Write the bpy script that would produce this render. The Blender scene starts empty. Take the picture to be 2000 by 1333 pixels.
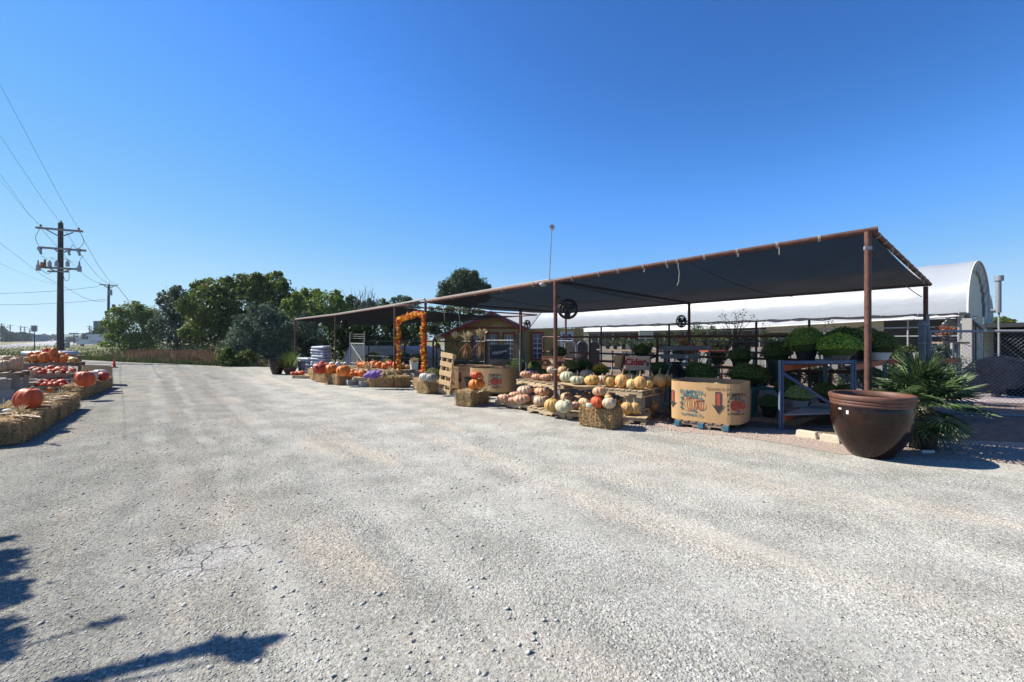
import bpy, math, random
import numpy as np
from mathutils import Vector, Matrix
random.seed(11)
RNG = np.random.default_rng(7)
C = bpy.context.scene
COL = C.collection
F, HOR, CH = 889.0, 663.0, 1.6
R = math.radians
# ---------------------------------------------------------------- camera
cam = bpy.data.objects.new('camera', bpy.data.cameras.new('camera'))
COL.objects.link(cam); C.camera = cam
cam.location = (0, 0, CH); cam.rotation_euler = (R(90), 0, 0)
cam.data.sensor_width = 36.0; cam.data.lens = F/2000*36; cam.data.shift_y = -3.5/2000
cam.data.clip_start = 0.05; cam.data.clip_end = 12000
# ---------------------------------------------------------------- light
SUN = Vector((-0.972, 0.235, 0)).normalized()
ELEV = R(44)
SDIR = Vector((SUN.x*math.cos(ELEV), SUN.y*math.cos(ELEV), math.sin(ELEV)))
sl = bpy.data.lights.new('sun', 'SUN'); sl.energy = 5.0; sl.angle = R(0.53); sl.color = (1.0, 0.935, 0.82)
so = bpy.data.objects.new('sun', sl); COL.objects.link(so)
so.rotation_euler = (-SDIR).to_track_quat('-Z', 'Y').to_euler()
so.location = (0, 0, 60)
wd = bpy.data.worlds.new('World'); C.world = wd; wd.use_nodes = True
nt = wd.node_tree
sk = nt.nodes.new('ShaderNodeTexSky'); sk.sky_type = 'NISHITA'; sk.sun_disc = False
sk.sun_elevation = ELEV; sk.sun_rotation = math.atan2(SUN.x, SUN.y)
sk.air_density = 1.0; sk.dust_density = 0.0; sk.ozone_density = 6.0; sk.altitude = 200
sm = nt.nodes.new('ShaderNodeVectorMath'); sm.operation = 'SCALE'; sm.inputs[3].default_value = 0.1
nt.links.new(sk.outputs[0], sm.inputs[0])
cv = nt.nodes.new('ShaderNodeRGBCurve'); nt.links.new(sm.outputs[0], cv.inputs['Color'])
for ci, pts in enumerate(([(0,0),(.083,.054),(.13,.116),(.205,.22),(.354,.42),(.83,.62),(1,.68)],
                          [(0,0),(.155,.188),(.18,.236),(.25,.375),(.37,.52),(.61,.73),(.92,.84),(1,.87)],
                          [(0,0),(.32,.585),(.375,.725),(.42,.85),(.49,.985),(.62,.97),(.92,1),(1,1)])):
    c_ = cv.mapping.curves[ci]
    while len(c_.points) > 2: c_.points.remove(c_.points[1])
    c_.points[0].location = pts[0]; c_.points[1].location = pts[-1]
    for p_ in pts[1:-1]: c_.points.new(*p_)
cv.mapping.use_clip = True; cv.mapping.update()
nt.links.new(cv.outputs['Color'], nt.nodes['Background'].inputs[0])
nt.nodes['Background'].inputs[1].default_value = 0.50
C.view_settings.view_transform = 'Standard'; C.view_settings.look = 'None'
C.view_settings.exposure = 1.0; C.view_settings.gamma = 1.0; C.view_settings.use_curve_mapping = False
C.cycles.max_bounces = 8; C.cycles.transparent_max_bounces = 16
# ---------------------------------------------------------------- picture <-> place
def W(px, py, D): return Vector(((px-1000)/F*D, D, CH+(HOR-py)/F*D))
def cosx(x, D): return D/math.hypot(x, D)
def G(px, py, z=0.0):
    D = (CH-z)*F/(py-HOR); return Vector(((px-1000)/F*D, D, z))
# ---------------------------------------------------------------- mesh builder
class MB:
    def __init__(s): s.v=[]; s.f=[]; s.m=[]; s.mi=0
    def add(s, vs, fs):
        o=len(s.v); s.v.extend([tuple(p) for p in vs]); s.f.extend([tuple(i+o for i in f) for f in fs]); s.m.extend([s.mi]*len(fs)); return s
    def box(s, c, sz, rz=0.0, M=None):
        x,y,z=sz[0]/2,sz[1]/2,sz[2]/2
        vs=[Vector(p) for p in ((-x,-y,-z),(x,-y,-z),(x,y,-z),(-x,y,-z),(-x,-y,z),(x,-y,z),(x,y,z),(-x,y,z))]
        if M is None: M=Matrix.Rotation(rz,3,'Z')
        c=Vector(c)
        return s.add([M@p+c for p in vs],[(0,3,2,1),(4,5,6,7),(0,1,5,4),(1,2,6,5),(2,3,7,6),(3,0,4,7)])
    def hexa(s, lo, hi):
        return s.add(list(lo)+list(hi),[(0,3,2,1),(4,5,6,7),(0,1,5,4),(1,2,6,5),(2,3,7,6),(3,0,4,7)])
    def beam(s, a, b, w, h, up=(0,0,1)):
        a=Vector(a); b=Vector(b); d=(b-a); L=d.length
        if L<1e-6: return s
        d=d/L; up=Vector(up)
        if abs(d.dot(up))>0.98: up=Vector((0,1,0))
        sx=d.cross(up).normalized(); uz=sx.cross(d).normalized()
        M=Matrix((d,sx,uz)).transposed()
        return s.box((a+b)/2,(L,w,h),M=M)
    def tube(s, pts, rad, n=8, cap=True):
        pts=[Vector(p) for p in pts]; k=len(pts)
        if not hasattr(rad,'__len__'): rad=[rad]*k
        vs=[]; ref=None
        for i,p in enumerate(pts):
            t=(pts[min(i+1,k-1)]-pts[max(i-1,0)]).normalized()
            if ref is None:
                ref=Vector((0,0,1)) if abs(t.z)<0.9 else Vector((1,0,0))
            a=t.cross(ref)
            if a.length<1e-4: ref=Vector((0,1,0)); a=t.cross(ref)
            a.normalize(); b=a.cross(t).normalized(); ref=b*1.0
            for j in range(n):
                q=2*math.pi*j/n; vs.append(p+(a*math.cos(q)+b*math.sin(q))*rad[i])
        fs=[]
        for i in range(k-1):
            for j in range(n):
                j2=(j+1)%n; fs.append((i*n+j,i*n+j2,(i+1)*n+j2,(i+1)*n+j))
        if cap:
            fs.append(tuple(range(n))[::-1]); fs.append(tuple((k-1)*n+j for j in range(n)))
        return s.add(vs,fs)
    def lathe(s, prof, n=24, c=(0,0,0), wob=None):
        c=Vector(c); vs=[]
        for (r,z) in prof:
            for j in range(n):
                q=2*math.pi*j/n; rr=r*(wob(q,z) if wob else 1)
                vs.append(c+Vector((rr*math.cos(q),rr*math.sin(q),z)))
        fs=[]
        for i in range(len(prof)-1):
            for j in range(n):
                j2=(j+1)%n; fs.append((i*n+j,i*n+j2,(i+1)*n+j2,(i+1)*n+j))
        return s.add(vs,fs)
    def ell(s, c, r, nu=14, nv=9, nz=0.0, M=None):
        vs=[Vector((0,0,-1))]; fs=[]
        for i in range(1,nv):
            a=math.pi*i/nv
            for j in range(nu):
                q=2*math.pi*j/nu; k=1+random.uniform(-nz,nz)
                vs.append(Vector((math.sin(a)*math.cos(q),math.sin(a)*math.sin(q),-math.cos(a)))*k)
        vs.append(Vector((0,0,1))); t=len(vs)-1
        for j in range(nu):
            j2=(j+1)%nu; fs.append((0,1+j2,1+j)); fs.append((t,1+(nv-2)*nu+j,1+(nv-2)*nu+j2))
            for i in range(nv-2): fs.append((1+i*nu+j,1+i*nu+j2,1+(i+1)*nu+j2,1+(i+1)*nu+j))
        c=Vector(c); out=[]
        for p in vs:
            q=Vector((p.x*r[0],p.y*r[1],p.z*r[2]))
            if M: q=M@q
            out.append(q+c)
        return s.add(out,fs)
    def poly(s, pts, th=0.0):
        if th==0: return s.add(pts,[tuple(range(len(pts)))])
        n=len(pts); lo=[Vector(p)-Vector((0,0,th)) for p in pts]
        fs=[tuple(range(n)),tuple(range(2*n-1,n-1,-1))]+[(i,n+i,n+(i+1)%n,(i+1)%n) for i in range(n)]
        return s.add(list(pts)+lo,fs)
    def build(s, name, mat, parent=None, smooth=0, local=False):
        me=bpy.data.meshes.new(name)
        off=Vector((0,0,0))
        if parent is not None and not local:
            p=parent
            while p is not None: off+=p.location; p=p.parent
        vs=[(a[0]-off.x,a[1]-off.y,a[2]-off.z) for a in s.v]
        me.from_pydata(vs,[],s.f)
        ms=mat if isinstance(mat,(list,tuple)) else [mat]
        for m in ms: me.materials.append(m)
        if len(ms)>1: me.polygons.foreach_set('material_index',s.m)
        if smooth:
            me.polygons.foreach_set('use_smooth',[True]*len(me.polygons))
            if smooth<180: me.set_sharp_from_angle(angle=R(smooth))
        me.update()
        o=bpy.data.objects.new(name,me); COL.objects.link(o)
        if parent is not None: o.parent=parent
        return o
def npmesh(name, V, Fc, mat, parent=None, smooth=False, mi=None):
    me=bpy.data.meshes.new(name); V=np.asarray(V,dtype=np.float32); Fc=np.asarray(Fc,dtype=np.int32)
    nf,k=Fc.shape
    me.vertices.add(len(V)); me.vertices.foreach_set('co',V.ravel())
    me.loops.add(nf*k); me.loops.foreach_set('vertex_index',Fc.ravel())
    me.polygons.add(nf); me.polygons.foreach_set('loop_start',np.arange(0,nf*k,k,dtype=np.int32))
    ms=mat if isinstance(mat,(list,tuple)) else [mat]
    for m in ms: me.materials.append(m)
    if mi is not None: me.polygons.foreach_set('material_index',mi)
    if smooth: me.polygons.foreach_set('use_smooth',np.ones(nf,dtype=bool))
    me.update(calc_edges=True); me.validate()
    o=bpy.data.objects.new(name,me); COL.objects.link(o)
    if parent is not None: o.parent=parent
    return o
def tag(o, label=None, cat=None, group=None, kind=None):
    if label: o['label']=label
    if cat: o['category']=cat
    if group: o['group']=group
    if kind: o['kind']=kind
    return o
def thing(name, label, cat, loc=(0,0,0), rz=0.0, group=None):
    o=bpy.data.objects.new(name,None); COL.objects.link(o); o.location=loc; o.rotation_euler=(0,0,rz)
    o.empty_display_size=0.1
    return tag(o,label,cat,group)
def dup(root, loc=None, rz=None, label=None, group=None, scale=None, color=None):
    r=root.copy(); COL.objects.link(r)
    if loc is not None: r.location=loc
    if rz is not None: r.rotation_euler=(0,0,rz)
    if scale is not None: r.scale=scale
    if label: r['label']=label
    if group: r['group']=group
    if color: r.color=color
    for ch in KIDS.get(root.name, ()):
        c=ch.copy(); COL.objects.link(c); c.parent=r
        if color: c.color=color if c.name.split('.')[0] not in ('stem','pot') else ch.color
        for g in KIDS.get(ch.name, ()):
            d=g.copy(); COL.objects.link(d); d.parent=c
    return r
KIDS={}
def reg(root):
    def go(o):
        KIDS[o.name]=[x for x in COL.objects if x.parent is o]
        for x in KIDS[o.name]: go(x)
    go(root); return root
# ---------------------------------------------------------------- materials
def nodes(m): return m.node_tree.nodes, m.node_tree.links
def mat(name, col, var=0.12, scale=6.0, rough=0.7, bump=0.0, bscale=40.0, metal=0.0, spec=0.4, objcol=False, island=0.0, col2=None,
        stretch=None, transl=0.0, coat=0.0, detail=6.0):
    m=bpy.data.materials.new(name); m.use_nodes=True; N,L=nodes(m)
    b=N['Principled BSDF']; b.inputs['Roughness'].default_value=rough; b.inputs['Metallic'].default_value=metal
    b.inputs['Specular IOR Level'].default_value=spec
    if coat: b.inputs['Coat Weight'].default_value=coat; b.inputs['Coat Roughness'].default_value=0.08
    tc=N.new('ShaderNodeTexCoord'); src=tc.outputs['Object']
    if stretch:
        mp=N.new('ShaderNodeMapping'); mp.inputs['Scale'].default_value=stretch; L.new(src,mp.inputs[0]); src=mp.outputs[0]
    nz=N.new('ShaderNodeTexNoise'); nz.inputs['Scale'].default_value=scale; nz.inputs['Detail'].default_value=detail; L.new(src,nz.inputs[0])
    cr=N.new('ShaderNodeValToRGB'); cr.color_ramp.elements[0].position=0.3; cr.color_ramp.elements[1].position=0.7
    c2=col2 if col2 else tuple(min(1,c*(1+var)) for c in col[:3]); c1=tuple(c*(1-var) for c in col[:3]) if not col2 else col
    cr.color_ramp.elements[0].color=(*c1[:3],1); cr.color_ramp.elements[1].color=(*c2[:3],1)
    L.new(nz.outputs['Fac'],cr.inputs[0]); out=cr.outputs[0]
    if objcol:
        oi=N.new('ShaderNodeObjectInfo'); mx=N.new('ShaderNodeMix'); mx.data_type='RGBA'; mx.blend_type='MULTIPLY'; mx.inputs[0].default_value=1
        L.new(out,mx.inputs[6]); L.new(oi.outputs['Color'],mx.inputs[7]); out=mx.outputs[2]
    if island:
        ge=N.new('ShaderNodeNewGeometry'); mr=N.new('ShaderNodeMapRange'); mr.inputs[3].default_value=1-island; mr.inputs[4].default_value=1+island
        L.new(ge.outputs['Random Per Island'],mr.inputs[0]); mx=N.new('ShaderNodeMix'); mx.data_type='RGBA'; mx.blend_type='MULTIPLY'; mx.inputs[0].default_value=1
        L.new(out,mx.inputs[6]); L.new(mr.outputs[0],mx.inputs[7]); out=mx.outputs[2]
    L.new(out,b.inputs['Base Color'])
    if bump:
        n2=N.new('ShaderNodeTexNoise'); n2.inputs['Scale'].default_value=bscale; n2.inputs['Detail'].default_value=5; L.new(src,n2.inputs[0])
        bp=N.new('ShaderNodeBump'); bp.inputs['Strength'].default_value=bump; bp.inputs['Distance'].default_value=0.02
        L.new(n2.outputs['Fac'],bp.inputs['Height']); L.new(bp.outputs[0],b.inputs['Normal'])
    if transl:
        tr=N.new('ShaderNodeBsdfTranslucent'); L.new(out,tr.inputs[0]); ms=N.new('ShaderNodeMixShader'); ms.inputs[0].default_value=transl
        L.new(b.outputs[0],ms.inputs[1]); L.new(tr.outputs[0],ms.inputs[2]); L.new(ms.outputs[0],N['Material Output'].inputs[0])
    return m
M={}
M['rust']=mat('rusty_pipe',(0.095,0.040,0.028),0.35,14,0.65,0.3,60)
M['galv']=mat('galvanised_steel',(0.25,0.265,0.28),0.15,10,0.5,metal=0.35)
M['greypipe']=mat('grey_pipe',(0.13,0.16,0.19),0.2,9,0.5,0.1)
M['dark']=mat('dark_metal',(0.018,0.018,0.02),0.3,8,0.5)
M['black']=mat('black_plastic',(0.012,0.012,0.013),0.3,8,0.45)
M['wood']=mat('pale_pallet_wood',(0.36,0.27,0.165),0.25,7,0.8,0.3,50,stretch=(1,6,6),island=0.18)
M['woodn']=mat('fresh_pine_wood',(0.50,0.35,0.19),0.18,7,0.8,0.2,50,stretch=(1,6,6),island=0.12)
M['woodd']=mat('weathered_wood',(0.20,0.15,0.11),0.3,7,0.85,0.3,50,stretch=(1,6,6),island=0.2)
M['woodg']=mat('grey_board',(0.20,0.18,0.165),0.2,7,0.85,0.3,50,stretch=(1,6,6),island=0.15)
M['block']=mat('concrete_block',(0.30,0.295,0.285),0.14,30,0.9,0.4,90)
M['card']=mat('brown_cardboard',(0.43,0.265,0.125),0.07,4,0.75,0.1,30)
M['cardin']=mat('cardboard_inside',(0.36,0.23,0.12),0.07,4,0.8)
M['ink']=mat('black_ink',(0.03,0.03,0.035),0.1,8,0.7)
M['inkred']=mat('dull_red_ink',(0.33,0.06,0.035),0.1,8,0.7)
M['inkteal']=mat('teal_ink',(0.03,0.13,0.16),0.1,8,0.7)
M['rope']=mat('pale_rope',(0.33,0.31,0.27),0.1,20,0.9)
M['white']=mat('white_paint',(0.55,0.55,0.53),0.05,5,0.6)
M['straw']=mat('hay_bale_side',(0.28,0.175,0.08),0.55,26,0.95,1.0,70,stretch=(1,1,0.25))
M['strawb']=mat('straw_stalk',(0.42,0.29,0.135),0.3,9,0.85,island=0.4)
M['husk']=mat('dry_corn_husk',(0.50,0.41,0.25),0.2,9,0.8,island=0.25,transl=0.25)
M['teal']=mat('teal_paint',(0.03,0.13,0.19),0.15,8,0.7)
M['stemleaf']=mat('curled_dry_leaf',(0.26,0.15,0.08),0.3,9,0.9,island=0.4,transl=0.2)
# ================================================================ SETTING
def shader_gravel():
    m=bpy.data.materials.new('crushed_limestone_gravel'); m.use_nodes=True; N,L=nodes(m); b=N['Principled BSDF']
    b.inputs['Roughness'].default_value=0.95; b.inputs['Specular IOR Level'].default_value=0.15
    tc=N.new('ShaderNodeTexCoord'); P=tc.outputs['Object']
    def noise(sc,det=5,src=P,rough=0.55):
        n=N.new('ShaderNodeTexNoise'); n.inputs['Scale'].default_value=sc; n.inputs['Detail'].default_value=det; n.inputs['Roughness'].default_value=rough; L.new(src,n.inputs[0]); return n.outputs['Fac']
    def ramp(f,a,b_,ca=(0,0,0),cb=(1,1,1)):
        r=N.new('ShaderNodeValToRGB'); r.color_ramp.elements[0].position=a; r.color_ramp.elements[1].position=b_
        r.color_ramp.elements[0].color=(*ca,1); r.color_ramp.elements[1].color=(*cb,1); L.new(f,r.inputs[0]); return r.outputs[0]
    def mix(f,a,b_,bt='MIX'):
        x=N.new('ShaderNodeMix'); x.data_type='RGBA'; x.blend_type=bt
        if isinstance(f,(int,float)): x.inputs[0].default_value=f
        else: L.new(f,x.inputs[0])
        for i,q in ((6,a),(7,b_)):
            if isinstance(q,tuple): x.inputs[i].default_value=(*q,1)
            else: L.new(q,x.inputs[i])
        return x.outputs[2]
    def math_(op,a,b_):
        x=N.new('ShaderNodeMath'); x.operation=op
        for i,q in ((0,a),(1,b_)):
            if isinstance(q,(int,float)): x.inputs[i].default_value=q
            else: L.new(q,x.inputs[i])
        return x.outputs[0]
    # driving direction: stretch the large patches along the lane
    mp=N.new('ShaderNodeMapping'); mp.inputs['Rotation'].default_value=(0,0,R(-38)); L.new(P,mp.inputs[0])
    mq=N.new('ShaderNodeMapping'); mq.inputs['Scale'].default_value=(1.15,0.26,1); L.new(mp.outputs[0],mq.inputs[0])
    S=mq.outputs[0]
    base=mix(ramp(noise(1.6,8),0.35,0.68),(0.288,0.283,0.252),(0.428,0.420,0.378))
    tan=ramp(noise(0.85,6,S,0.6),0.50,0.64)
    base=mix(math_('MULTIPLY',tan,0.6),base,(0.47,0.41,0.335))
    blue=ramp(noise(0.55,6,S,0.65),0.53,0.66)
    base=mix(math_('MULTIPLY',blue,0.4),base,(0.30,0.298,0.285))
    v=N.new('ShaderNodeTexVoronoi'); v.inputs['Scale'].default_value=62; L.new(P,v.inputs[0])
    v2=N.new('ShaderNodeTexVoronoi'); v2.inputs['Scale'].default_value=24; L.new(P,v2.inputs[0])
    # gravel density mask: loose stones vs packed fines
    loose=ramp(noise(0.7,7,S,0.7),0.38,0.60)
    stone=mix(0.5,ramp(v.outputs['Color'],0.1,0.9,(0.62,0.62,0.62),(1.25,1.25,1.25)),(1,1,1))
    base=mix(loose,base,mix(1.0,base,stone,'MULTIPLY'))
    dk=ramp(v2.outputs['Distance'],0.02,0.10); sep=ramp(noise(9,3),0.60,0.68)
    # darker coarse zone near the hay bales
    sx=N.new('ShaderNodeSeparateXYZ'); L.new(P,sx.inputs[0])
    zone=math_('ADD',math_('MULTIPLY',sx.outputs[0],-1.0),math_('MULTIPLY',sx.outputs[1],-0.62))
    zr=N.new('ShaderNodeMapRange'); zr.inputs[1].default_value=-1.5; zr.inputs[2].default_value=1.6; L.new(math_('ADD',zone,math_('MULTIPLY',noise(0.5,5),1.6)),zr.inputs[0])
    base=mix(math_('MULTIPLY',zr.outputs[0],0.95),base,mix(1.0,base,(0.60,0.60,0.59),'MULTIPLY'))
    # cracked old asphalt showing through: near (-2.6, 3.4)
    vd=N.new('ShaderNodeVectorMath'); vd.operation='DISTANCE'; vd.inputs[1].default_value=(-2.25,3.35,0); 
    ms_=N.new('ShaderNodeMapping'); ms_.inputs['Location'].default_value=(0,0,0); L.new(P,ms_.inputs[0]); L.new(ms_.outputs[0],vd.inputs[0])
    near=N.new('ShaderNodeMapRange'); near.inputs[1].default_value=0.75; near.inputs[2].default_value=0.35; L.new(math_('ADD',vd.outputs['Value'],math_('MULTIPLY',noise(2.5,4),0.5)),near.inputs[0])
    wp=N.new('ShaderNodeMix'); wp.data_type='VECTOR'; wp.inputs[0].default_value=0.12
    nzc=N.new('ShaderNodeTexNoise'); nzc.inputs['Scale'].default_value=6; nzc.inputs['Detail'].default_value=6; L.new(P,nzc.inputs[0])
    L.new(P,wp.inputs[4]); L.new(nzc.outputs['Color'],wp.inputs[5])
    vc=N.new('ShaderNodeTexVoronoi'); vc.feature='DISTANCE_TO_EDGE'; vc.inputs['Scale'].default_value=4.2; L.new(wp.outputs[1],vc.inputs[0])
    crack=ramp(vc.outputs['Distance'],0.0,0.028,(1,1,1),(0,0,0))
    base=mix(math_('MULTIPLY',near.outputs[0],0.75),base,(0.32,0.315,0.31))
    crk=math_('MULTIPLY',crack,near.outputs[0])
    base=mix(math_('MULTIPLY',crk,0.8),base,(0.12,0.115,0.11))
    grain=mix(0.55,ramp(noise(38,3,P,0.8),0.36,0.62,(0.55,0.55,0.55),(1.25,1.25,1.25)),ramp(noise(13,5,P,0.8),0.38,0.62,(0.72,0.72,0.72),(1.18,1.18,1.18)),'MULTIPLY')
    base=mix(1.0,base,grain,'MULTIPLY')
    trk=N.new('ShaderNodeTexNoise'); trk.inputs['Scale'].default_value=1.0; trk.inputs['Detail'].default_value=4
    mt_=N.new('ShaderNodeMapping'); mt_.inputs['Scale'].default_value=(2.3,0.07,1); wq=N.new('ShaderNodeMix'); wq.data_type='VECTOR'; wq.inputs[0].default_value=0.10; nq=N.new('ShaderNodeTexNoise'); nq.inputs['Scale'].default_value=0.25; L.new(P,nq.inputs[0]); vs_=N.new('ShaderNodeVectorMath'); vs_.operation='SCALE'; vs_.inputs[3].default_value=12; L.new(nq.outputs['Color'],vs_.inputs[0]); L.new(mp.outputs[0],wq.inputs[4]); L.new(vs_.outputs[0],wq.inputs[5]); L.new(wq.outputs[1],mt_.inputs[0]); L.new(mt_.outputs[0],trk.inputs[0])
    base=mix(1.0,base,ramp(trk.outputs['Fac'],0.40,0.60,(0.93,0.935,0.94),(1.04,1.035,1.02)),'MULTIPLY')
    sp_=N.new('ShaderNodeSeparateXYZ'); L.new(wq.outputs[1],sp_.inputs[0]); tr_=None
    for c0,wd in ((0.55,.12),(2.05,.14),(3.2,.16),(4.75,.18),(-1.4,.12),(1.1,.07),(3.9,.08)):
        d_=math_('ABSOLUTE',math_('SUBTRACT',sp_.outputs[0],c0),0.0); mr=N.new('ShaderNodeMapRange'); mr.inputs[1].default_value=wd*1.6; mr.inputs[2].default_value=wd*.8; L.new(d_,mr.inputs[0])
        tr_=mr.outputs[0] if tr_ is None else math_('MAXIMUM',tr_,mr.outputs[0])
    tr_=math_('MULTIPLY',tr_,ramp(noise(0.9,6,P,0.6),0.36,0.62))
    base=mix(math_('MULTIPLY',tr_,0.30),base,(0.44,0.43,0.39))
    L.new(base,b.inputs['Base Color'])
    h=math_('ADD',math_('MULTIPLY',v.outputs['Distance'],-0.5),math_('MULTIPLY',v2.outputs['Distance'],-0.35))
    h=math_('MULTIPLY',h,math_('SUBTRACT',math_('ADD',math_('MULTIPLY',loose,0.9),0.15),math_('MULTIPLY',tr_,0.12)))
    h=math_('ADD',h,math_('MULTIPLY',noise(120,4),0.30)); h=math_('ADD',h,math_('MULTIPLY',noise(3,5),0.7)); h=math_('SUBTRACT',h,math_('MULTIPLY',crk,0.9))
    bp=N.new('ShaderNodeBump'); bp.inputs['Strength'].default_value=0.75; bp.inputs['Distance'].default_value=0.03; L.new(h,bp.inputs['Height']); L.new(bp.outputs[0],b.inputs['Normal'])
    return m
M['gravel']=shader_gravel()
M['pebble']=mat('loose_pebble',(0.36,0.355,0.325),0.14,5,0.95,0.3,60,island=0.30)
M['dirt']=mat('dry_field_ground',(0.17,0.145,0.075),0.3,0.25,0.95,0.5,8,col2=(0.13,0.16,0.05))
M['asph']=mat('sun_bleached_asphalt',(0.27,0.27,0.275),0.08,0.5,0.9,0.2,20)
M['mulch']=mat('brown_mulch',(0.10,0.062,0.042),0.5,9,0.95,1.0,45,col2=(0.24,0.17,0.13))
M['pink']=mat('pinkish_crushed_rock',(0.23,0.175,0.145),0.3,26,0.95,1.0,50,col2=(0.40,0.33,0.285))
M['conc']=mat('concrete_slab',(0.30,0.25,0.23),0.15,2,0.9,0.2,40)
m=MB(); S=2600; m.add([(-S,-200,-0.03),(S,-200,-0.03),(S,S,-0.03),(-S,S,-0.03)],[(0,1,2,3)])
tag(m.build('ground',M['dirt']),kind='structure')
edge=[(-500,687),(-150,690),(0,694),(50,697),(156,703),(240,707.6),(330,711),(440,716),(560,718)]
m=MB(); m.poly([(-80,-12,0),(60,-12,0),(60,22,0),(6,22,0)]+[G(x,y) for x,y in edge[::-1]])
tag(m.build('gravel_lot',M['gravel']),kind='structure')
hw=[(-500,701),(-150,687),(0,681.8),(40,678.8),(60,676.4),(112,675.5),(136,674.6),(222,671.8),(222,668.5),(128,667),(112,666.2),(96,666.2),(90,667.4),(60,669.8),(30,671.6),(0,674.6),(-300,684)]
m=MB(); m.poly([G(x,y,-0.02) for x,y in hw])
tag(m.build('highway',M['asph']),kind='structure')
# mulched beds under the shade cloth
def sheet(name,pts,mt,z):
    m=MB(); m.poly([(p[0],p[1],z) for p in pts]); return tag(m.build(name,mt),kind='structure')
sheet('crushed_rock_strip',[G(1275,828),G(1330,845),G(1430,852),G(1560,872),G(1640,888),G(1800,893),G(2300,930),G(2300,860),G(1640,840),G(1330,812),G(1250,795)],M['pink'],0.004)
sheet('mulch_bed',[G(830,742),G(1020,765),G(1260,815),G(1330,828),G(1520,838),G(1660,852),G(1860,860),G(2400,880),(30,6.5,0),(60,20,0),(60,70,0),(-2,70,0),(-2,34,0),(-9,30,0),G(600,728),G(700,740)],M['mulch'],0.008)
sheet('concrete_pad',[G(1870,786),G(2400,800),G(2400,770),G(1870,768)],M['conc'],0.012)
# loose pebbles, real stones lying on the lot
def pebbles(name,n,fx,smin,smax,mt,spread):
    oc=np.array([(1,0,0),(-1,0,0),(0,1,0),(0,-1,0),(0,0,1),(0,0,-1)],dtype=np.float32)
    fc=np.array([(0,2,4),(2,1,4),(1,3,4),(3,0,4),(2,0,5),(1,2,5),(3,1,5),(0,3,5)],dtype=np.int32)
    P=spread(n); n=len(P)
    s=smin+(smax-smin)*RNG.random(n)**3.2
    sc=np.stack([s*RNG.uniform(.7,1.4,n),s*RNG.uniform(.7,1.2,n),s*RNG.uniform(.3,.65,n)],1)
    V=oc[None]*sc[:,None]*RNG.uniform(.75,1.25,(n,6,1)); a=RNG.uniform(0,6.28,n); ca,sa=np.cos(a)[:,None],np.sin(a)[:,None]
    tl=RNG.uniform(-.5,.5,(n,1)); x,y,z=V[...,0],V[...,1],V[...,2]; z=z+x*tl
    X=x*ca-y*sa; Y=x*sa+y*ca
    V=np.stack([X+P[:,None,0],Y+P[:,None,1],z+(sc[:,2]*0.25)[:,None]],2).reshape(-1,3)
    Fc=(fc[None]+(np.arange(n)*6)[:,None,None]).reshape(-1,3)
    return tag(npmesh(name,V,Fc,mt),kind='stuff')
def sp_near(n):
    d=1.9+RNG.random(n)**1.5*8.0; u=RNG.uniform(-1.2,1.2,n); x=u*d
    clump=np.sin(x*2.1+d*0.7)*np.sin(d*1.7-x*.9)+np.sin(x*.8-1.3+d*.5)
    dens=np.clip(0.42+clump*0.25+np.clip((-x-0.2*d)*0.22,-.1,.5),0.06,1)
    k=RNG.random(n)<dens; k&=~((x>3)&(d>5.0)&(x-3>(5.9-d)*-3+2.2))
    return np.stack([x[k],d[k]],1)
tag(pebbles('loose_gravel',120000,1,0.003,0.0095,M['pebble'],sp_near),'loose limestone pebbles strewn over the packed lot','gravel')
def sp_big(n):
    d=2.0+RNG.random(n)*7; x=-RNG.random(n)**1.2*d*1.15+0.1*d; return np.stack([x,d],1)
tag(pebbles('coarse_gravel',2600,1,0.006,0.021,M['pebble'],sp_big),'coarser flat limestone chips gathered near the hay bales','gravel')
M['pebdark']=mat('dark_pebble',(0.14,0.13,0.12),0.3,5,0.9,island=0.3)
def sp_dk(n):
    d=2.2+RNG.random(n)*6; x=RNG.uniform(-1.0,1.1,n)*d; return np.stack([x,d],1)
tag(pebbles('dark_gravel',900,1,0.004,0.013,M['pebdark'],sp_dk),'scattered dark grey stones on the pale lot','gravel')
# small stones in the mulch strip
def sp_strip(n):
    t=RNG.random(n); x=1.9+t*5.2; d=8.7-0.42*(x-1.9)+RNG.normal(0,0.28,n); return np.stack([x,d],1)
M['pebpink']=mat('pink_chip',(0.32,0.25,0.21),0.2,5,0.9,island=0.4)
tag(pebbles('pink_gravel',5500,1,0.008,0.024,M['pebpink'],sp_strip),'pinkish rock chips along the edge of the planting bed','gravel')
# ---- grasses (many thin blades)
def blades(name,n,place,h0,h1,w,mt,lean=0.35):
    P=place(n); n=len(P); h=RNG.uniform(h0,h1,n)*(P[:,2] if P.shape[1]>2 else 1); a=RNG.uniform(0,6.28,n); l=RNG.uniform(0,lean,n)*h; la=RNG.uniform(0,6.28,n)
    ww=w*RNG.uniform(.6,1.4,n); bx=np.cos(a)*ww/2; by=np.sin(a)*ww/2; z=np.zeros(n)-0.03
    A=np.stack([P[:,0]-bx,P[:,1]-by,z],1); B=np.stack([P[:,0]+bx,P[:,1]+by,z],1); T=np.stack([P[:,0]+np.cos(la)*l,P[:,1]+np.sin(la)*l,h],1)
    V=np.stack([A,B,T],1).reshape(-1,3); Fc=np.arange(n*3,dtype=np.int32).reshape(-1,3)
    return tag(npmesh(name,V,Fc,mt),kind='stuff')
ex=np.array([G(x,y).x for x,y in edge]); ed=np.array([G(x,y).y for x,y in edge])
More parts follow.
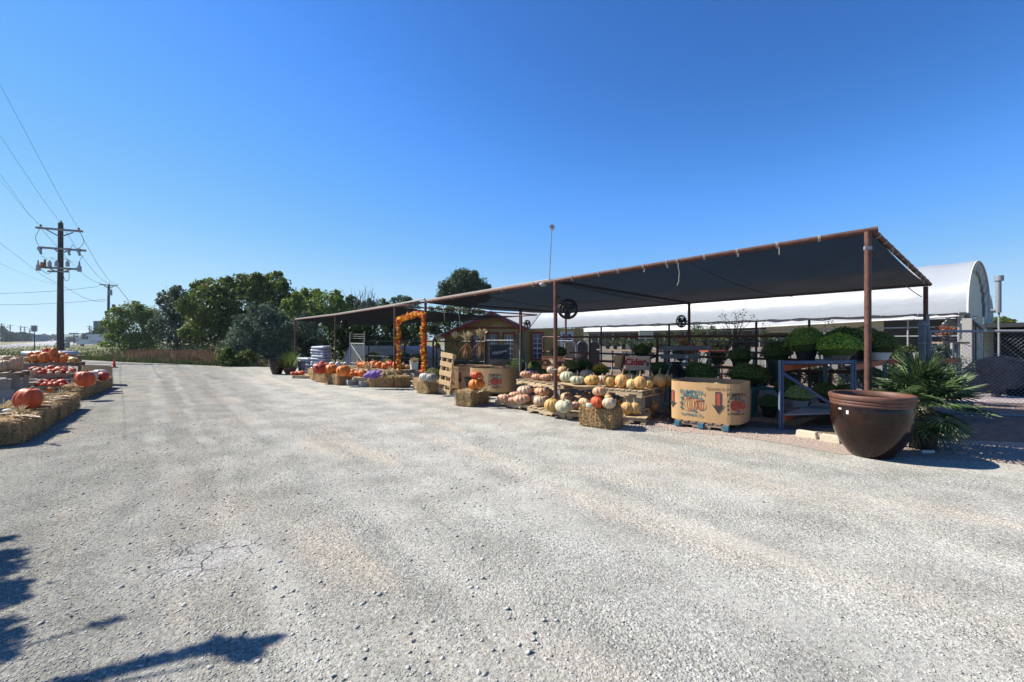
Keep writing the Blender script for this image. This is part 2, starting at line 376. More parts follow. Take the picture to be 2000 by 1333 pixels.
def field(d0,d1,u0,u1,off=0.0):
    def f(n):
        u=RNG.uniform(u0,u1,n); d=1/RNG.uniform(1/d1,1/d0,n); x=u*d
        us=ex/ed; lim=np.interp(u,us,ed); k=(d>lim*(1.004)+off)&((u>u0+0.17*RNG.random(n)**.7) | (u0<-1))
        return np.stack([x[k],d[k],(0.6+0.8*(np.sin(x*1.3)*np.sin(d*.9)>0))[k]],1)
    return f
M['gdry']=mat('dry_grass',(0.17,0.13,0.065),0.25,0.3,0.95,col2=(0.21,0.17,0.085),island=0.3,transl=0.04,spec=.1)
M['gred']=mat('russet_dry_weeds',(0.17,0.105,0.06),0.25,0.3,0.9,island=0.35,transl=0.2)
M['ggreen']=mat('green_grass',(0.080,0.115,0.028),0.25,0.4,0.95,col2=(0.14,0.15,0.05),island=0.3,transl=0.12,spec=.1)
tag(blades('dry_grass',42000,field(24,130,-0.9,-0.44),0.10,0.38,0.10,M['gdry']),'dry tan grass covering the field before the trees','grass')
tag(blades('green_grass',30000,field(24,160,-1.15,-0.42),0.04,0.13,0.12,M['ggreen']),'green mown grass along the verge','grass')
def edgeband(n):
    u=RNG.uniform(-1.0,-0.56,n); us=ex/ed; lim=np.interp(u,us,ed); d=lim+0.15+RNG.random(n)**2*5; return np.stack([u*d,d],1)
tag(blades('verge_weeds',14000,edgeband,0.05,0.24,0.07,M['ggreen']),'ragged green weeds on the edge of the lot','grass')
def redp(n):
    cs=[(-0.74,40),(-0.70,36),(-0.78,34),(-0.66,33),(-0.79,46)]; out=[]
    for u,d in cs:
        k=n//len(cs); dd=d+RNG.normal(0,1.6,k); out.append(np.stack([u*d+RNG.normal(0,1.5,k),np.maximum(dd,31.5 if u>-.72 else 37)],1))
    return np.concatenate(out)
tag(blades('russet_weeds',3000,redp,0.25,0.75,0.09,M['gred']),'russet dead weeds standing in the dry field','weeds')
# ---- far hills and far woods
M['hill']=mat('far_wooded_hill',(0.045,0.07,0.04),0.15,0.01,1.0)
def ridge(name,pts,D,th,mt,seg=60):
    xs=[p[0] for p in pts]; ys=[p[1] for p in pts]; v=[];f=[]
    for i in range(seg+1):
        x=xs[0]+(xs[-1]-xs[0])*i/seg; y=float(np.interp(x,xs,ys))+math.sin(i*1.9)*0.3
        a=W(x,y,D); v+= [(a.x,D-th,-0.03),(a.x,D,a.z),(a.x,D+th,-0.03)]
    for i in range(seg): 
        k=i*3; f+=[(k,k+3,k+4,k+1),(k+1,k+4,k+5,k+2)]
    m=MB(); m.add(v,f); return tag(m.build(name,mt,smooth=180),kind='structure')
ridge('hills',[(60,664),(115,661),(135,656),(150,651.8),(165,651),(200,652),(260,654),(330,660),(360,664)],1300,300,M['hill'])
# ================================================================ SHADE CANOPIES
def shade_cloth_mat():
    m=bpy.data.materials.new('black_shade_cloth'); m.use_nodes=True; N,L=nodes(m); b=N['Principled BSDF']
    b.inputs['Roughness'].default_value=0.9; b.inputs['Specular IOR Level'].default_value=0.08; b.inputs['Base Color'].default_value=(0.004,0.004,0.005,1)
    tc=N.new('ShaderNodeTexCoord'); nz=N.new('ShaderNodeTexNoise'); nz.inputs['Scale'].default_value=1.3; nz.inputs['Detail'].default_value=4; L.new(tc.outputs['Object'],nz.inputs[0])
    mr=N.new('ShaderNodeMapRange'); mr.inputs[3].default_value=0.015; mr.inputs[4].default_value=0.045; L.new(nz.outputs['Fac'],mr.inputs[0])
    t=N.new('ShaderNodeBsdfTransparent'); l=N.new('ShaderNodeBsdfTranslucent'); l.inputs[0].default_value=(0.009,0.009,0.011,1)
    m1=N.new('ShaderNodeMixShader'); m1.inputs[0].default_value=0.35; L.new(b.outputs[0],m1.inputs[1]); L.new(l.outputs[0],m1.inputs[2])
    m2=N.new('ShaderNodeMixShader'); L.new(mr.outputs[0],m2.inputs[0]); L.new(m1.outputs[0],m2.inputs[1]); L.new(t.outputs[0],m2.inputs[2]); L.new(m2.outputs[0],N['Material Output'].inputs[0])
    return m
M['cloth']=shade_cloth_mat(); M['seam']=mat('cloth_seam',(0.03,0.032,0.036),0.2,9,0.9)
M['hem']=mat('sunlit_hem',(0.27,0.26,0.24),0.25,20,0.9)  # light grey stands in for sunlight on the wrapped cloth hem
def vpost(name,top,r,parent,mt='rust',z0=0.0):
    m=MB(); m.tube([(top.x,top.y,z0),(top.x,top.y,top.z*0.5),(top.x,top.y,top.z)],r,10); return m.build(name,M[mt],parent,smooth=40)
def cloth(front,rear,parent,sag=0.10,nx=14,ny=10,name='shade_cloth'):
    v=[];f=[]; m=MB()
    def along(P,t):
        k=min(int(t*(len(P)-1)),len(P)-2); u=t*(len(P)-1)-k; return P[k].lerp(P[k+1],u)
    NX=nx*(len(front)-1)
    for i in range(NX+1):
        t=i/NX; a=along(front,t); b=along(rear,t)
        for j in range(ny+1):
            s_=j/ny; p=a.lerp(b,s_); w=math.sin(math.pi*s_)*(0.55+0.45*math.sin(math.pi*((t*(len(front)-1))%1)))
            p.z-=sag*w+0.03+0.012*math.sin(i*2.3)*math.sin(j*1.9); v.append(p)
    for i in range(NX):
        for j in range(ny):
            k=i*(ny+1)+j; f.append((k,k+ny+1,k+ny+2,k+1))
    m.add(v,f); o=m.build(name,M['cloth'],parent,smooth=180)
    for i in range(nx//2,NX,nx//2):
        sm_=MB(); sm_.tube([v[i*(ny+1)+j]-Vector((0,0,.012)) for j in range(ny+1)],.007,4); sm_.build('seam',M['seam'],parent,smooth=60)
    return o
def tie(p,r,parent,d,drop=0.0):
    m=MB(); d=Vector(d).normalized(); a=d.cross(Vector((0,0,1))).normalized(); b=a.cross(d)
    for k in (-1,0,1):
        pts=[p+d*(k*.014)+(a*math.cos(q)+b*math.sin(q))*(r+.006) for q in [i*math.pi/5 for i in range(11)]]
        m.tube(pts,.0045,5,False)
    if drop:
        pts=[p+Vector((random.uniform(-.02,.02)*i*.3,-.05,-r-drop*i/6)) for i in range(7)]; m.tube(pts,.007,5)
    return m.build('rope_tie',M['rope'],parent,smooth=60)
A1,A2,A3=W(1703,450,6.86),W(1085,549,9.5),W(831,590,13.9)
B1,B2,B3=W(1816,556,10.3),W(1346,592,13.7),W(1105,611,18.0)
cn=thing('shade_canopy','tall rusty pipe canopy roofed with black shade cloth over the pale pumpkins','canopy',(A2.x,A2.y,0))
P1=W(1695,453,6.86)
vpost('post',P1,.047,cn); vpost('post',A2,.042,cn); vpost('post',A3,.042,cn)
vpost('post',W(1808,560,10.3),.045,cn); vpost('post',B2,.040,cn); vpost('post',B3,.040,cn)
def rail(pts,r,parent,mt='rust',name='rail'):
    m=MB(); q=[]
    for i in range(len(pts)-1):
        for k in range(6): q.append(pts[i].lerp(pts[i+1],k/6))
    q.append(pts[-1]); m.tube(q,r,10); return m.build(name,M[mt],parent,smooth=40)
e=(A1-A2).normalized()*0.07
rail([A1+e,A2,A3],.043,cn); rail([B1,B2,B3],.034,cn); rail([A1,B1],.043,cn); rail([A2,B2],.030,cn); rail([A3,B3],.030,cn)
cloth([A1,A2,A3],[B1,B2,B3],cn,0.14)
dd=A2-A1
for px,dr in ((1208,0),(1257,.06),(1302,.05),(1323,.40),(1376,0),(1440,.05),(1518,.12),(1600,.0),(1170,0),(1118,0)):
    t=None
    lo,hi=0.0,1.0
    for _ in range(30):
        t=(lo+hi)/2; p=A1.lerp(A2,t); x=1000+F*p.x/p.y
        if x>px: lo=t
        else: hi=t
    tie(A1.lerp(A2,t),.043,cn,dd,dr)
for k in range(11):
    t=0.06+k*0.085; p=A1.lerp(B1,t); tie(p,.043,cn,B1-A1,0.10 if k in (2,5,7,8,9) else 0)
for k in range(5): tie(A2.lerp(A3,.12+k*.2),.043,cn,A3-A2,0.0)
def cable(pts,r,mt,parent=None,name='cable'):
    m=MB(); m.tube(pts,r,5); return m.build(name,M[mt],parent,smooth=180)
def sagline(a,b,s,n=12): return [a.lerp(b,i/n)-Vector((0,0,4*s*(i/n)*(1-i/n))) for i in range(n+1)]
cable(sagline(W(1690,470,6.9),W(1800,580,10.2),.10),.009,'dark',cn)
# cloth hem over the rail, the sun on it put into its pale colour
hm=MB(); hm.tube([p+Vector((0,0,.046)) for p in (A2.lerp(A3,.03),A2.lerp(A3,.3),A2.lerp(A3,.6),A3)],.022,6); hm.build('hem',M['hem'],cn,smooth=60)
m=MB(); m.tube([W(1695,484,6.80)+Vector((-.045,0,0)),W(1695,484,6.80)+Vector((.045,0,0))],.018,8)
m.box(W(1695,485,6.805),(.11,.03,.05)); m.build('clamp',M['galv'],cn)
# lower canopy
L1,L2,L3,L4=W(831,588,13.85),W(771,598,16.2),W(655,616,22.5),W(577,625,27.1)
R1,R4=W(1049,615.5,18.5),W(770,633.5,29.3)
R2=R1.lerp(R4,.15); R3=R1.lerp(R4,.6)
cl=thing('shade_canopy','low far shade canopy sagging over the orange pumpkins and the leaf garland','canopy',(L3.x,L3.y,0))
for p in (L2,L3,L4): vpost('post',p-Vector((0,0,.02)),.036 if p is not L4 else .045,cl)
vpost('post',W(1018,618,17.6),.045,cl); vpost('post',R3,.04,cl); vpost('post',R4,.04,cl)
rail([L1+Vector((.02,.06,-.03)),L2,L3,L4],.030,cl); rail([R1,R2,R3,R4],.026,cl); rail([L2,R1],.026,cl)
cloth([L2,L3,L4],[R1,R3,R4],cl,0.22)
hm=MB(); hm.tube([L1+Vector((-.02,-.03,.05)),L2+Vector((0,0,.05)),L3+Vector((0,0,.05)),L4+Vector((0,0,.05))],.030,6); hm.build('hem',M['hem'],cl,smooth=60)  # lower hem, sunlit paleness likewise carried by its colour
for t in (.15,.62): 
    p=W(857+t*60,600,15.5); cable([p,p+Vector((.03,0,-.25)),p+Vector((.02+.15*t,0,-.5-t*.3))],.007,'rope',cl,'loose_rope')
m=MB(); 
for k in range(2): m.tube([W(800+k*4,600,17),W(795+k*5,612+k*3,17),W(790+k*4,622,17)],.007,4)
m.build('torn_strip',M['rope'],cl)
# ---- fans
def fan(c,r,yaw,label,bracket,pitch=0.1):
    r=r*cosx(c.x,c.y)
    t=thing('fan',label,'fan',(c.x,c.y,c.z),yaw,'circulation fans on the canopy posts')
    m=MB(); rg=[]
    for yy,rr in ((-.45,.55),(-.32,.88),(-.08,1.0),(.12,1.0),(.34,.85),(.45,.5)):
        m.tube([(math.cos(q)*rr*r,yy*r*.6,math.sin(q)*rr*r) for q in [i*math.pi/14 for i in range(29)]],.010*r/.2,4,False)
    for k in range(18):
        q=k*math.pi/9; m.tube([(math.cos(q)*a*r,y*r*.6,math.sin(q)*a*r) for a,y in ((.15,-.5),(.55,-.45),(.9,-.3),(1,-.05),(1,.12),(.85,.34),(.5,.45),(.12,.48))],.0028*r/.2,3,False)
    m.tube([(math.cos(q)*r,0.02*r,math.sin(q)*r) for q in [i*math.pi/16 for i in range(33)]],.022*r/.2,6,False)
    m.build('cage',M['dark'],t,local=True)
    m=MB(); m.lathe([(.001,-.26*r),(.2*r,-.22*r),(.24*r,0),(.24*r,.5*r),(.14*r,.6*r),(.001,.6*r)],14); o=m.build('motor',M['black'],t,smooth=40,local=True); o.rotation_euler=(R(-90),0,0)
    for k in range(3):
        q=k*2*math.pi/3+.5; m=MB()
        ca,sa=math.cos(q),math.sin(q)
        vs=[]
        for (a,w0,w1,d0,d1) in ((.18,-.10,.10,-.03,.03),(.45,-.26,.26,-.08,.08),(.75,-.34,.30,-.10,.10),(.9,-.22,.2,-.08,.08)):
            for w,d in ((w0,d0),(w1,d1)): vs.append(((a*ca-w*sa)*r,(d-.12)*r,(a*sa+w*ca)*r))
        m.add(vs,[(0,1,3,2),(2,3,5,4),(4,5,7,6)]); m.build('blade',M['black'],t,local=True)
    m=MB(); m.beam(Vector((0,0,0)),bracket-c if yaw==0 else Matrix.Rotation(-yaw,3,'Z')@(bracket-c),.035,.035); m.build('bracket',M['dark'],t,local=True)
    return t
fan(W(1109,604,9.75),.205,R(-10),'black caged fan hung beside the middle canopy post, the largest fan',W(1087,577,9.5))
fan(W(1331,628,13.5),.185,R(20),'black caged fan on the rear post before the white greenhouse',W(1345,628,13.7))
fan(W(672,634,22.3),.21,R(65),'black fan on the post above the stacked sacks',W(656,645,22.5))
fan(W(1030,634,17.4),.16,R(40),'dusty black fan on the dark post in front of the yellow house',W(1018,630,17.6))
# ---- mast with disc, floodlight
t=thing('mast','thin steel mast with a round pale disc standing above the canopy rail','mast',W(1073,552,9.6))
m=MB(); m.tube([W(1073,553,9.6),W(1075,500,9.6),W(1077.5,450,9.6)],.011,6); m.build('pole',M['galv'],t)
m=MB(); c=W(1078,444,9.6); m.tube([c+Vector((.01,.03,0)),c+Vector((0,-.03,0))],.058,18); m.build('disc',M['white'],t,smooth=40)
m=MB(); m.tube([c+Vector((0,-.032,0)),c+Vector((0,-.037,0))],.036,14); m.build('lens',M['galv'],t)
t=thing('floodlight','small pale twin floodlight clamped to the canopy rail beside the middle post','floodlight',W(1062,553,9.8))
m=MB(); m.ell(W(1061,556,9.75),(.085,.05,.045)); m.build('head',M['galv'],t,smooth=60)
m=MB(); m.beam(W(1064,551,9.75),W(1078,548,9.6),.02,.02); m.ell(W(1068,551,9.75),(.05,.03,.025)); m.build('bracket',M['galv'],t)
# ================================================================ GREENHOUSE
def film_mat(name,tr,col=(0.80,0.81,0.83)):
    m=bpy.data.materials.new(name); m.use_nodes=True; N,L=nodes(m); b=N['Principled BSDF']; b.inputs['Base Color'].default_value=(*col,1); b.inputs['Roughness'].default_value=0.38
    tl=N.new('ShaderNodeBsdfTranslucent'); tl.inputs[0].default_value=(*col,1); ms=N.new('ShaderNodeMixShader'); ms.inputs[0].default_value=tr
    L.new(b.outputs[0],ms.inputs[1]); L.new(tl.outputs[0],ms.inputs[2]); L.new(ms.outputs[0],N['Material Output'].inputs[0])
    tc=N.new('ShaderNodeTexCoord'); mp=N.new('ShaderNodeMapping'); mp.inputs['Scale'].default_value=(1,1,3); mp.inputs['Rotation'].default_value=(0,0.6,0.4); L.new(tc.outputs['Object'],mp.inputs[0])
    nz=N.new('ShaderNodeTexNoise'); nz.inputs['Scale'].default_value=0.8; nz.inputs['Detail'].default_value=3; L.new(mp.outputs[0],nz.inputs[0])
    bp=N.new('ShaderNodeBump'); bp.inputs['Strength'].default_value=0.22; bp.inputs['Distance'].default_value=0.08; L.new(nz.outputs['Fac'],bp.inputs['Height']); L.new(bp.outputs[0],b.inputs['Normal'])
    return m
M['film']=film_mat('white_poly_film',0.25,(0.37,0.40,0.44))
M['film2']=film_mat('milky_curtain_film',0.3,(0.42,0.44,0.46))
M['green']=mat('pale_green_panel',(0.50,0.55,0.40),0.08,3,0.7,0.1)
M['frame']=mat('grey_frame_steel',(0.26,0.27,0.27),0.15,8,0.6)
g0=W(1873,613,20.0); g0.z=2.75
gdir=(Vector((1.95,48.7,0))-Vector((g0.x,g0.y,0))); gl=gdir.length; gu=gdir.normalized(); gv=Vector((.79,.61,0)).normalized(); gw=6.4
gh=thing('greenhouse','long white plastic covered hoop greenhouse with a rounded roof','greenhouse',(g0.x,g0.y,0))
def GP(u,v,z): return Vector((g0.x,g0.y,0))+gu*u+gv*v+Vector((0,0,z))
def arch(s):      # s 0..1 across
    q=math.pi*(1-s); return (gw/2-math.cos(math.pi-q)*0 + -gw/2*math.cos(math.pi*s)), 2.75+2.55*abs(math.sin(math.pi*s))**0.82
m=MB(); v=[];f=[]; NS,NU=26,60
for i in range(NU+1):
    for j in range(NS+1):
        y,z=arch(j/NS); w=0.006*math.sin(i*2.1+j*.4)+0.004*math.sin(i*5.3+j*1.9); v.append(GP(-0.25+gl*i/NU,y,z+(0.045 if i%3==0 else 0)+w))
for i in range(NU):
    for j in range(NS): k=i*(NS+1)+j; f.append((k,k+NS+1,k+NS+2,k+1))
m.add(v,f); m.build('cover',M['film'],gh,smooth=180)
# hoops just inside, showing as faint ribs
m=MB()
for i in range(0,25):
    u=gl*i/24; m.tube([GP(u,*arch(j/14)) - Vector((0,0,.16)) for j in range(15)],.03,5,False)
m.build('hoops',M['frame'],gh)
def endwall(u,parent,mt,name='end_wall'):
    m=MB(); pts=[GP(u,*arch(j/NS)) for j in range(NS+1)]; c=GP(u,gw/2,2.75)
    m.add([c]+pts,[(0,i+1,i+2) for i in range(NS)]); return m.build(name,mt,parent)
o=endwall(-0.05,gh,M['green'])
# torn strip of film lapping over the gable edge
m=MB(); v=[]; f=[]
for j in range(0,41):
    s_=j/40; y,z=arch(s_); k=0.86+0.05*math.sin(j*1.7)+0.04*math.sin(j*4.1)
    if s_<0.42: k-=0.10*math.exp(-((s_-.12)/.1)**2)
    y2,z2=gw/2+(y-gw/2)*k,2.75+(z-2.75)*k*0.985
    v+=[GP(-.26,y,z),GP(-.16,y2,z2)]
for j in range(40): f.append((2*j,2*j+1,2*j+3,2*j+2))
m.add(v,f); m.build('torn_film',M['film'],gh,smooth=60)
m=MB()
m.tube([GP(-.28,*arch(j/24)) for j in range(25)],.035,6,False); m.build('end_hoop',M['white'],gh,smooth=60)
M['gstrip']=mat('stained_green_board',(0.50,0.52,0.38),0.15,3,0.8,0.1)
for a,b in ((0.25,0.75),(0.95,1.75),(2.9,3.6),(4.7,5.3),(5.7,6.3)):
    m=MB(); m.box(GP(-.02,(a+b)/2,1.37),(b-a,.06,2.75),math.atan2(gv.y,gv.x)); m.build('wall_board',M['gstrip'],gh)
M['orust']=mat('orange_rust',(0.22,0.07,0.025),0.3,6,0.8)
for q in (.85,2.8):
    m=MB(); m.box(GP(-.1,q,1.37),(.10,.05,2.7),math.atan2(gv.y,gv.x)); m.build('rusted_post',M['orust'],gh)
m=MB(); m.beam(GP(-.14,1.2,2.70),GP(-.14,6.0,2.05),.12,.16); m.build('gutter',M['galv'],gh)
m=MB(); m.box(GP(-.3,-.25,1.25),(.28,.30,2.5),math.atan2(gv.y,gv.x)); m.build('concrete_pier',M['block'],gh)
m=MB(); m.beam(GP(-.3,-.10,2.69),GP(gl,-.10,2.69),.06,.07); m.build('eave_board',M['dark'],gh)
# sagging curtain + its white roll pipe on the near side
def Cp(x,y,dz=0): 
    D=None; best=None
    for i in range(201):
        p=GP(gl*i/200,-.35,0); xx=1000+F*p.x/p.y
        if best is None or abs(xx-x)<best[0]: best=(abs(xx-x),p.y)
    return W(x,y,best[1])
m=MB(); v=[];f=[]; K=48; xs=[1873-(1873-1118)*i/K for i in range(K+1)]
low=[(1118,648.5),(1250,646.5),(1344,644),(1480,639.5),(1600,633),(1700,627.5),(1800,622),(1873,617.5)]
for i,x in enumerate(xs):
    yl=float(np.interp(x,[a[0] for a in low],[a[1] for a in low]))
    b=Cp(x,yl); t_=Vector((b.x,b.y,2.70))+gv*.33; 
    v+= [t_, t_.lerp(b,.5)+Vector((0,0,-.03+.03*math.sin(i*1.3))), b]
for i in range(K): 
    k=i*3; f+=[(k,k+3,k+4,k+1),(k+1,k+4,k+5,k+2)]
m.add(v,f); m.build('side_curtain',M['film2'],gh,smooth=180)
m=MB(); m.tube([v[i*3+2] for i in range(K+1)],.035,6); m.build('curtain_pipe',M['white'],gh,smooth=60)
for i in range(0,20):
    p=GP(gl*i/19,0,0); m=MB(); m.tube([p,p+Vector((0,0,2.7))],.05 if i%3==0 else .035,6); m.build('side_post',M['frame'],gh)
m=MB(); m.beam(GP(0,.02,.5),GP(gl,.02,.5),.04,1.0); m.build('knee_wall',mat('dull_knee_wall',(0.16,0.16,0.155),0.2,1,0.8),gh)
m=MB(); m.beam(GP(0,.02,2.15),GP(gl,.02,2.15),.03,.06); m.beam(GP(0,.02,1.75),GP(gl,.02,1.75),.03,.04); m.build('purlin',M['frame'],gh)
m=MB(); m.beam(GP(0,gw-.05,1.37),GP(gl,gw-.05,1.37),.04,2.7); m.build('far_wall',mat('dull_far_wall',(0.10,0.105,0.10),0.3,1,0.8),gh)
for u0,u1,cz,hh,mt in ((3,9,2.25,.5,'cream'),(27,31,1.5,1.3,'cream'),(33,36,1.4,1.6,'cream')):
    if 'cream' not in M: M['cream']=mat('cream_board',(0.50,0.46,0.30),0.08,3,0.8)
    m=MB(); m.beam(GP(u0,1.2,cz),GP(u1,1.2,cz),.03,hh); m.build('inner_panel',M[mt],gh)
m=MB()
c=GP(.3,.5,2.1); m.tube([c+Vector((.42*math.cos(q),-.05,.5*math.sin(q))) for q in [i*math.pi/10 for i in range(21)]],.03,5,False); m.tube([c,c+Vector((0,.12,0))],.40,20); m.build('exhaust_fan',M['frame'],gh)
# second greenhouse and its flue
g2=thing('greenhouse','second smaller hoop house with torn plastic standing behind the green gable','greenhouse',(29.5,27.5,0))
def A2p(u,v,z): return Vector((29.5,27.5,0))+gu*u+gv*v+Vector((0,0,z))
b0=W(1921,640,27.5); b1=W(1940,640,29)
def hoop2(s,k=1.0): return b0.lerp(b1,0.5-0.5*k*math.cos(math.pi*s)), 2.7+ (4.45-2.7)*abs(math.sin(math.pi*s))**.8*k
for nm,mt,o0,o1,k in (('cover','film',0.0,8.0,1.0),):
    m=MB(); v=[];f=[]
    for i in range(9):
        for j in range(15):
            p,z=hoop2(j/14); q=p+gu*(o0+(o1-o0)*i/8); v.append(Vector((q.x,q.y,z+.03*math.sin(i*3+j))))
    for i in range(8):
        for j in range(14): kk=i*15+j; f.append((kk,kk+15,kk+16,kk+1))
    m.add(v,f); m.build(nm,M[mt],g2,smooth=180)
m=MB(); pts=[]
for j in range(15): p,z=hoop2(j/14); pts.append(Vector((p.x,p.y-.02,z)))
lo0=Vector((b0.x,b0.y-.02,0)); lo1=Vector((b1.x,b1.y-.02,0))
m.add([lo0]+pts+[lo1],[tuple(range(len(pts)+2))]); m.build('end_wall',M['gstrip'],g2)
t=thing('flue_pipe','galvanised flue pipe with a cap rising beside the greenhouses','pipe',(W(1950,663,26).x,26,0))
m=MB(); m.tube([W(1950,611,26),W(1950,548,26)],.13,12); m.tube([W(1951,608,26),W(1929,607,26.3)],.11,10); m.build('pipe',M['galv'],t,smooth=50)
m=MB(); m.tube([W(1951,549,26),W(1951,539,26)],.21,12); m.build('cap',M['galv'],t,smooth=50)
for y in (579,583): 
    m=MB(); m.beam(W(1933,y,26.4),W(1950,y,26),.03,.03); m.build('stay',M['galv'],t)
m=MB(); m.tube([W(1951,611,26)-Vector((0,0,0)),Vector((W(1951,611,26).x,26,0))],.05,6); m.build('support',M['frame'],t)
# dark open shed beyond the gate
t=thing('open_shed','long low dark roofed shed beyond the chain gate','shed',(34,26,0))
m=MB(); m.hexa([Vector(p) for p in ((27.5,24,2.28),(60,22,2.28),(60,40,2.28),(30,40,2.28))],[Vector(p) for p in ((27.5,24,2.5),(60,22,2.5),(60,40,2.7),(30,40,2.7))]); m.build('roof',M['dark'],t)
for x in (28.5,33,38): 
    m=MB(); m.box((x,24.5,1.14),(.15,.15,2.28)); m.build('post',M['dark'],t)
m=MB(); m.box((45,37,1.1),(32,.1,2.2)); m.build('back_wall',M['dark'],t)
# ================================================================ HOUSE
M['yel']=mat('mustard_clapboard',(0.36,0.25,0.075),0.10,2,0.8,0.05)
M['redtrim']=mat('brick_red_trim',(0.28,0.055,0.035),0.1,3,0.6)
M['shingle']=mat('grey_shingles',(0.27,0.27,0.285),0.2,8,0.9,0.4,20)
M['glass']=mat('dark_window_glass',(0.03,0.04,0.05),0.1,2,0.12,spec=0.8)
M['stone']=mat('orange_brick_skirt',(0.34,0.16,0.09),0.4,18,0.9,0.4,30)
HD=24.0
hs=thing('house','mustard yellow shop cottage with red window trim and grey shingle roof','house',(W(985,722,HD).x,HD,0))
def HW(px,py,dd=0.0): return W(px,py,HD+dd)
gl_,gr_=HW(868,700).x,HW(1016,700).x
zr=HW(960,614).z; 
ridge_x=HW(960,700).x
m=MB(); zl=HW(868,655).z; zrr=HW(1016,641).z
m.add([(gl_,HD,0),(gr_,HD,0),(gr_,HD,zrr),(ridge_x,HD,zr),(gl_,HD,zl)],[(0,1,2,3,4)])
m.add([(gr_,HD,0),(gr_,HD+9,0),(gr_,HD+9,zrr),(gr_,HD,zrr)],[(0,1,2,3)]); m.build('wall',M['yel'],hs)
for a,b in ((Vector((ridge_x,HD-.5,zr+.08)),Vector((gl_-.5,HD-.5,zl-.2))),(Vector((ridge_x,HD-.5,zr+.08)),Vector((gr_+.3,HD-.5,zrr-.03)))):
    m=MB(); up=Vector((0,0,.07)); d2=Vector((0,10,0)); m.hexa([a,a+d2,b+d2,b],[a+up,a+d2+up,b+d2+up,b+up]); m.build('roof',M['shingle'],hs)
    m=MB(); n=Vector((0,-.06,0)); m.beam(a+n-Vector((0,0,.10)),b+n-Vector((0,0,.10)),.05,.17); m.build('bargeboard',M['redtrim'],hs)
zw=HW(1040,642,.6).z; xr=HW(1140,700,.6).x
m=MB(); m.box(((gr_+xr)/2,HD+1.6,zw/2),(xr-gr_,2.0,zw)); m.build('wall',M['yel'],hs)
m=MB(); q=[W(1008,640,HD+.2),W(1033,641,HD+.2),W(1058,609,HD+7),W(975,612,HD+7)]; m.poly(q,.08); m.build('roof',M['shingle'],hs)
m=MB(); m.beam(Vector((gl_,HD-.06,.28)),Vector((gr_,HD-.06,.28)),.10,.56); m.build('brick_skirt',M['stone'],hs)
m=MB(); m.beam(HW(900,641)+Vector((0,-.05,0)),HW(1014,641)+Vector((0,-.05,0)),.04,.10); m.build('belt_trim',M['redtrim'],hs)
m=MB(); m.box(Vector((gr_+.02,HD-.05,1.6)),(.16,.12,3.1)); m.build('corner_trim',M['redtrim'],hs)
m=MB(); m.ell(Vector((HW(989,643).x,HD-.02,HW(989,643).z)),(.9,.03,.42),16,8); m.build('arched_panel',mat('bright_mustard',(0.46,0.33,0.11),0.05,2,0.8),hs)
def window(x0,y0,x1,y1,dd,cols,rows,parent=hs,tr='redtrim'):
    a=HW(x0,y0,dd); b=HW(x1,y1,dd); cx,cz=(a.x+b.x)/2,(a.z+b.z)/2; w,h=b.x-a.x,a.z-b.z; y=HD+dd
    m=MB()
    for sx in (-1,1): m.box((cx+sx*(w/2+.05),y-.04,cz),(.11,.08,h+.2))
    for sz in (-1,1): m.box((cx,y-.045,cz+sz*(h/2+.05)),(w,.085,.11))
    f=m.build('window',M[tr],parent)
    m=MB(); m.box((cx,y-.012,cz),(w,.02,h)); m.build('pane',M['glass'],f)
    m=MB()
    for i in range(cols+1): m.box((cx-w/2+w*i/cols,y-.03,cz),(.035,.02,h))
    for j in range(rows+1): m.box((cx,y-.034,cz-h/2+h*j/rows),(w,.02,.035 if j!=rows//2 else .07))
    m.build('muntins',M['white'],f)
    return f
window(955,653,971,710,0,3,6); window(985,653,1003,710,0,3,6); window(925,653,938,700,0,2,6); window(1041,652,1058,700,.6,2,5); window(1098,652,1116,690,.6,2,4,tr='white')
def text(s,size,mt,parent,loc,rot,ext=.001,shear=0,name='lettering',align='CENTER',curve=None,sx=1.0):
    cu=bpy.data.curves.new('t','FONT'); cu.body=s; cu.size=size; cu.extrude=ext; cu.align_x=align; cu.align_y='CENTER'; cu.shear=shear
    cu.resolution_u=3
    if curve: cu.offset=curve
    o=bpy.data.objects.new('t',cu); COL.objects.link(o); dg=bpy.context.evaluated_depsgraph_get()
    me=bpy.data.meshes.new_from_object(o.evaluated_get(dg)); me.materials.clear(); me.materials.append(M[mt]); COL.objects.unlink(o); bpy.data.objects.remove(o)
    k=bpy.data.objects.new(name,me); COL.objects.link(k); off=Vector((0,0,0)); p=parent
    while p is not None: off+=p.location; p=p.parent
    k.location=Vector(loc)-off; k.rotation_euler=rot; k.scale=(sx,1,1); k.parent=parent; return k
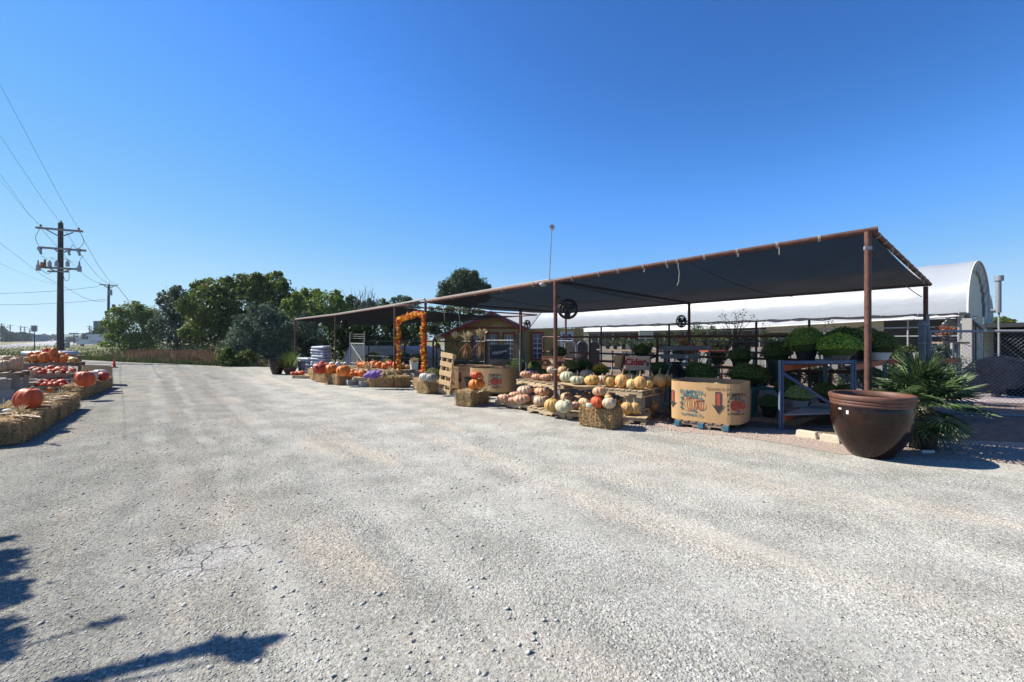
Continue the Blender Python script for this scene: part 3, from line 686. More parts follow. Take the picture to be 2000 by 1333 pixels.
# ================================================================ TREES
def leafmat(name,c1,c2,tr=0.35): return mat(name,c1,0.2,1.5,0.6,col2=c2,island=0.45,transl=tr,objcol=True,spec=0.3)
M['lf_dark']=leafmat('dark_oak_leaf',(0.035,0.058,0.014),(0.070,0.10,0.025))
M['lf_mid']=leafmat('green_leaf',(0.06,0.10,0.020),(0.12,0.17,0.035))
M['lf_lite']=leafmat('yellow_green_leaf',(0.10,0.15,0.025),(0.18,0.24,0.05))
M['lf_blue']=leafmat('grey_green_leaf',(0.050,0.075,0.050),(0.10,0.135,0.095))
M['lf_pine']=leafmat('pine_needle',(0.022,0.045,0.014),(0.05,0.085,0.03),0.2)
M['bark']=mat('rough_bark',(0.085,0.065,0.05),0.3,9,0.95,0.6,30)
def leafcloud(cl,n,size,shell=0.55,up=0.25,aspect=0.55):
    """cl: list of (center, (rx,ry,rz), weight)"""
    w=np.array([c[2]*c[1][0]*c[1][2] for c in cl]); w=w/w.sum(); idx=RNG.choice(len(cl),n,p=w)
    ce=np.array([tuple(c[0]) for c in cl])[idx]; ra=np.array([c[1] for c in cl])[idx]
    d=RNG.normal(size=(n,3)); d/=np.linalg.norm(d,axis=1)[:,None]
    # lumpy radius: twigs poke out, holes open up
    k=np.sin(d[:,0]*5+idx*1.3)*np.sin(d[:,1]*6+idx*2.1)*np.sin(d[:,2]*5.5+idx)
    r=shell+(1.0-shell)*RNG.random(n)**0.6; r=r*(1+0.27*k)+np.where(RNG.random(n)<0.06,RNG.random(n)*0.30,0)
    P=ce+d*ra*r[:,None]
    nrm=d*0.5+RNG.normal(size=(n,3))*0.7; nrm[:,2]+=up; nrm/=np.linalg.norm(nrm,axis=1)[:,None]
    t=np.cross(nrm,RNG.normal(size=(n,3))); t/=np.linalg.norm(t,axis=1)[:,None]; b=np.cross(nrm,t)
    s=size*RNG.uniform(.6,1.35,n)[:,None]
    V=np.stack([P-t*s*.5,P+b*s*aspect*.5,P+t*s*.5,P-b*s*aspect*.5],1).reshape(-1,3)
    return V
def crown(cl,n,size,mt,parent,name='crown',**k):
    V=leafcloud(cl,n,size,**k); V[:,2]=np.maximum(V[:,2],0.02); l=np.array(tuple(parent.location)); V=V-l
    return npmesh(name,V,np.arange(len(V),dtype=np.int32).reshape(-1,4),mt,parent)
def limbs(base,ends,r0,parent,name='trunk',fork=0.35,mt='bark'):
    m=MB(); 
    top=sum(ends,Vector((0,0,0)))/len(ends); tk=base.lerp(top,fork); tk.z=base.z+(top.z-base.z)*fork
    m.tube([base-Vector((0,0,.1)),base.lerp(tk,.5)+Vector((.05,.03,0)),tk],[r0*1.25,r0*.9,r0*.75],8)
    for e in ends:
        mid=tk.lerp(e,.5)+Vector((random.uniform(-.2,.2),random.uniform(-.2,.2),.15))*(e-tk).length*.3
        m.tube([tk,mid,e],[r0*.55,r0*.32,r0*.08],6)
        for _ in range(3):
            e2=mid.lerp(e,random.random())+Vector((random.uniform(-1,1),random.uniform(-1,1),random.uniform(0,1)))*(e-tk).length*.35
            m.tube([mid,e2],[r0*.2,r0*.04],5)
    return m.build(name,M[mt],parent,smooth=60)
def tree(name,label,D,basex,blobs,n,size,mt,cat='tree',tint=(1,1,1,1),depth=0.8,r0=None,shell=.5,group=None,nsub=4,dark=None,up=.25,aspect=.55):
    """blobs: (px,py,rpx[,rpy]) silhouette lobes at distance D"""
    b=Vector(((basex-1000)/F*D,D,0)); t=thing(name,label,cat,b,0,group); cl=[]; s=D/F
    for q in blobs:
        px,py,rx=q[:3]; ry=q[3] if len(q)>3 else rx
        c=W(px,py,D); c.y+=random.uniform(-.4,.4)*rx*s
        cl.append((c,(rx*s,rx*s*depth,ry*s),1.0))
        for _ in range(nsub):
            an=random.uniform(-.4,3.5); k=random.uniform(.16,.34); cc=c+Vector((math.cos(an)*rx*s*.92,random.uniform(-.5,.3)*rx*s,math.sin(an)*ry*s*.92)); cl.append((cc,(rx*s*k,rx*s*k,ry*s*k),1.6))
    cr=crown(cl,n,size,M[mt],t,shell=shell,up=up,aspect=aspect); cr.color=tint
    zs=[c[0] for c in cl if c[0].z>1.2] or [cl[0][0]]
    r=r0 or 0.012*D*0.35
    limbs(b,[Vector(z) for z in zs[:6]],r,t)
    return t
tree('oak_tree','tallest dense dark oak in the middle of the tree belt',46,470,[(470,600,60,62),(425,600,45,50),(520,575,42,38),(555,600,38,45),(440,570,34,28),(400,640,42,42),(535,548,20,16),(490,556,28,18),(400,568,22,18),(460,650,60,40),(540,650,50,40),(405,550,9,7)],26000,0.34,'lf_dark',tint=(1.75,1.65,1.0,1))
tree('scrub_tree','thin grey-green tree with open twigs between the round bush and the big oak',50,345,[(345,610,32,42),(325,590,18,20),(365,585,24,22),(350,650,42,38),(322,580,8,12),(385,575,14,12),(345,566,10,8),(318,640,20,36),(385,650,30,34)],12000,0.26,'lf_blue',tint=(.95,1.0,.85,1),shell=.3)
tree('round_bush','round sunlit green bush standing alone at the end of the tree belt',55,262,[(262,640,44,42),(240,625,24,22),(285,618,24,20),(262,606,22,16),(225,650,14,20),(300,640,18,40),(262,670,48,20)],15000,0.26,'lf_mid',cat='bush',tint=(1.4,1.4,1,1),shell=.45)
tree('green_tree','bright yellow-green tree to the side of the oak, above the sagging canopy',40,620,[(600,600,30,32),(635,600,34,30),(575,630,30,36),(665,615,24,26),(620,640,50,40),(655,582,14,14),(590,585,18,14),(680,640,30,30),(615,575,12,10)],17000,0.24,'lf_lite',tint=(1.1,1.1,.9,1))
tree('cedar','blue-grey feathery cedar spreading low beside the brown planter pot',28.5,490,[(505,640,32,40),(470,662,28,34),(538,650,28,38),(520,608,15,18),(494,604,9,14),(548,622,10,18),(466,628,10,14),(448,690,22,24),(490,695,40,26),(535,695,30,26),(560,665,20,36)],17000,0.16,'lf_blue',tint=(1.15,1.25,1.15,1),shell=.35,aspect=.35)
tree('cedar','smaller blue-grey cedar behind the stacked sacks',30,600,[(585,650,26,36),(610,660,28,36),(575,690,22,24),(600,690,30,26)],8000,0.16,'lf_blue',tint=(.7,.8,.75,1),shell=.35,aspect=.35)
tree('juniper_bush','low yellow-green bush in front of the blue-grey cedar',27.0,470,[(445,697,16,18),(480,700,20,16),(465,706,24,11),(500,708,16,9)],4500,0.14,'lf_mid',cat='bush',tint=(.9,.85,.6,1),shell=.4)
tree('evergreen_tree','dark evergreen behind the leaf garland arch',34,745,[(700,640,36,36),(745,650,40,40),(790,640,34,34),(720,680,50,30),(780,680,40,30),(660,660,30,50)],15000,0.22,'lf_dark',tint=(.9,1,.9,1))
tree('mesquite_tree','pale green feathery tree rising behind the lower shade cloth',48,760,[(745,602,20,16),(775,600,24,16),(800,598,22,14),(720,606,18,14),(790,585,14,7),(760,620,50,16)],8000,0.22,'lf_blue',tint=(1.2,1.3,1,1),shell=.3)
tree('mesquite_tree','olive green tree behind the shade cloth beside the bright tree',47,700,[(690,600,18,20),(705,610,22,18),(675,610,16,20),(720,600,12,14)],6000,0.22,'lf_mid',tint=(1,1,.9,1),shell=.3)
tree('juniper_tree','olive juniper tree behind the seam of the two canopies',38,890,[(860,618,30,20),(900,612,28,16),(930,620,22,14),(880,640,45,24),(820,640,34,26)],8000,0.2,'lf_mid',tint=(.8,.8,.7,1))
tree('pine_tree','dark round-headed pine with spiky clumps rising behind the canopies',62,905,[(905,555,30,26),(880,566,24,20),(932,564,24,20),(905,538,18,12),(870,580,18,12),(940,580,18,12),(905,585,30,16)],22000,0.32,'lf_pine',shell=.3,aspect=.4,up=.4,nsub=1,tint=(1.2,1.2,1,1))
# bare dead tree
t=thing('bare_tree','leafless grey tree with upright branches behind the shade cloth','tree',W(715,700,45)*1.0); t.location.z=0
m=MB()
for k,(x,y) in enumerate([(694,574),(702,566),(708,570),(713,558),(720,570),(728,562),(733,572),(690,586),(738,580)]):
    e_=W(x,y,45); b_=W(712+(x-712)*.15,640,45); b_.z*=.6
    m.tube([b_,b_.lerp(e_,.5)+Vector((random.uniform(-.2,.2),0,0)),e_],[.09,.05,.015],5)
    for _ in range(4):
        p=b_.lerp(e_,random.uniform(.4,.9)); m.tube([p,p+Vector((random.uniform(-.7,.7),random.uniform(-.4,.4),random.uniform(.4,1)))],[.03,.008],4)
m.tube([Vector((t.location.x,45,0)),W(712,640,45)],[.2,.12],7); m.build('trunk',mat('grey_dead_wood',(0.20,0.18,0.165),0.2,8,0.9),t)
# trees far across the highway
far=[(10,262,[(8,652,16,8),(20,658,14,8),(0,646,10,8)],'dark shrub mass below the first far pole'),
 (34,300,[(34,656,16,7),(24,660,10,6)],'grey-green roadside tree behind the speed sign, second in line'),
 (52,340,[(50,657,12,6),(60,659,10,5)],'far roadside tree beside the small blue building'),
 (92,520,[(84,658,9,5),(93,660,8,4),(76,659,8,4)],'distant bushy tree where the highway fades'),
 (106,600,[(106,659,7,5),(110,661,6,3)],'tiny distant tree just beside the big pole'),
 (140,420,[(141,662,8,4),(147,661,6,4)],'small far tree below the green street sign'),
 (172,330,[(168,657,7,5),(176,655,6,6)],'far tree above the white van cab')]
for bx,D,bl,lb in far: tree('roadside_tree',lb,D,bx,bl+[(b[0],665,b[2],3) for b in bl[:2]],1800,D*.0042,'lf_blue',tint=(.8,.95,1.0,1),group='trees far along the highway',r0=.3)
tree('roadside_tree','small leafy tree behind the second utility pole',110,196,[(195,645,9,9),(188,650,6,7),(203,650,10,10),(210,640,8,8)],2500,.45,'lf_mid',tint=(.9,.95,.9,1),group='trees far along the highway')
tree('distant_tree','pale treetops showing over the dark shed roof',60,1952,[(1947,625,8,6),(1965,626,10,6),(1955,630,20,5)],1500,.35,'lf_mid',tint=(1,1,.8,1))
# big tree out of the picture whose branch shadows fall on the lot
hk=1/math.tan(ELEV)
def above(p,h): q=p+SDIR*(h/math.sin(ELEV)); return q
tb=Vector((-6.2,1.3,0)); t=thing('shade_tree','large tree just outside the frame casting branch shadows on the gravel','tree',tb)
cl=[]
def leafspot(px,py,h,rx,rz=None,w=1.0): 
    c=above(G(px,py),h); cl.append((c,(rx,rx,rz or rx*.5),w)); return c
ends=[]
for px,py,r_ in ((150,1333,.06),(180,1322,.06),(215,1313,.055),(250,1303,.05),(285,1294,.045),(320,1285,.045),(355,1276,.045),(385,1270,.05),(412,1265,.055),(438,1262,.065),(462,1263,.075),(485,1264,.075),(488,1278,.06),(468,1284,.05),(510,1255,.055),(535,1248,.035),(552,1243,.02),(425,1250,.04),(110,1342,.07),(500,1270,.05)):
    leafspot(px,py,3.0,r_,r_*.6,1.8)
for px,py,r_ in ((190,1218,.05),(222,1212,.05)): leafspot(px,py,3.0,r_,.04,.35)
for px,py,r_ in ((-60,1100,.22),(0,1055,.10),(15,1085,.12),(-10,1115,.16),(22,1145,.10),(40,1170,.06),(-20,1175,.16),(-90,1180,.3),(-10,1222,.10),(18,1240,.08),(-20,1265,.12),(8,1285,.07)): leafspot(px,py,2.6,r_,r_*.6,1.3)
cr=crown([c for c in cl],9000,0.05,M['lf_mid'],t,shell=.0)
m=MB(); tk=Vector((-6.0,1.9,1.9)); m.tube([tb,tb.lerp(tk,.5)+Vector((.05,0,0)),tk],[.12,.09,.07],8)
for c in cl[::3]: m.tube([tk,tk.lerp(c[0],.5)+Vector((0,0,.15)),c[0]],[.03,.02,.006],5)
m.build('trunk',M['bark'],t,smooth=60)
# ================================================================ POLES AND WIRES
M['pole']=mat('dark_creosote_pole',(0.060,0.050,0.043),0.3,4,0.9,0.3,20,stretch=(6,6,1))
M['arm']=mat('weathered_crossarm',(0.26,0.235,0.21),0.2,5,0.9)
M['porc']=mat('grey_porcelain',(0.34,0.33,0.33),0.15,8,0.35)
M['brown_can']=mat('rust_brown_can',(0.28,0.11,0.05),0.2,6,0.6)
M['wire']=mat('utility_wire',(0.05,0.055,0.06),0.1,3,0.6)
PD=31.0
up=thing('utility_pole','tall dark wooden utility pole with three crossarms behind the gourd table','utility pole',(W(118,600,PD).x,PD,0))
s=PD/F
m=MB(); m.tube([Vector((up.location.x,PD,-.1)),W(117.8,600,PD),W(118.5,436,PD)],[.21,.18,.14],12); m.build('pole',M['pole'],up,smooth=60)
def ins(x,y,h=7,r=2.6,mt='porc',name='insulator',D=PD,par=None):
    c=W(x,y,D); m=MB(); k=D/F
    m.lathe([(.001,0),(r*.45*k,0),(r*.45*k,h*.25*k),(r*k,h*.35*k),(r*.5*k,h*.5*k),(r*k,h*.65*k),(r*.5*k,h*.8*k),(r*.7*k,h*.9*k),(.001,h*k)],10,c); return m.build(name,M[mt],par or up,smooth=30)
for (x0,y0,x1,y1,n) in ((70.5,445,161,452.5,'crossarm'),(76,483.5,167,490,'crossarm'),(72,522,157,526.5,'crossarm')):
    m=MB(); m.beam(W(x0,y0,PD-.2),W(x1,y1,PD-.2),.12,.13); m.build(n,M['arm'],up)
m=MB(); m.beam(W(95,530.5,PD-.15),W(132,531,PD-.15),.2,.1); m.build('bracket',M['arm'],up)
for a,b in (((90,448.5),(115,462)),((143,454.5),(121,462)),((105,486),(115,494)),((134,488.5),(122,495)),((95,524),(110,531)),((140,526),(125,531))):
    m=MB(); m.beam(W(*a,PD-.28),W(*b,PD-.28),.05,.06); m.build('brace',M['arm'],up)
for x,y in ((79,445),(153.5,451.5),(119,438)): ins(x,y,7,2.8)
for x,y in ((77.5,487),(133,489),(153,490)):
    m=MB(); m.box(W(x,y-1,PD-.3),(5*s,5*s,6*s)); m.tube([W(x,y,PD-.35),W(x+3,y+10,PD-.35)],[.09,.06],8); m.build('cutout_fuse',M['porc'],up,smooth=40)
for x,y in ((74.5,526),(155,528)):
    m=MB(); m.tube([W(x,y+3,PD-.35),W(x,y-8,PD-.35)],[.13,.11],10); m.tube([W(x,y-8,PD-.35),W(x,y-17,PD-.35)],[.06,.04],8); m.build('transformer_bushing',M['porc'],up,smooth=40)
m=MB(); m.tube([W(84.5,524,PD-.35),W(84.5,513,PD-.35)],.15,12); m.tube([W(87.5,514,PD-.35),W(88,507,PD-.35)],.06,8); m.build('capacitor_can',M['brown_can'],up,smooth=40)
for x,y in ((97,518),(110.5,518),(132,518)):
    m=MB(); m.tube([W(x,y+3,PD-.35),W(x,y-6,PD-.35)],[.11,.10],8); m.tube([W(x,y-6,PD-.35),W(x+.5,y-9,PD-.35)],.05,8); m.build('switch_can',M['porc'],up,smooth=40)
def wires(pts,r,par=None,D=PD): 
    m=MB(); m.tube([W(x,y,D) for x,y in pts],r,4,False); return m
for pts in ([(78,447),(73,455),(69,463),(71,472),(76,480)],[(155,453),(162,464),(164,475),(158,482),(153,487)],[(80,500),(90,505),(100,503),(107,508),(128,506),(140,511),(150,512)],[(135,531),(135,545),(131,549),(127,548),(124,540)],[(75,521),(84,530),(94,536),(100,532)],[(137,488),(142,478),(146,484)],[(155,510),(162,500)]):
    wires(pts,.018).build('jumper_wire',M['wire'],up)
D2=88.0
u2=thing('utility_pole','second utility pole with a grey transformer standing beside the round bush','utility pole',(W(211,600,D2).x,D2,0)); k2=D2/F
m=MB(); m.tube([Vector((u2.location.x,D2,-.1)),W(212.5,556,D2)],[.26,.19],10); m.build('pole',M['pole'],u2,smooth=60)
m=MB(); m.beam(W(195,556,D2-.3),W(229,559,D2-.3),.2,.2); m.build('crossarm',M['arm'],u2)
for a,b in (((203,558),(210.5,563)),((222,560),(214,563))):
    m=MB(); m.beam(W(*a,D2-.3),W(*b,D2-.3),.12,.12); m.build('brace',M['arm'],u2)
for x,y in ((197,556),(228,558.5),(213.5,556)): ins(x,y,4,1.2,par=u2,D=D2)
m=MB(); m.tube([W(216,577,D2-.4),W(216,567,D2-.4)],.27,12); m.build('transformer',M['galv'],u2,smooth=40)
ins(217,567,3,.9,par=u2,D=D2-.4)
for x,y0,D,lb in ((222,595,100,'shorter bare utility pole half hidden behind the round bush'),(208,608,92,'short stub of a pole touching the second utility pole')):
    t=thing('utility_pole',lb,'utility pole',(W(x,600,D).x,D,0)); m=MB(); m.tube([Vector((t.location.x,D,0)),W(x,y0,D)],[.26,.2],8); m.build('pole',M['pole'],t,smooth=60)
    m=MB(); m.tube([W(x,y0+5,D),W(x,y0,D)],[.3,.3],8); m.build('cap',M['pole'],t)
def wire(pts,r,lb):
    P=[]
    for i in range(len(pts)-1):
        for k in range(8): P.append(pts[i].lerp(pts[i+1],k/8))
    P.append(pts[-1]); m=MB(); m.tube(P,[max(.003,.00028*abs(p.y)*r/.016) for p in P],4,False); o=m.build('overhead_wire',M['wire']); tag(o,lb,'wire',group='overhead power lines')
def far_end(px,py,D,p):      # carry the wire on past the frame edge
    a=W(px,py,D); d=(a-p).normalized(); return a+d*6
for (x0,y0,D0),(x1,y1) ,lb,r in (((0,165,11.5),(153.5,448),'steep upper power line ending at the outer end of the top crossarm',.016),((0,265,13),(119,436),'power line ending on the very top of the tall pole',.016),
    ((0,340,15),(79,443),'power line ending at the roadside end of the top crossarm',.015),((0,352,15.5),(84,446),'faint power line just beneath the roadside one',.012),
    ((0,475,12.5),(115,556),'heavier low cable joining the tall pole below its equipment',.020),((0,515,14),(112,556.5),'thin slack line just below the heavy cable',.010)):
    p=W(x1,y1,PD); a=W(x0,y0,D0); mid=a.lerp(p,.5)-Vector((0,0,.12)); wire([far_end(x0,y0,D0,p),a,mid,p],r,lb)
for a,b,sg,lb in (((153.5,450),(228,557),.9,'sagging line from the outer crossarm end to the second pole'),((119,438),(213.5,554),.9,'sagging line between the two pole tops'),((79,445),(197,554),.9,'sagging line from the roadside crossarm end to the second pole'),((118,556),(208,586),.7,'low heavy cable running on from tall pole to second pole')):
    P=sagline(W(*a,PD),W(*b,D2),sg,4); wire(P,.02,lb)
for a,b,lb in (((-20,596),(205,585),'long nearly level line crossing low behind the tall pole'),((-20,574),(192,560),'long faint level line crossing higher behind the tall pole')):
    wire(sagline(W(a[0],a[1],70),W(*b,D2),.3,4),.018,lb)
wire(sagline(W(228,558,D2),W(300,640,130),.5,4),.03,'line dropping from second pole behind the round bush')
for x,y,D,lb in ((3,632,236,'tallest of the far poles at the edge of the highway'),(20,634.5,262,'far utility pole, second from the edge of the picture'),(40.5,637,290,'far utility pole, third from the edge of the picture'),(48.5,638,310,'far utility pole, fourth from the edge, close to the speed sign'),(58.5,641,345,'smallest far utility pole right behind the speed sign'),(174.5,636,270,'far utility pole above the white van'),(178,639,300,'fainter far pole beside the one above the van')):
    t=thing('utility_pole',lb,'utility pole',(W(x,600,D).x,D,0),0,'far utility poles'); m=MB(); m.tube([Vector((t.location.x,D,0)),W(x,y,D)],[.25,.2],6); m.build('pole',M['pole'],t)
    m=MB(); m.beam(W(x-5.5,y+2,D),W(x+5.5,y+2,D),.25,.25); m.build('crossarm',M['arm'],t)
    m=MB(); m.tube([W(x-1,y+8,D),W(x-1,y+5,D)],.35,8); m.build('transformer',M['galv'],t)
# ================================================================ SIGNS, VAN, CARS
SD=64.0
t=thing('speed_sign','white speed limit sign on a thin post beside the highway','sign',(W(67,663,SD).x,SD,0))
m=MB(); m.box(W(67,660,SD+.05)+Vector((0,0,-.6)),(.10,.08,W(67,650,SD).z*2-1.2+.9)); 
m=MB(); m.beam(Vector((W(67,663,SD).x,SD+.06,-.02)),W(67,640,SD+.06),.10,.06); m.build('post',M['dark'],t)
m=MB(); m.box(W(66.7,642.2,SD),(12.8*SD/F,.03,12*SD/F)); m.build('panel',mat('sign_cream',(0.50,0.47,0.42),0.05,3,0.6),t)
text('SPEED',.25,'ink',t,W(66.7,638.4,SD-.03),(R(90),0,0)); text('LIMIT',.22,'ink',t,W(66.7,640.6,SD-.03),(R(90),0,0)); text('50',.62,'ink',t,W(66.7,644.8,SD-.03),(R(90),0,0),curve=.012)
SD=100.0
t=thing('street_sign','small green street name sign on a post in front of the far hills','sign',(W(144.3,663,SD).x,SD,0))
m=MB(); m.tube([Vector((W(144.3,663,SD).x,SD,0)),W(144.3,653,SD)],.07,6); m.build('post',M['dark'],t)
m=MB(); m.box(W(144,652,SD-.1),(18*SD/F,.04,2.6*SD/F)); m.build('panel',mat('sign_green',(0.02,0.16,0.10),0.05,3,0.5),t)
m=MB()
for k,w in enumerate((.9,.5)): m.box(W(140.5+k*6,652,SD-.13),(w,.01,.10))
m.build('lettering',M['white'],t)
for x,y,D,w,h,lb in ((129.5,677,84,8,10,'pale grey-green utility cabinet on the grass behind the tall pole'),(206,675,92,4,6.5,'small pale meter box at the foot of the second pole')):
    t=thing('utility_box',lb,'utility box',(W(x,663,D).x,D,0)); k=D/F; m=MB(); m.box((t.location.x,D,h*k/2),(w*k,w*k*.8,h*k)); m.build('cabinet',mat('box_green'+str(x),(0.26,0.27,0.22),0.05,3,0.7),t)
    m=MB(); m.box((t.location.x,D,h*k+.04),(w*k*1.08,w*k*.9,.08)); m.build('lid',M['frame'],t)
def extrude(prof,y0,y1,mt,name,parent,rz,org,bev=0):
    n=len(prof); Mx=Matrix.Rotation(rz,3,'Z'); m=MB()
    lo=[Mx@Vector((x,y0,z))+org for x,z in prof]; hi=[Mx@Vector((x,y1,z))+org for x,z in prof]
    m.add(lo+hi,[tuple(range(n)),tuple(range(2*n-1,n-1,-1))]+[(i,n+i,n+(i+1)%n,(i+1)%n) for i in range(n)]); return m.build(name,mt,parent)
VD=104.0; vo=W(157,663,VD); vo.z=0
M['van']=mat('white_van_paint',(0.55,0.56,0.60),0.04,1,0.35,spec=0.5); M['vstripe']=mat('dusty_pink_stripe',(0.45,0.30,0.32),0.1,1,0.5)
van=thing('delivery_van','long white high-roofed delivery van parked behind the second utility pole','van',vo)
L_=8.0
prof=[(0.05,.45),(0.0,.95),(0.35,1.25),(1.35,1.55),(2.15,2.35),(2.55,2.72),(L_-.1,2.78),(L_,2.6),(L_,.45)]
extrude(prof,-1.0,1.0,M['van'],'body',van,0,vo)
extrude([(1.45,1.58),(2.15,2.25),(2.75,2.28),(2.75,1.58)],-1.03,-1.0,M['glass'],'side_window',van,0,vo)
extrude([(1.2,1.56),(2.05,2.36),(2.0,2.40),(1.12,1.58)],-.9,.9,M['glass'],'windscreen',van,0,vo+Vector((-.03,0,.02)))
extrude([(3.4,1.05),(L_-.2,1.05),(L_-.2,1.25),(3.4,1.25)],-1.02,-1.0,M['vstripe'],'side_stripe',van,0,vo)
extrude([(-.05,.4),(-.05,.75),(.5,.75),(.5,.4)],-.98,.98,M['dark'],'bumper',van,0,vo)
extrude([(3.28,.6),(3.28,2.5),(3.33,2.5),(3.33,.6)],-1.02,-1.0,M['frame'],'door_seam',van,0,vo)
for x in (1.2,6.2):
    m=MB(); c=vo+Vector((x,-.95,.38)); m.tube([c,c+Vector((0,.25,0))],.38,14); w_=m.build('wheel',M['black'],van,smooth=40)
    m=MB(); m.tube([c+Vector((0,-.02,0)),c+Vector((0,.02,0))],.2,10); m.build('rim',M['galv'],w_)
def car(px,D,lb,col,flip=1):
    o=W(px,663,D); o.z=0; t=thing('car',lb,'car',o,0,'cars on the far highway')
    mt=mat('car_paint'+str(px),col,0.03,1,0.3,spec=0.5)
    extrude([(-2.1,.35),(-2.1,.8),(-1.5,.95),(-.9,1.42),(.7,1.45),(1.4,.98),(2.1,.88),(2.15,.35)],-.85,.85,mt,'body',t,0,o)
    extrude([(-1.3,.95),(-.85,1.36),(.65,1.38),(1.2,.96)],-.87,-.85,M['glass'],'side_window',t,0,o)
    for x in (-1.35,1.35):
        m=MB(); c=o+Vector((x,-.86,.33)); m.tube([c,c+Vector((0,.2,0))],.33,10); m.build('wheel',M['black'],t)
car(128,205,'dark distant car passing behind the tall pole on the highway',(0.05,0.05,0.06)); car(143.5,190,'small dark car on the highway below the street sign',(0.09,0.09,0.10)); car(99.5,330,'tiny white car far down the highway',(0.5,0.5,0.5))
t=thing('billboard','wide blue-grey board standing above the white van','billboard',(W(198,663,140).x,140,0))
m=MB(); m.box(W(199,634,140),(30*140/F,.6,13*140/F)); m.build('panel',mat('blue_grey_panel',(0.07,0.10,0.14),0.1,1,0.6),t)
for x in (188,206): 
    m=MB(); p=W(x,641,140); m.tube([Vector((p.x,140,0)),p],.2,6); m.build('post',M['dark'],t)
t=thing('small_building','low blue-grey flat building far beside the highway','building',(W(78,663,330).x,330,0))
m=MB(); p=W(78,655,330); m.box((p.x,330,p.z/2),(12*330/F,6,p.z)); m.build('wall',mat('bluish_wall',(0.16,0.20,0.25),0.1,.3,0.8),t)
m=MB(); m.box((p.x,330,p.z+.2),(14*330/F,7,.5)); m.build('roof',M['frame'],t)
t=thing('small_building','tiny pale building far behind the street sign','building',(W(160,663,420).x,420,0))
m=MB(); p=W(160,660,420); m.box((p.x,420,p.z/2),(12*420/F,6,p.z)); m.build('wall',mat('pale_wall',(0.35,0.34,0.36),0.1,.3,0.8),t)
m=MB(); m.box((p.x,420,p.z+.2),(13*420/F,7,.5)); m.build('roof',M['frame'],t)
# ================================================================ KINDS MADE ONCE, COPIED LATER
def pallet(label,loc,rz=0,L=1.2,Wd=1.0,mt='wood',group='wooden pallets',ends=None,cat='pallet',height=.13,slatw=.095,slats=7,name='pallet',leg=None):
    t=thing(name,label,cat,loc,rz,group)
    m=MB(); 
    for i in range(slats):
        x=-L/2+(L-.10)*i/(slats-1)+.05; m.box((x+random.uniform(-.006,.006),random.uniform(-.006,.006),height-.011+random.uniform(-.002,.001)),(slatw+random.uniform(-.01,.008),Wd,.02))
    m.build('deck_slats',M[mt],t,local=True)
    for y in (-Wd/2+.03,0,Wd/2-.03):
        m=MB()
        if y==0: m.box((0,y,height/2),(L-.01,.036,height-.046))
        else:
            h=height-.046
            for x0,x1,z0 in ((-.5,-.36,0),(-.36,-.17,.4),(-.17,.17,0),(.17,.36,.4),(.36,.5,0)):
                m.box(((x0+x1)/2*(L-.01),y,.023+h*(z0+1)/2),((x1-x0)*(L-.01),.036,h*(1-z0)))
        m.build('stringer',M[mt],t,local=True)
    for x in (-L/2+.06,0,L/2-.06): m=MB(); m.box((x,0,.0115),(.095,Wd,.022)); m.build('bottom_slat',M[mt],t,local=True)
    if ends:
        for x in (-L/2+.05,0,L/2-.05):
            m=MB(); m.box((x,-Wd/2-.012,height/2),(.09,.06,height-.05)); m.build('painted_block',M[ends],t,local=True)
    return t
def block_t():
    m=MB(); 
    for y in (-.08,.08): m.box((0,y,.095),(.39,.032,.188))
    for x in (-.18,0,.18): m.box((x,0,.095),(.03,.128,.188))
    o=m.build('cinder_block',M['block']); return o
BLOCK=block_t(); used={}
def block(label,loc,rz=0,group='grey cinder blocks under the pumpkin shelves'):
    global BLOCK
    o=BLOCK if 'block' not in used else BLOCK.copy()
    if 'block' in used: COL.objects.link(o)
    used['block']=1
    o.location=loc; o.rotation_euler=(0,0,rz); return tag(o,label,'cinder block',group)
# ---- hay bale: body with lumpy flakes + loose straw
def bale_mesh(seed):
    r=random.Random(seed); L_,W_,H_=1.0,.46,.37; nx,ny,nz=30,14,11; m=MB()
    def P(x,y,z):
        # x,y,z in -1..1 on the box
        fl=abs(math.sin((x*1.0+seed)*9.4)); d=.012*fl
        q=.012*math.sin(x*23+y*7+seed)+.012*math.sin(z*17+x*9+seed*2)+r.uniform(-.007,.007)
        k=1-.06*max(0,abs(x)-.9)/.1*0
        rx,ry,rz_=x*L_/2,y*W_/2,z*H_/2
        cr=(abs(x)>.92)+(abs(y)>.9)+(abs(z)>.9)
        sh=.025 if cr>=2 else 0
        return (rx-(sh*(x/abs(x)) if abs(x)>.92 else 0)+(q if abs(x)>.99 else 0), ry-(sh*(y/abs(y)) if abs(y)>.9 else 0)+((q-d) if y>.99 else (d-q) if y<-.99 else 0), rz_+H_/2-(sh*.8*(z/abs(z)) if abs(z)>.9 else 0)+(q*.8-d*.5 if z>.99 else 0))
    def face(fn,a,b):
        vs=[];fs=[]
        for i in range(a+1):
            for j in range(b+1): vs.append(P(*fn(-1+2*i/a,-1+2*j/b)))
        for i in range(a):
            for j in range(b): k=i*(b+1)+j; fs.append((k,k+b+1,k+b+2,k+1))
        m.add(vs,fs)
    face(lambda u,v:(u,-1,v),nx,nz); face(lambda u,v:(-u,1,v),nx,nz); face(lambda u,v:(1,u,v),ny,nz); face(lambda u,v:(-1,-u,v),ny,nz); face(lambda u,v:(u,v,1),nx,ny); face(lambda u,v:(u,-v,-1),nx,ny)
    return m
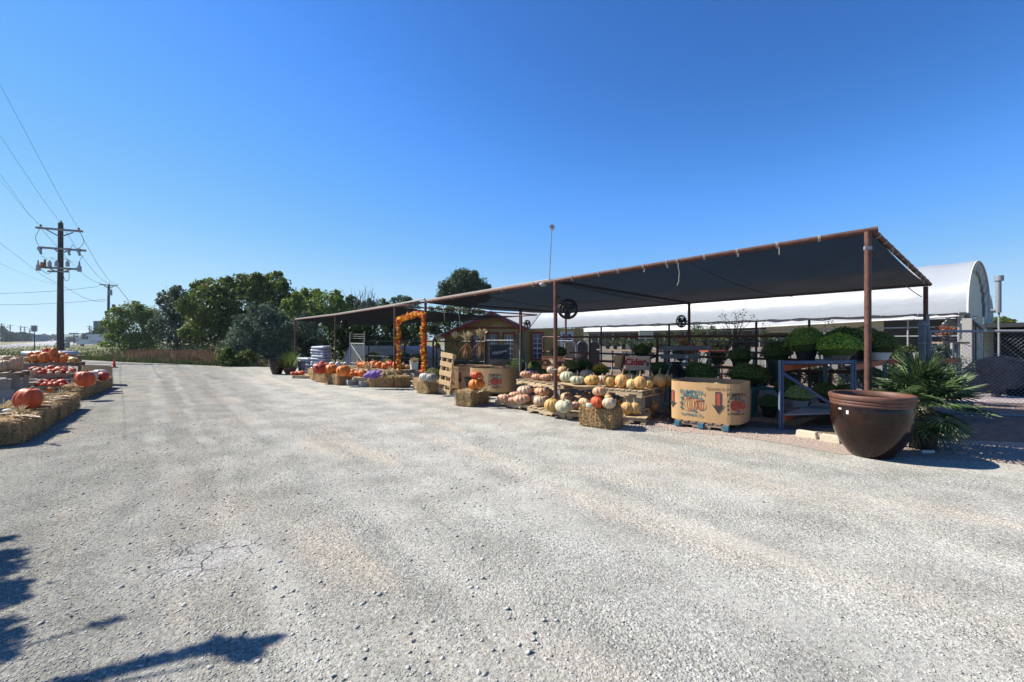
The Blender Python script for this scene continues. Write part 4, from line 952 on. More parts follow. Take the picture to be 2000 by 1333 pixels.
def straw_mesh(seed,n=2600):
    g=np.random.default_rng(seed); f=g.integers(0,5,n); u=g.uniform(-1,1,n); v=g.uniform(-1,1,n)
    P=np.zeros((n,3)); Nn=np.zeros((n,3))
    for k,(ax,sg) in enumerate(((1,-1),(1,1),(0,1),(0,-1),(2,1))):
        q=f==k; 
        if ax==1: P[q]=np.stack([u[q]*.5,np.full(q.sum(),sg*.232),v[q]*.185+.185],1)
        if ax==0: P[q]=np.stack([np.full(q.sum(),sg*.502),u[q]*.23,v[q]*.185+.185],1)
        if ax==2: P[q]=np.stack([u[q]*.5,v[q]*.23,np.full(q.sum(),.372)],1)
        Nn[q,ax]=sg
    d=g.normal(size=(n,3)); d[:,2]*=np.where(f==4,.5,1.3); d-=Nn*(d*Nn).sum(1)[:,None]*.75; d+=Nn*g.uniform(0,.45,n)[:,None]; d/=np.linalg.norm(d,axis=1)[:,None]
    ln=g.uniform(.03,.12,n)[:,None]; w=np.cross(d,Nn+g.normal(size=(n,3))*.3); w/=np.linalg.norm(w,axis=1)[:,None]; w*=g.uniform(.0012,.003,n)[:,None]
    A=P+Nn*.004-d*ln*.5; B=P+Nn*.004+d*ln*.5+Nn*g.uniform(0,.02,n)[:,None]
    V=np.stack([A-w,A+w,B+w*.5,B-w*.5],1).reshape(-1,3); V[:,2]=np.maximum(V[:,2],.004); return V
BALES=[]
def bale(label,loc,rz,sc=(1,1,1),group='small square hay bales',k=None,tint=None):
    k=(len(used)+len(BALES)+used.get('bn',0))%3 if k is None else k; used['bn']=used.get('bn',0)+1
    while len(BALES)<3:
        i=len(BALES); o=bale_mesh(i+1).build('hay_bale',M['straw'],smooth=50); V=straw_mesh(i+5)
        s_=npmesh('loose_straw',V,np.arange(len(V),dtype=np.int32).reshape(-1,4),M['strawb'],o)
        m=MB()
        for y in (-.10,.10): 
            m.tube([(-.507,y,.02),(-.51,y,.36),(-.48,y,.376),(.48,y,.376),(.51,y,.36),(.507,y,.02)],.0022,4)
        m.build('twine',M['rope'],o,local=True)
        reg(o); o['_t']=1; BALES.append([o,False])
    e=BALES[k]
    if not e[1]: e[1]=True; o=e[0]; o.location=loc; o.rotation_euler=(0,0,rz); del o['_t']; tag(o,None,None,group)
    else: o=dup(e[0],loc,rz,group=group)
    o.scale=sc; o['label']=label; o['category']='hay bale'; return o
# ---- pumpkins
def pump_mat():
    m=bpy.data.materials.new('pumpkin_skin'); m.use_nodes=True; N,L=nodes(m); b=N['Principled BSDF']; b.inputs['Roughness'].default_value=0.5; b.inputs['Specular IOR Level'].default_value=0.35
    tc=N.new('ShaderNodeTexCoord'); oi=N.new('ShaderNodeObjectInfo')
    ad=N.new('ShaderNodeVectorMath'); ad.operation='ADD'; L.new(tc.outputs['Object'],ad.inputs[0]); 
    sc=N.new('ShaderNodeVectorMath'); sc.operation='SCALE'; sc.inputs[0].default_value=(17,9,5); L.new(oi.outputs['Random'],sc.inputs[3]); L.new(sc.outputs[0],ad.inputs[1])
    nz=N.new('ShaderNodeTexNoise'); nz.inputs['Scale'].default_value=1.7; nz.inputs['Detail'].default_value=6; L.new(ad.outputs[0],nz.inputs[0])
    cr=N.new('ShaderNodeValToRGB'); cr.color_ramp.elements[0].position=.34; cr.color_ramp.elements[1].position=.68; cr.color_ramp.elements[0].color=(.78,.74,.72,1); cr.color_ramp.elements[1].color=(1.12,1.14,1.1,1); L.new(nz.outputs['Fac'],cr.inputs[0])
    at=N.new('ShaderNodeAttribute'); at.attribute_name='groove'; 
    mx=N.new('ShaderNodeMix'); mx.data_type='RGBA'; mx.blend_type='MULTIPLY'; mx.inputs[0].default_value=1; L.new(oi.outputs['Color'],mx.inputs[6]); L.new(cr.outputs[0],mx.inputs[7])
    m2=N.new('ShaderNodeMix'); m2.data_type='RGBA'; m2.blend_type='MULTIPLY'; m2.inputs[7].default_value=(.84,.68,.54,1); L.new(at.outputs['Fac'],m2.inputs[0]); L.new(mx.outputs[2],m2.inputs[6])
    L.new(m2.outputs[2],b.inputs['Base Color'])
    n2=N.new('ShaderNodeTexNoise'); n2.inputs['Scale'].default_value=14; n2.inputs['Detail'].default_value=4; L.new(ad.outputs[0],n2.inputs[0])
    bp=N.new('ShaderNodeBump'); bp.inputs['Strength'].default_value=.25; bp.inputs['Distance'].default_value=.03; L.new(n2.outputs['Fac'],bp.inputs['Height']); L.new(bp.outputs[0],b.inputs['Normal'])
    return m
M['pump']=pump_mat(); M['stem']=mat('dry_stem',(0.30,0.24,0.13),0.3,12,0.9,0.4,40)
def pump_mesh(kind,seed):
    r=random.Random(seed)
    P=dict(flat=(11,.13,.62,.24),round=(12,.09,.84,.16),tall=(10,.05,.98,.06),giant=(9,.08,.76,.18),turban=(8,.08,.55,.10),gourd=(6,.02,.55,.0),lump=(10,.16,.74,.22),small=(9,.07,.72,.16))[kind]
    nr,dep,asp,dim=P; nu=nr*6; nv=14; m=MB(); gv=[]
    vs=[];fs=[]; ph=[r.uniform(-.04,.04) for _ in range(nr)]; rk=[1+r.uniform(-.05,.05) for _ in range(nr)]
    for i in range(nv+1):
        a=math.pi*i/nv
        for j in range(nu):
            q=2*math.pi*j/nu; rb=(q/(2*math.pi)*nr)%1; gr=abs(math.sin(math.pi*rb))**.55; kk=rk[int(q/(2*math.pi)*nr)%nr]
            rad=math.sin(a)*(1-dep*(1-gr))*(kk if kind!='tall' else 1)
            z=-math.cos(a)*asp
            if a>math.pi/2: z-=dim*math.exp(-(math.sin(a)/.35)**2)
            else: z+=dim*.5*math.exp(-(math.sin(a)/.4)**2)
            if kind=='turban' and i>nv*.6: rad*=1-.35*(i/nv-.6)
            x,y=rad*math.cos(q),rad*math.sin(q)
            wv=1+.03*math.sin(q*2+seed)+.02*math.sin(q*3+z*3+seed*2); x*=wv; y*=wv
            if kind=='lump': 
                w=.05*math.sin(x*7+seed)*math.sin(y*8+z*9); x+=w; y+=w; z+=w
            if kind=='gourd':
                x,y,z=x*.62,y*.55,z; x,z=z*1.9+0.12*x, x*.9   # lying long
            lean=.05*math.sin(seed*3.1)
            vs.append((x+lean*z,y+lean*.6*z,z+asp)); gv.append((1-gr)*min(1,math.sin(a)*2)*(1 if dep>.04 else .5))
    for i in range(nv):
        for j in range(nu): j2=(j+1)%nu; fs.append((i*nu+j,i*nu+j2,(i+1)*nu+j2,(i+1)*nu+j))
    zm=min(v[2] for v in vs); vs=[(v[0],v[1],v[2]-zm) for v in vs]
    m.add(vs,fs); o=m.build('pumpkin' if kind not in('gourd','turban') else ('gourd' if kind=='gourd' else 'turban_squash'),M['pump'],smooth=180)
    at=o.data.attributes.new('groove','FLOAT','POINT'); at.data.foreach_set('value',gv)
    if kind!='gourd':
        top=asp*2-zm*0-dim*1.0 if False else (2*asp-dim-zm if zm<0 else 2*asp-dim-zm)
        m=MB(); s=dict(tall=.72,flat=.26,round=.40,giant=.16,turban=.10,lump=.22,small=.34)[kind]; b=r.uniform(-.3,.3)
        pts=[(0,0,top-.03),(b*.1,.02,top+s*.35),(b*.5,.04,top+s*.75),(b*1.1+.1,.05,top+s)]
        m.tube(pts,[.18,.11,.085,.10] if kind!='tall' else [.20,.11,.085,.10],7); m.build('stem',M['stem'],o,smooth=60,local=True)
    return o
PT={}
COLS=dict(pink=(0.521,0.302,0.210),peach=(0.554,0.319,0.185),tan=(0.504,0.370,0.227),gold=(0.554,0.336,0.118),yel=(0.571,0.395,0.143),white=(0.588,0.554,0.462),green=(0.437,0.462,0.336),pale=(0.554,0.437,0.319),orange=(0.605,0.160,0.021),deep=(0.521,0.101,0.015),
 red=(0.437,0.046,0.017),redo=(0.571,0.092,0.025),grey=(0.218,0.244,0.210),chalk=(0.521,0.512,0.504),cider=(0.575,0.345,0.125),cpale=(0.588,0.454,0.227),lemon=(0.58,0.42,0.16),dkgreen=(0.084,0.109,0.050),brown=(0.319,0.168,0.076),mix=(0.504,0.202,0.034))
TIN=[0]
def pk(kind,px,yb,w,z,col,label,group,rz=None,tilt=(0,0),hs=1.0,cat='pumpkin',D=None,k=None):
    nvar=2; k=TIN[0]%nvar if k is None else k; TIN[0]+=1; key=(kind,k)
    if key not in PT: PT[key]=[reg(pump_mesh(kind,k*7+sum(map(ord,kind))%13)),False]
    e=PT[key]
    if D is None: D=(CH-z)*F/(yb-HOR)
    rz0=w*D/F/2*random.uniform(1.14,1.24); r=rz0*cosx((px-1000)/F*D,D); o=e[0]
    if e[1]: o=dup(e[0])
    e[1]=True
    c=COLS[col]; j=random.uniform(.92,1.08); o.color=(min(1,c[0]*j),min(1,c[1]*j*random.uniform(.94,1.06)),c[2]*j,1)
    o.location=((px-1000)/F*D,D+r*.15,z); o.scale=(r,r,(rz0*.8+r*.2)*hs)
    o.rotation_euler=(tilt[0]+random.uniform(-.10,.10),tilt[1]+random.uniform(-.10,.10),random.uniform(0,6.28) if rz is None else rz)
    tag(o,label,cat,group); return o
# ---- mounded potted shrubs
M['shade_leaf']=mat('mum_leaf',(0.95,1.0,0.7),0.2,8,0.6,col2=(2.6,2.5,1.9),island=0.4,transl=0.25,objcol=True)
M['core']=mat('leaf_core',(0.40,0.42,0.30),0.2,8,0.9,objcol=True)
MUM=[]
def mum_mesh(seed,n=5200):
    g=np.random.default_rng(seed); d=g.normal(size=(n,3)); d/=np.linalg.norm(d,axis=1)[:,None]; d[:,2]=np.abs(d[:,2])*1.15-.22
    k=1+.09*np.sin(d[:,0]*5+seed)*np.sin(d[:,1]*6)+.04*np.sin(d[:,0]*17)*np.sin(d[:,1]*19+d[:,2]*15)
    r=(0.88+0.16*g.random(n)**1.3)*k+np.where(g.random(n)<.03,g.random(n)*.14,0); P=d*r[:,None]*np.array([1,1,.86]); P[:,2]+=.30
    nr=d*1.0+g.normal(size=(n,3))*.55; nr/=np.linalg.norm(nr,axis=1)[:,None]; t=np.cross(nr,g.normal(size=(n,3))); t/=np.linalg.norm(t,axis=1)[:,None]; b=np.cross(nr,t); s=g.uniform(.055,.12,n)[:,None]
    V=np.stack([P-t*s*.5,P+b*s*.3,P+t*s*.5,P-b*s*.3],1).reshape(-1,3); return V
def mum(label,c,rw,rh=None,tint=(.12,.17,.05),pot=None,pots=1.0,k=None,name='potted_shrub',cat='shrub',group='mounded potted mums',flowers=None,potc=None):
    """c: world point at the middle of the foliage mound; pot foot at z=pot"""
    rh=rh or rw*.8; rw=rw*cosx(c.x,c.y)*.97; k=TIN[0]%2 if k is None else k; TIN[0]+=1
    while len(MUM)<2:
        i=len(MUM); V=mum_mesh(31+i); f=npmesh('foliage',V,np.arange(len(V),dtype=np.int32).reshape(-1,4),M['shade_leaf'])
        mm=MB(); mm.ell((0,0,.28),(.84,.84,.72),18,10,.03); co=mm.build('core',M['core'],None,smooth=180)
        MUM.append((f,co,[0]))
    rw*=random.uniform(.95,1.05)
    t=thing(name,label,cat,(c.x,c.y,pot if pot is not None else max(0,c.z-rh-.2)),random.uniform(0,6),group)
    base=t.location.z
    f,co,us=MUM[k]; f2=f if not us[0] else f.copy(); c2=co if not us[0] else co.copy()
    if us[0]: COL.objects.link(f2); COL.objects.link(c2)
    us[0]=1
    for q in (f2,c2): q.parent=t; q.location=(0,0,c.z-rh*.30-base); q.scale=(rw,rw,rh); q.color=(*[v*.78 for v in tint],1)
    f2.rotation_euler=(random.uniform(-.12,.12),random.uniform(-.12,.12),0)
    f2.name='foliage'; c2.parent=f2; c2.location=(0,0,0); c2.scale=(1,1,1)
    ph=max(.12,c.z-rh*.45-base); pr=min(rw*.62,.24*pots)
    m=MB(); m.lathe([(.001,0),(pr*.74,0),(pr*.98,ph*.9),(pr*1.05,ph*.9),(pr*1.05,ph),(pr*.93,ph),(pr*.9,ph*.93),(.001,ph*.93)],20); m.build('pot',M[potc or 'black'],t,smooth=40,local=True)
    if flowers:
        n=260; g=RNG; a=g.uniform(flowers[1],flowers[2],n); e=g.uniform(.0,1.1,n); P=np.stack([np.cos(a)*np.cos(e)*rw,np.sin(a)*np.cos(e)*rw,np.sin(e)*rh*.86+c.z-base],1)*1.0
        P[:,:2]*=1.02; nr=g.normal(size=(n,3)); nr/=np.linalg.norm(nr,axis=1)[:,None]; tt=np.cross(nr,g.normal(size=(n,3))); tt/=np.linalg.norm(tt,axis=1)[:,None]; b=np.cross(nr,tt); s=.03
        V=np.stack([P-tt*s*.5,P+b*s*.5,P+tt*s*.5,P-b*s*.5],1).reshape(-1,3); t.rotation_euler.z=0
        npmesh('flowers',V,np.arange(len(V),dtype=np.int32).reshape(-1,4),M[flowers[0]],t)
    return t
M['fl_or']=mat('orange_flower',(0.60,0.16,0.02),0.2,8,0.7,island=.3); M['fl_yel']=mat('yellow_flower',(0.65,0.42,0.04),0.2,8,0.7,island=.3); M['fl_red']=mat('red_flower',(0.42,0.03,0.02),0.2,8,0.7,island=.3)
# husk / corn shock tufts
def husk(label,c,r,n=40,up=.6,name='corn_husk',cat='corn husk',group='dried corn husks on the bales',dirv=None,mt='husk',wd=.016):
    m=MB(); c=Vector(c)
    for i in range(n):
        d=Vector((random.gauss(0,1),random.gauss(0,1),abs(random.gauss(0,1))*up+.05)); 
        if dirv is not None: d=d*.45+Vector(dirv)
        d.normalize(); L_=r*random.uniform(.6,1.25); s=d.cross(Vector((random.random(),random.random(),1))).normalized()*wd*random.uniform(.6,1.5); dn=Vector((0,0,-L_*.22))
        a,b,e=c,c+d*L_*.55,c+d*L_+dn
        m.add([a-s*.5,a+s*.5,b-s,b+s,e],[(0,1,3,2),(2,3,4)])
    o=m.build(name,M[mt]); return tag(o,label,cat,group)
M['kernel']=mat('dark_corn_kernels',(0.10,0.045,0.035),0.5,60,0.5,col2=(0.35,0.18,0.08)); M['gourdw']=mat('white_gourd_skin',(0.62,0.58,0.50),0.1,10,0.5)
def corn(label,c,rz,group='loose ears of dried corn'):
    t=thing('corn_ear',label,'corn',c,rz,group); m=MB(); m.tube([(-.10,0,.022),(-.05,0,.022),(.04,0,.022),(.10,0,.02)],[.012,.024,.022,.008],8); m.build('ear',M['kernel'],t,smooth=60,local=True)
    m=MB()
    for i in range(9):
        a=random.uniform(-.9,.9); e=Vector((-.10-.12*math.cos(a),.12*math.sin(a),random.uniform(.01,.08))); m.add([(-.08,-.012,.02),(-.08,.012,.02),tuple(e)],[(0,1,2)])
    m.build('husk',M['husk'],t,local=True); return t
# ================================================================ DISPLAYS
def pal(a,b,zt,depth,label,height=.13,**k):
    A=G(*a,zt); B=G(*b,zt); d=B-A; rz=math.atan2(d.y,d.x); n=Vector((-math.sin(rz),math.cos(rz),0)); c=(A+B)/2+n*depth/2
    t=pallet(label,(c.x,c.y,zt-height),rz,d.length,depth,height=height,**k); return c,rz,n
def bl(a,b,label,z=0,side=1,**k):
    """bale from ground pixels a->b of its long side nearest the lane"""
    A=G(*a,z); B=G(*b,z); d=B-A; rz=math.atan2(d.y,d.x); n=Vector((-math.sin(rz),math.cos(rz),0))*side; c=(A+B)/2+n*.23
    return bale(label,(c.x,c.y,z),rz,(d.length/1.0,1,1),**k)
ORD=['first','second','third','fourth','fifth','sixth','seventh','eighth','ninth','tenth','eleventh','twelfth']
# ---- pale pumpkin display by the middle post
GP1='pallets of the pale pumpkin display'
pal((966,782),(1042,793),.14,1.1,'low pallet carrying the flat pink pumpkins, the end one toward the cardboard bins',group=GP1)
pal((1029,794),(1103,806),.14,1.1,'low pallet of pale pumpkins in front of the rusty middle post',group=GP1)
pal((1106,806),(1190,813),.14,1.0,'low pallet mostly hidden behind the front hay bale',group=GP1)
pal((1190,812),(1262,817),.14,1.3,'low pallet running out past the front hay bale toward the planting bed',group=GP1)
pal((1008,741),(1083,752),.62,1.0,'raised pallet on blocks holding the flat pink pumpkins beside the middle post',height=.12,group=GP1)
pal((1092,749),(1176,757),.62,1.0,'raised pallet with a curved thin board under the grey-green pumpkin',height=.11,group=GP1)
c_,r_,n_=pal((1177,758),(1254,764),.62,1.15,'raised orange-tinted pallet under the tall golden pumpkins at the display end',height=.14,group=GP1)
m=MB(); A=G(1090,748.5,.64); B=G(1178,756,.64); n=Vector((.5,.86,0)); m.poly([A,A.lerp(B,.5)+Vector((-.05,-.07,-.02)),B,B+n*.9,A+n*.9],.012); tag(m.build('plywood_sheet',M['wood']),'thin warped plywood sheet under the grey-green heirloom pumpkins','board')
bcol=0
for px,y,z0,lb in ((1012,762,0.14,'cinder block at the bin end of the raised shelf'),(1071,774,0.14,'cinder block just beside the rusty middle post'),(1098,778,0.14,'cinder block behind the pumpkins, past the middle post'),(1160,780,0.14,'cinder block half seen behind the front bale pumpkins')):
    p=G(px,y,.14); p.y+=.25
    for q in (0,1):
        block(('lower ' if q==0 else 'upper ')+lb,(p.x,p.y,z0+q*.19),r_+R(90 if px!=1012 else 80))
for (dx,dy,lb) in ((0,0,'at the open corner of the raised shelf facing the big bin'),(.55,.62,'at the shaded rear corner of the raised shelf')):
    p=G(1244,808,.14)+Vector((dx,dy+.22,0))
    for q in (0,1): block(('lower' if q==0 else 'upper')+' cinder block '+lb,(p.x,p.y,.14+.19*q),r_)
U='pumpkins on the raised shelf by the post'
for a in (('flat',1027,738.5,19.5,.62,'pink','flat pink pumpkin sitting alone at the bin end of the raised shelf'),
 ('flat',1045.5,735.5,16,.62,'pink','pink pumpkin at the back of the raised shelf, second from the bin end'),
 ('flat',1048.5,742.5,18.5,.62,'pink','pink pumpkin at the shelf front, second from the bin end'),
 ('flat',1066.5,744,20.5,.62,'pink','pink pumpkin on the raised shelf just before the middle post'),
 ('round',1077,730,15.5,.80,'pale','tan pumpkin stacked on top right beside the rusty middle post'),
 ('flat',1081,741,16,.62,'peach','peach pumpkin mostly hidden by the middle post'),
 ('round',1100,732,17,.78,'peach','peach pumpkin stacked on top just past the middle post'),
 ('round',1092,744,14,.62,'orange','small orange pumpkin squeezed between middle post and grey-green pumpkin'),
 ('round',1108,748.5,25,.62,'green','large grey-green pumpkin on the warped plywood'),
 ('flat',1128,752,26,.62,'green','flat greenish white pumpkin in front on the plywood sheet'),
 ('flat',1139,750,17,.62,'peach','orange-blushed pumpkin tucked behind the flat greenish one'),
 ('round',1146,741.5,21,.62,'pale','pale pink pumpkin at the back of the plywood sheet'),
 ('flat',1123,740,16,.62,'pink','pink pumpkin peeping out behind the greenish white ones'),
 ('giant',1157,753.5,24.5,.62,'gold','golden pumpkin lying on its side at the end of the plywood'),
 ('round',1176.5,751.5,19,.62,'pale','pale pink ribbed pumpkin between the golden one and the tall ones')):
    pk(*a,U)
Cg='tall golden pumpkins on the end pallet'
for a in (('tall',1191.5,757,22.5,.62,'cider','tall golden pumpkin with an upright stem, first of its row'),
 ('tall',1214,758.5,25,.62,'cider','biggest tall golden pumpkin, second of its row'),
 ('tall',1231,751.5,19,.62,'cpale','golden pumpkin behind, below the letters of the wooden sign'),
 ('tall',1234.5,760.5,18,.62,'cpale','slim pale golden pumpkin at the shelf edge, third of its row'),
 ('tall',1248,751,17,.62,'cpale','pale pumpkin at the back of the golden group under the figure-like mark'),
 ('tall',1251,761.5,23.5,.62,'cider','golden pumpkin overhanging the shelf edge in the middle of its row'),
 ('tall',1267.5,759,17.5,.62,'lemon','slim yellowish cream pumpkin beside the overhanging one'),
 ('tall',1274,755,18,.62,'cider','golden pumpkin wedged behind the slim cream one'),
 ('tall',1290.5,757,24,.62,'cider','shaded golden pumpkin with a crooked stem near the shelf end'),
 ('tall',1303.5,755,22,.62,'cider','last shaded golden pumpkin with a hooked stem, beside the black urn')):
    pk(*a,Cg)
Lg='pumpkins on the low pallets by the post'
for a in (('flat',985,785.5,24,.14,'pink','flat pink pumpkin at the very end of the low pallet'),
 ('flat',1006,779,21,.14,'pink','pink pumpkin in the second line of the low pallet'),
 ('flat',1002,787,18,.14,'pink','small pink pumpkin second along the low pallet front'),
 ('flat',1020,789,27.5,.14,'pink','wide pink pumpkin third along the low pallet front'),
 ('flat',1024.5,771,26,.32,'pale','cream-pink pumpkin resting on top of the pink ones'),
 ('flat',1040.5,766,12,.34,'peach','small peach pumpkin perched behind the stacked ones'),
 ('flat',1057.5,773,24.5,.33,'peach','peach pumpkin resting on top, tilted toward the post'),
 ('flat',1045.5,787,25,.14,'pink','pink pumpkin below the tilted peach one'),
 ('round',1055,794.5,22,.14,'pale','pale cream pumpkin with pink side at the pallet joint'),
 ('flat',1066,784,15,.14,'pink','pink pumpkin half hidden behind the pale cream one'),
 ('round',1078,803,27,.14,'gold','yellow and orange pumpkin in front of the middle post'),
 ('flat',1088,786,16,.14,'peach','peach pumpkin at the foot of the middle post'),
 ('giant',1102.5,806.5,30,.14,'green','big warty green-white pumpkin at the front of the low pallet'),
 ('round',1107,790,24.5,.14,'tan','tan-white pumpkin behind the warty green one'),
 ('flat',1120,780,16,.14,'pink','pink pumpkin at the back beside the tan-white one'),
 ('round',1124.5,799.5,16,.14,'pink','pinkish pumpkin just beside the front hay bale'),
 ('round',1129,788,17,.14,'pale','pale pumpkin behind, close to the front bale'),
 ('round',1143,798,23,.14,'tan','straw-yellow ribbed pumpkin peeping over the front bale'),
 ('round',1146,784,20,.14,'pale','pale ribbed pumpkin at the back above the front bale'),
 ('tall',1207,799,15,.14,'cpale','pale pumpkin with long stem right behind the front bale end'),
 ('tall',1226,811.5,23,.14,'cider','golden long-stemmed pumpkin between bale end and cinder blocks'),
 ('tall',1239.5,811.5,22,.14,'lemon','pale yellow pumpkin standing against the corner cinder blocks'),
 ('tall',1217,794,16,.14,'cpale','cream pumpkin under the raised pallet edge'),
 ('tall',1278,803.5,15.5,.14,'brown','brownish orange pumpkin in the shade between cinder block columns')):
    pk(*a,Lg)
bl((1131,832),(1196,841),'front hay bale topped with an orange pumpkin, before the golden pumpkins',k=0)
Bg='pumpkins on the front hay bale'
pk('round',1168,796.5,23.5,.37,'redo','bright orange pumpkin on the front hay bale',Bg,hs=1.0)
zt=.37+.2
pk('flat',1172,780,24,.575,'peach','peach pumpkin balanced on the bright orange one',Bg,hs=1.15,D=G(1168,796.5,.37).y+.03)
pk('turban',1190,798.5,23,.37,'pale','striped cream turban squash on the front hay bale',Bg,hs=1.6,cat='squash')
pk('small',1181,795.5,13,.37,'orange','orange pumpkin hiding behind the turban squash',Bg)
pk('small',1188,781,12,.48,'yel','small yellow pumpkin behind the balanced peach one',Bg)
pk('lump',1151,797.5,12,.37,'white','little white gourd at the end of the front hay bale',Bg)
husk('dry curled vine leaves beside the turban squash',G(1200,791,.40),.17,36,mt='stemleaf' if 'stemleaf' in M else 'stem')
husk('dry cream husk beside the little white gourd',G(1147,792,.38),.12,26)
# ---- painted signs
M['signw']=mat('washed_sign_board',(0.46,0.27,0.16),0.2,5,0.85,col2=(0.66,0.48,0.34),stretch=(1,1,5)); M['redpaint']=mat('red_lettering',(0.40,0.018,0.012),0.08,8,0.6); M['signb']=mat('orange_brown_sign_board',(0.34,0.17,0.085),0.2,5,0.85,col2=(0.50,0.27,0.14)); M['ylw']=mat('yellow_lettering',(0.55,0.38,0.04),0.1,8,0.6)
M['dkpaint']=mat('maroon_black_lettering',(0.035,0.012,0.010),0.1,8,0.6)
def sign(label,a,b,D,mt,posts=()):
    A=W(a[0],a[1],D); B=W(b[0],b[1],D); c=(A+B)/2; t=thing('wooden_sign',label,'sign',(c.x,c.y,0)); m=MB(); m.box(c,(B.x-A.x,.02,A.z-B.z)); m.build('board',M[mt],t)
    for x in posts: m=MB(); p=W(x,b[1],D+.03); m.box((p.x,p.y,p.z/2+.1),(.04,.03,p.z+.1)); m.build('stake',M['woodd'],t)
    return t,c
t,c=sign('pale wooden sign with red painted word and a small black mark, above golden pumpkins',(1221.5,696),(1269.5,723.5),10.2,'signw',(1245,))
text('Cider',.20,'redpaint',t,c+Vector((-.06,-.014,.02)),(R(90),0,0),curve=.009); text("'s",.17,'ink',t,c+Vector((.205,-.014,-.01)),(R(90),0,0),curve=.006)
t,c=sign('wooden sign with dark lettering half hidden by the rusty middle post',(1059,696.5),(1102,721),10.9,'signb',(1080,))
text('Cheese',.185,'dkpaint',t,c+Vector((-.0,-.014,-.01)),(R(90),0,0),curve=.010); text('?',.13,'redpaint',t,c+Vector((.18,-.014,.07)),(R(90),0,0))
m=MB(); m.box(c+Vector((0,-.013,.125)),(.5,.004,.02)); m.build('border_stripe',M['inkred'],t)
t,c=sign('plain reddish brown board leaning beside the red lettered sign',(1200.5,694),(1218,719),10.4,'card'); m=MB(); m.beam(W(1213,724,10.3),W(1219,692,10.35),.045,.03); m.build('stake',M['rust'],t)
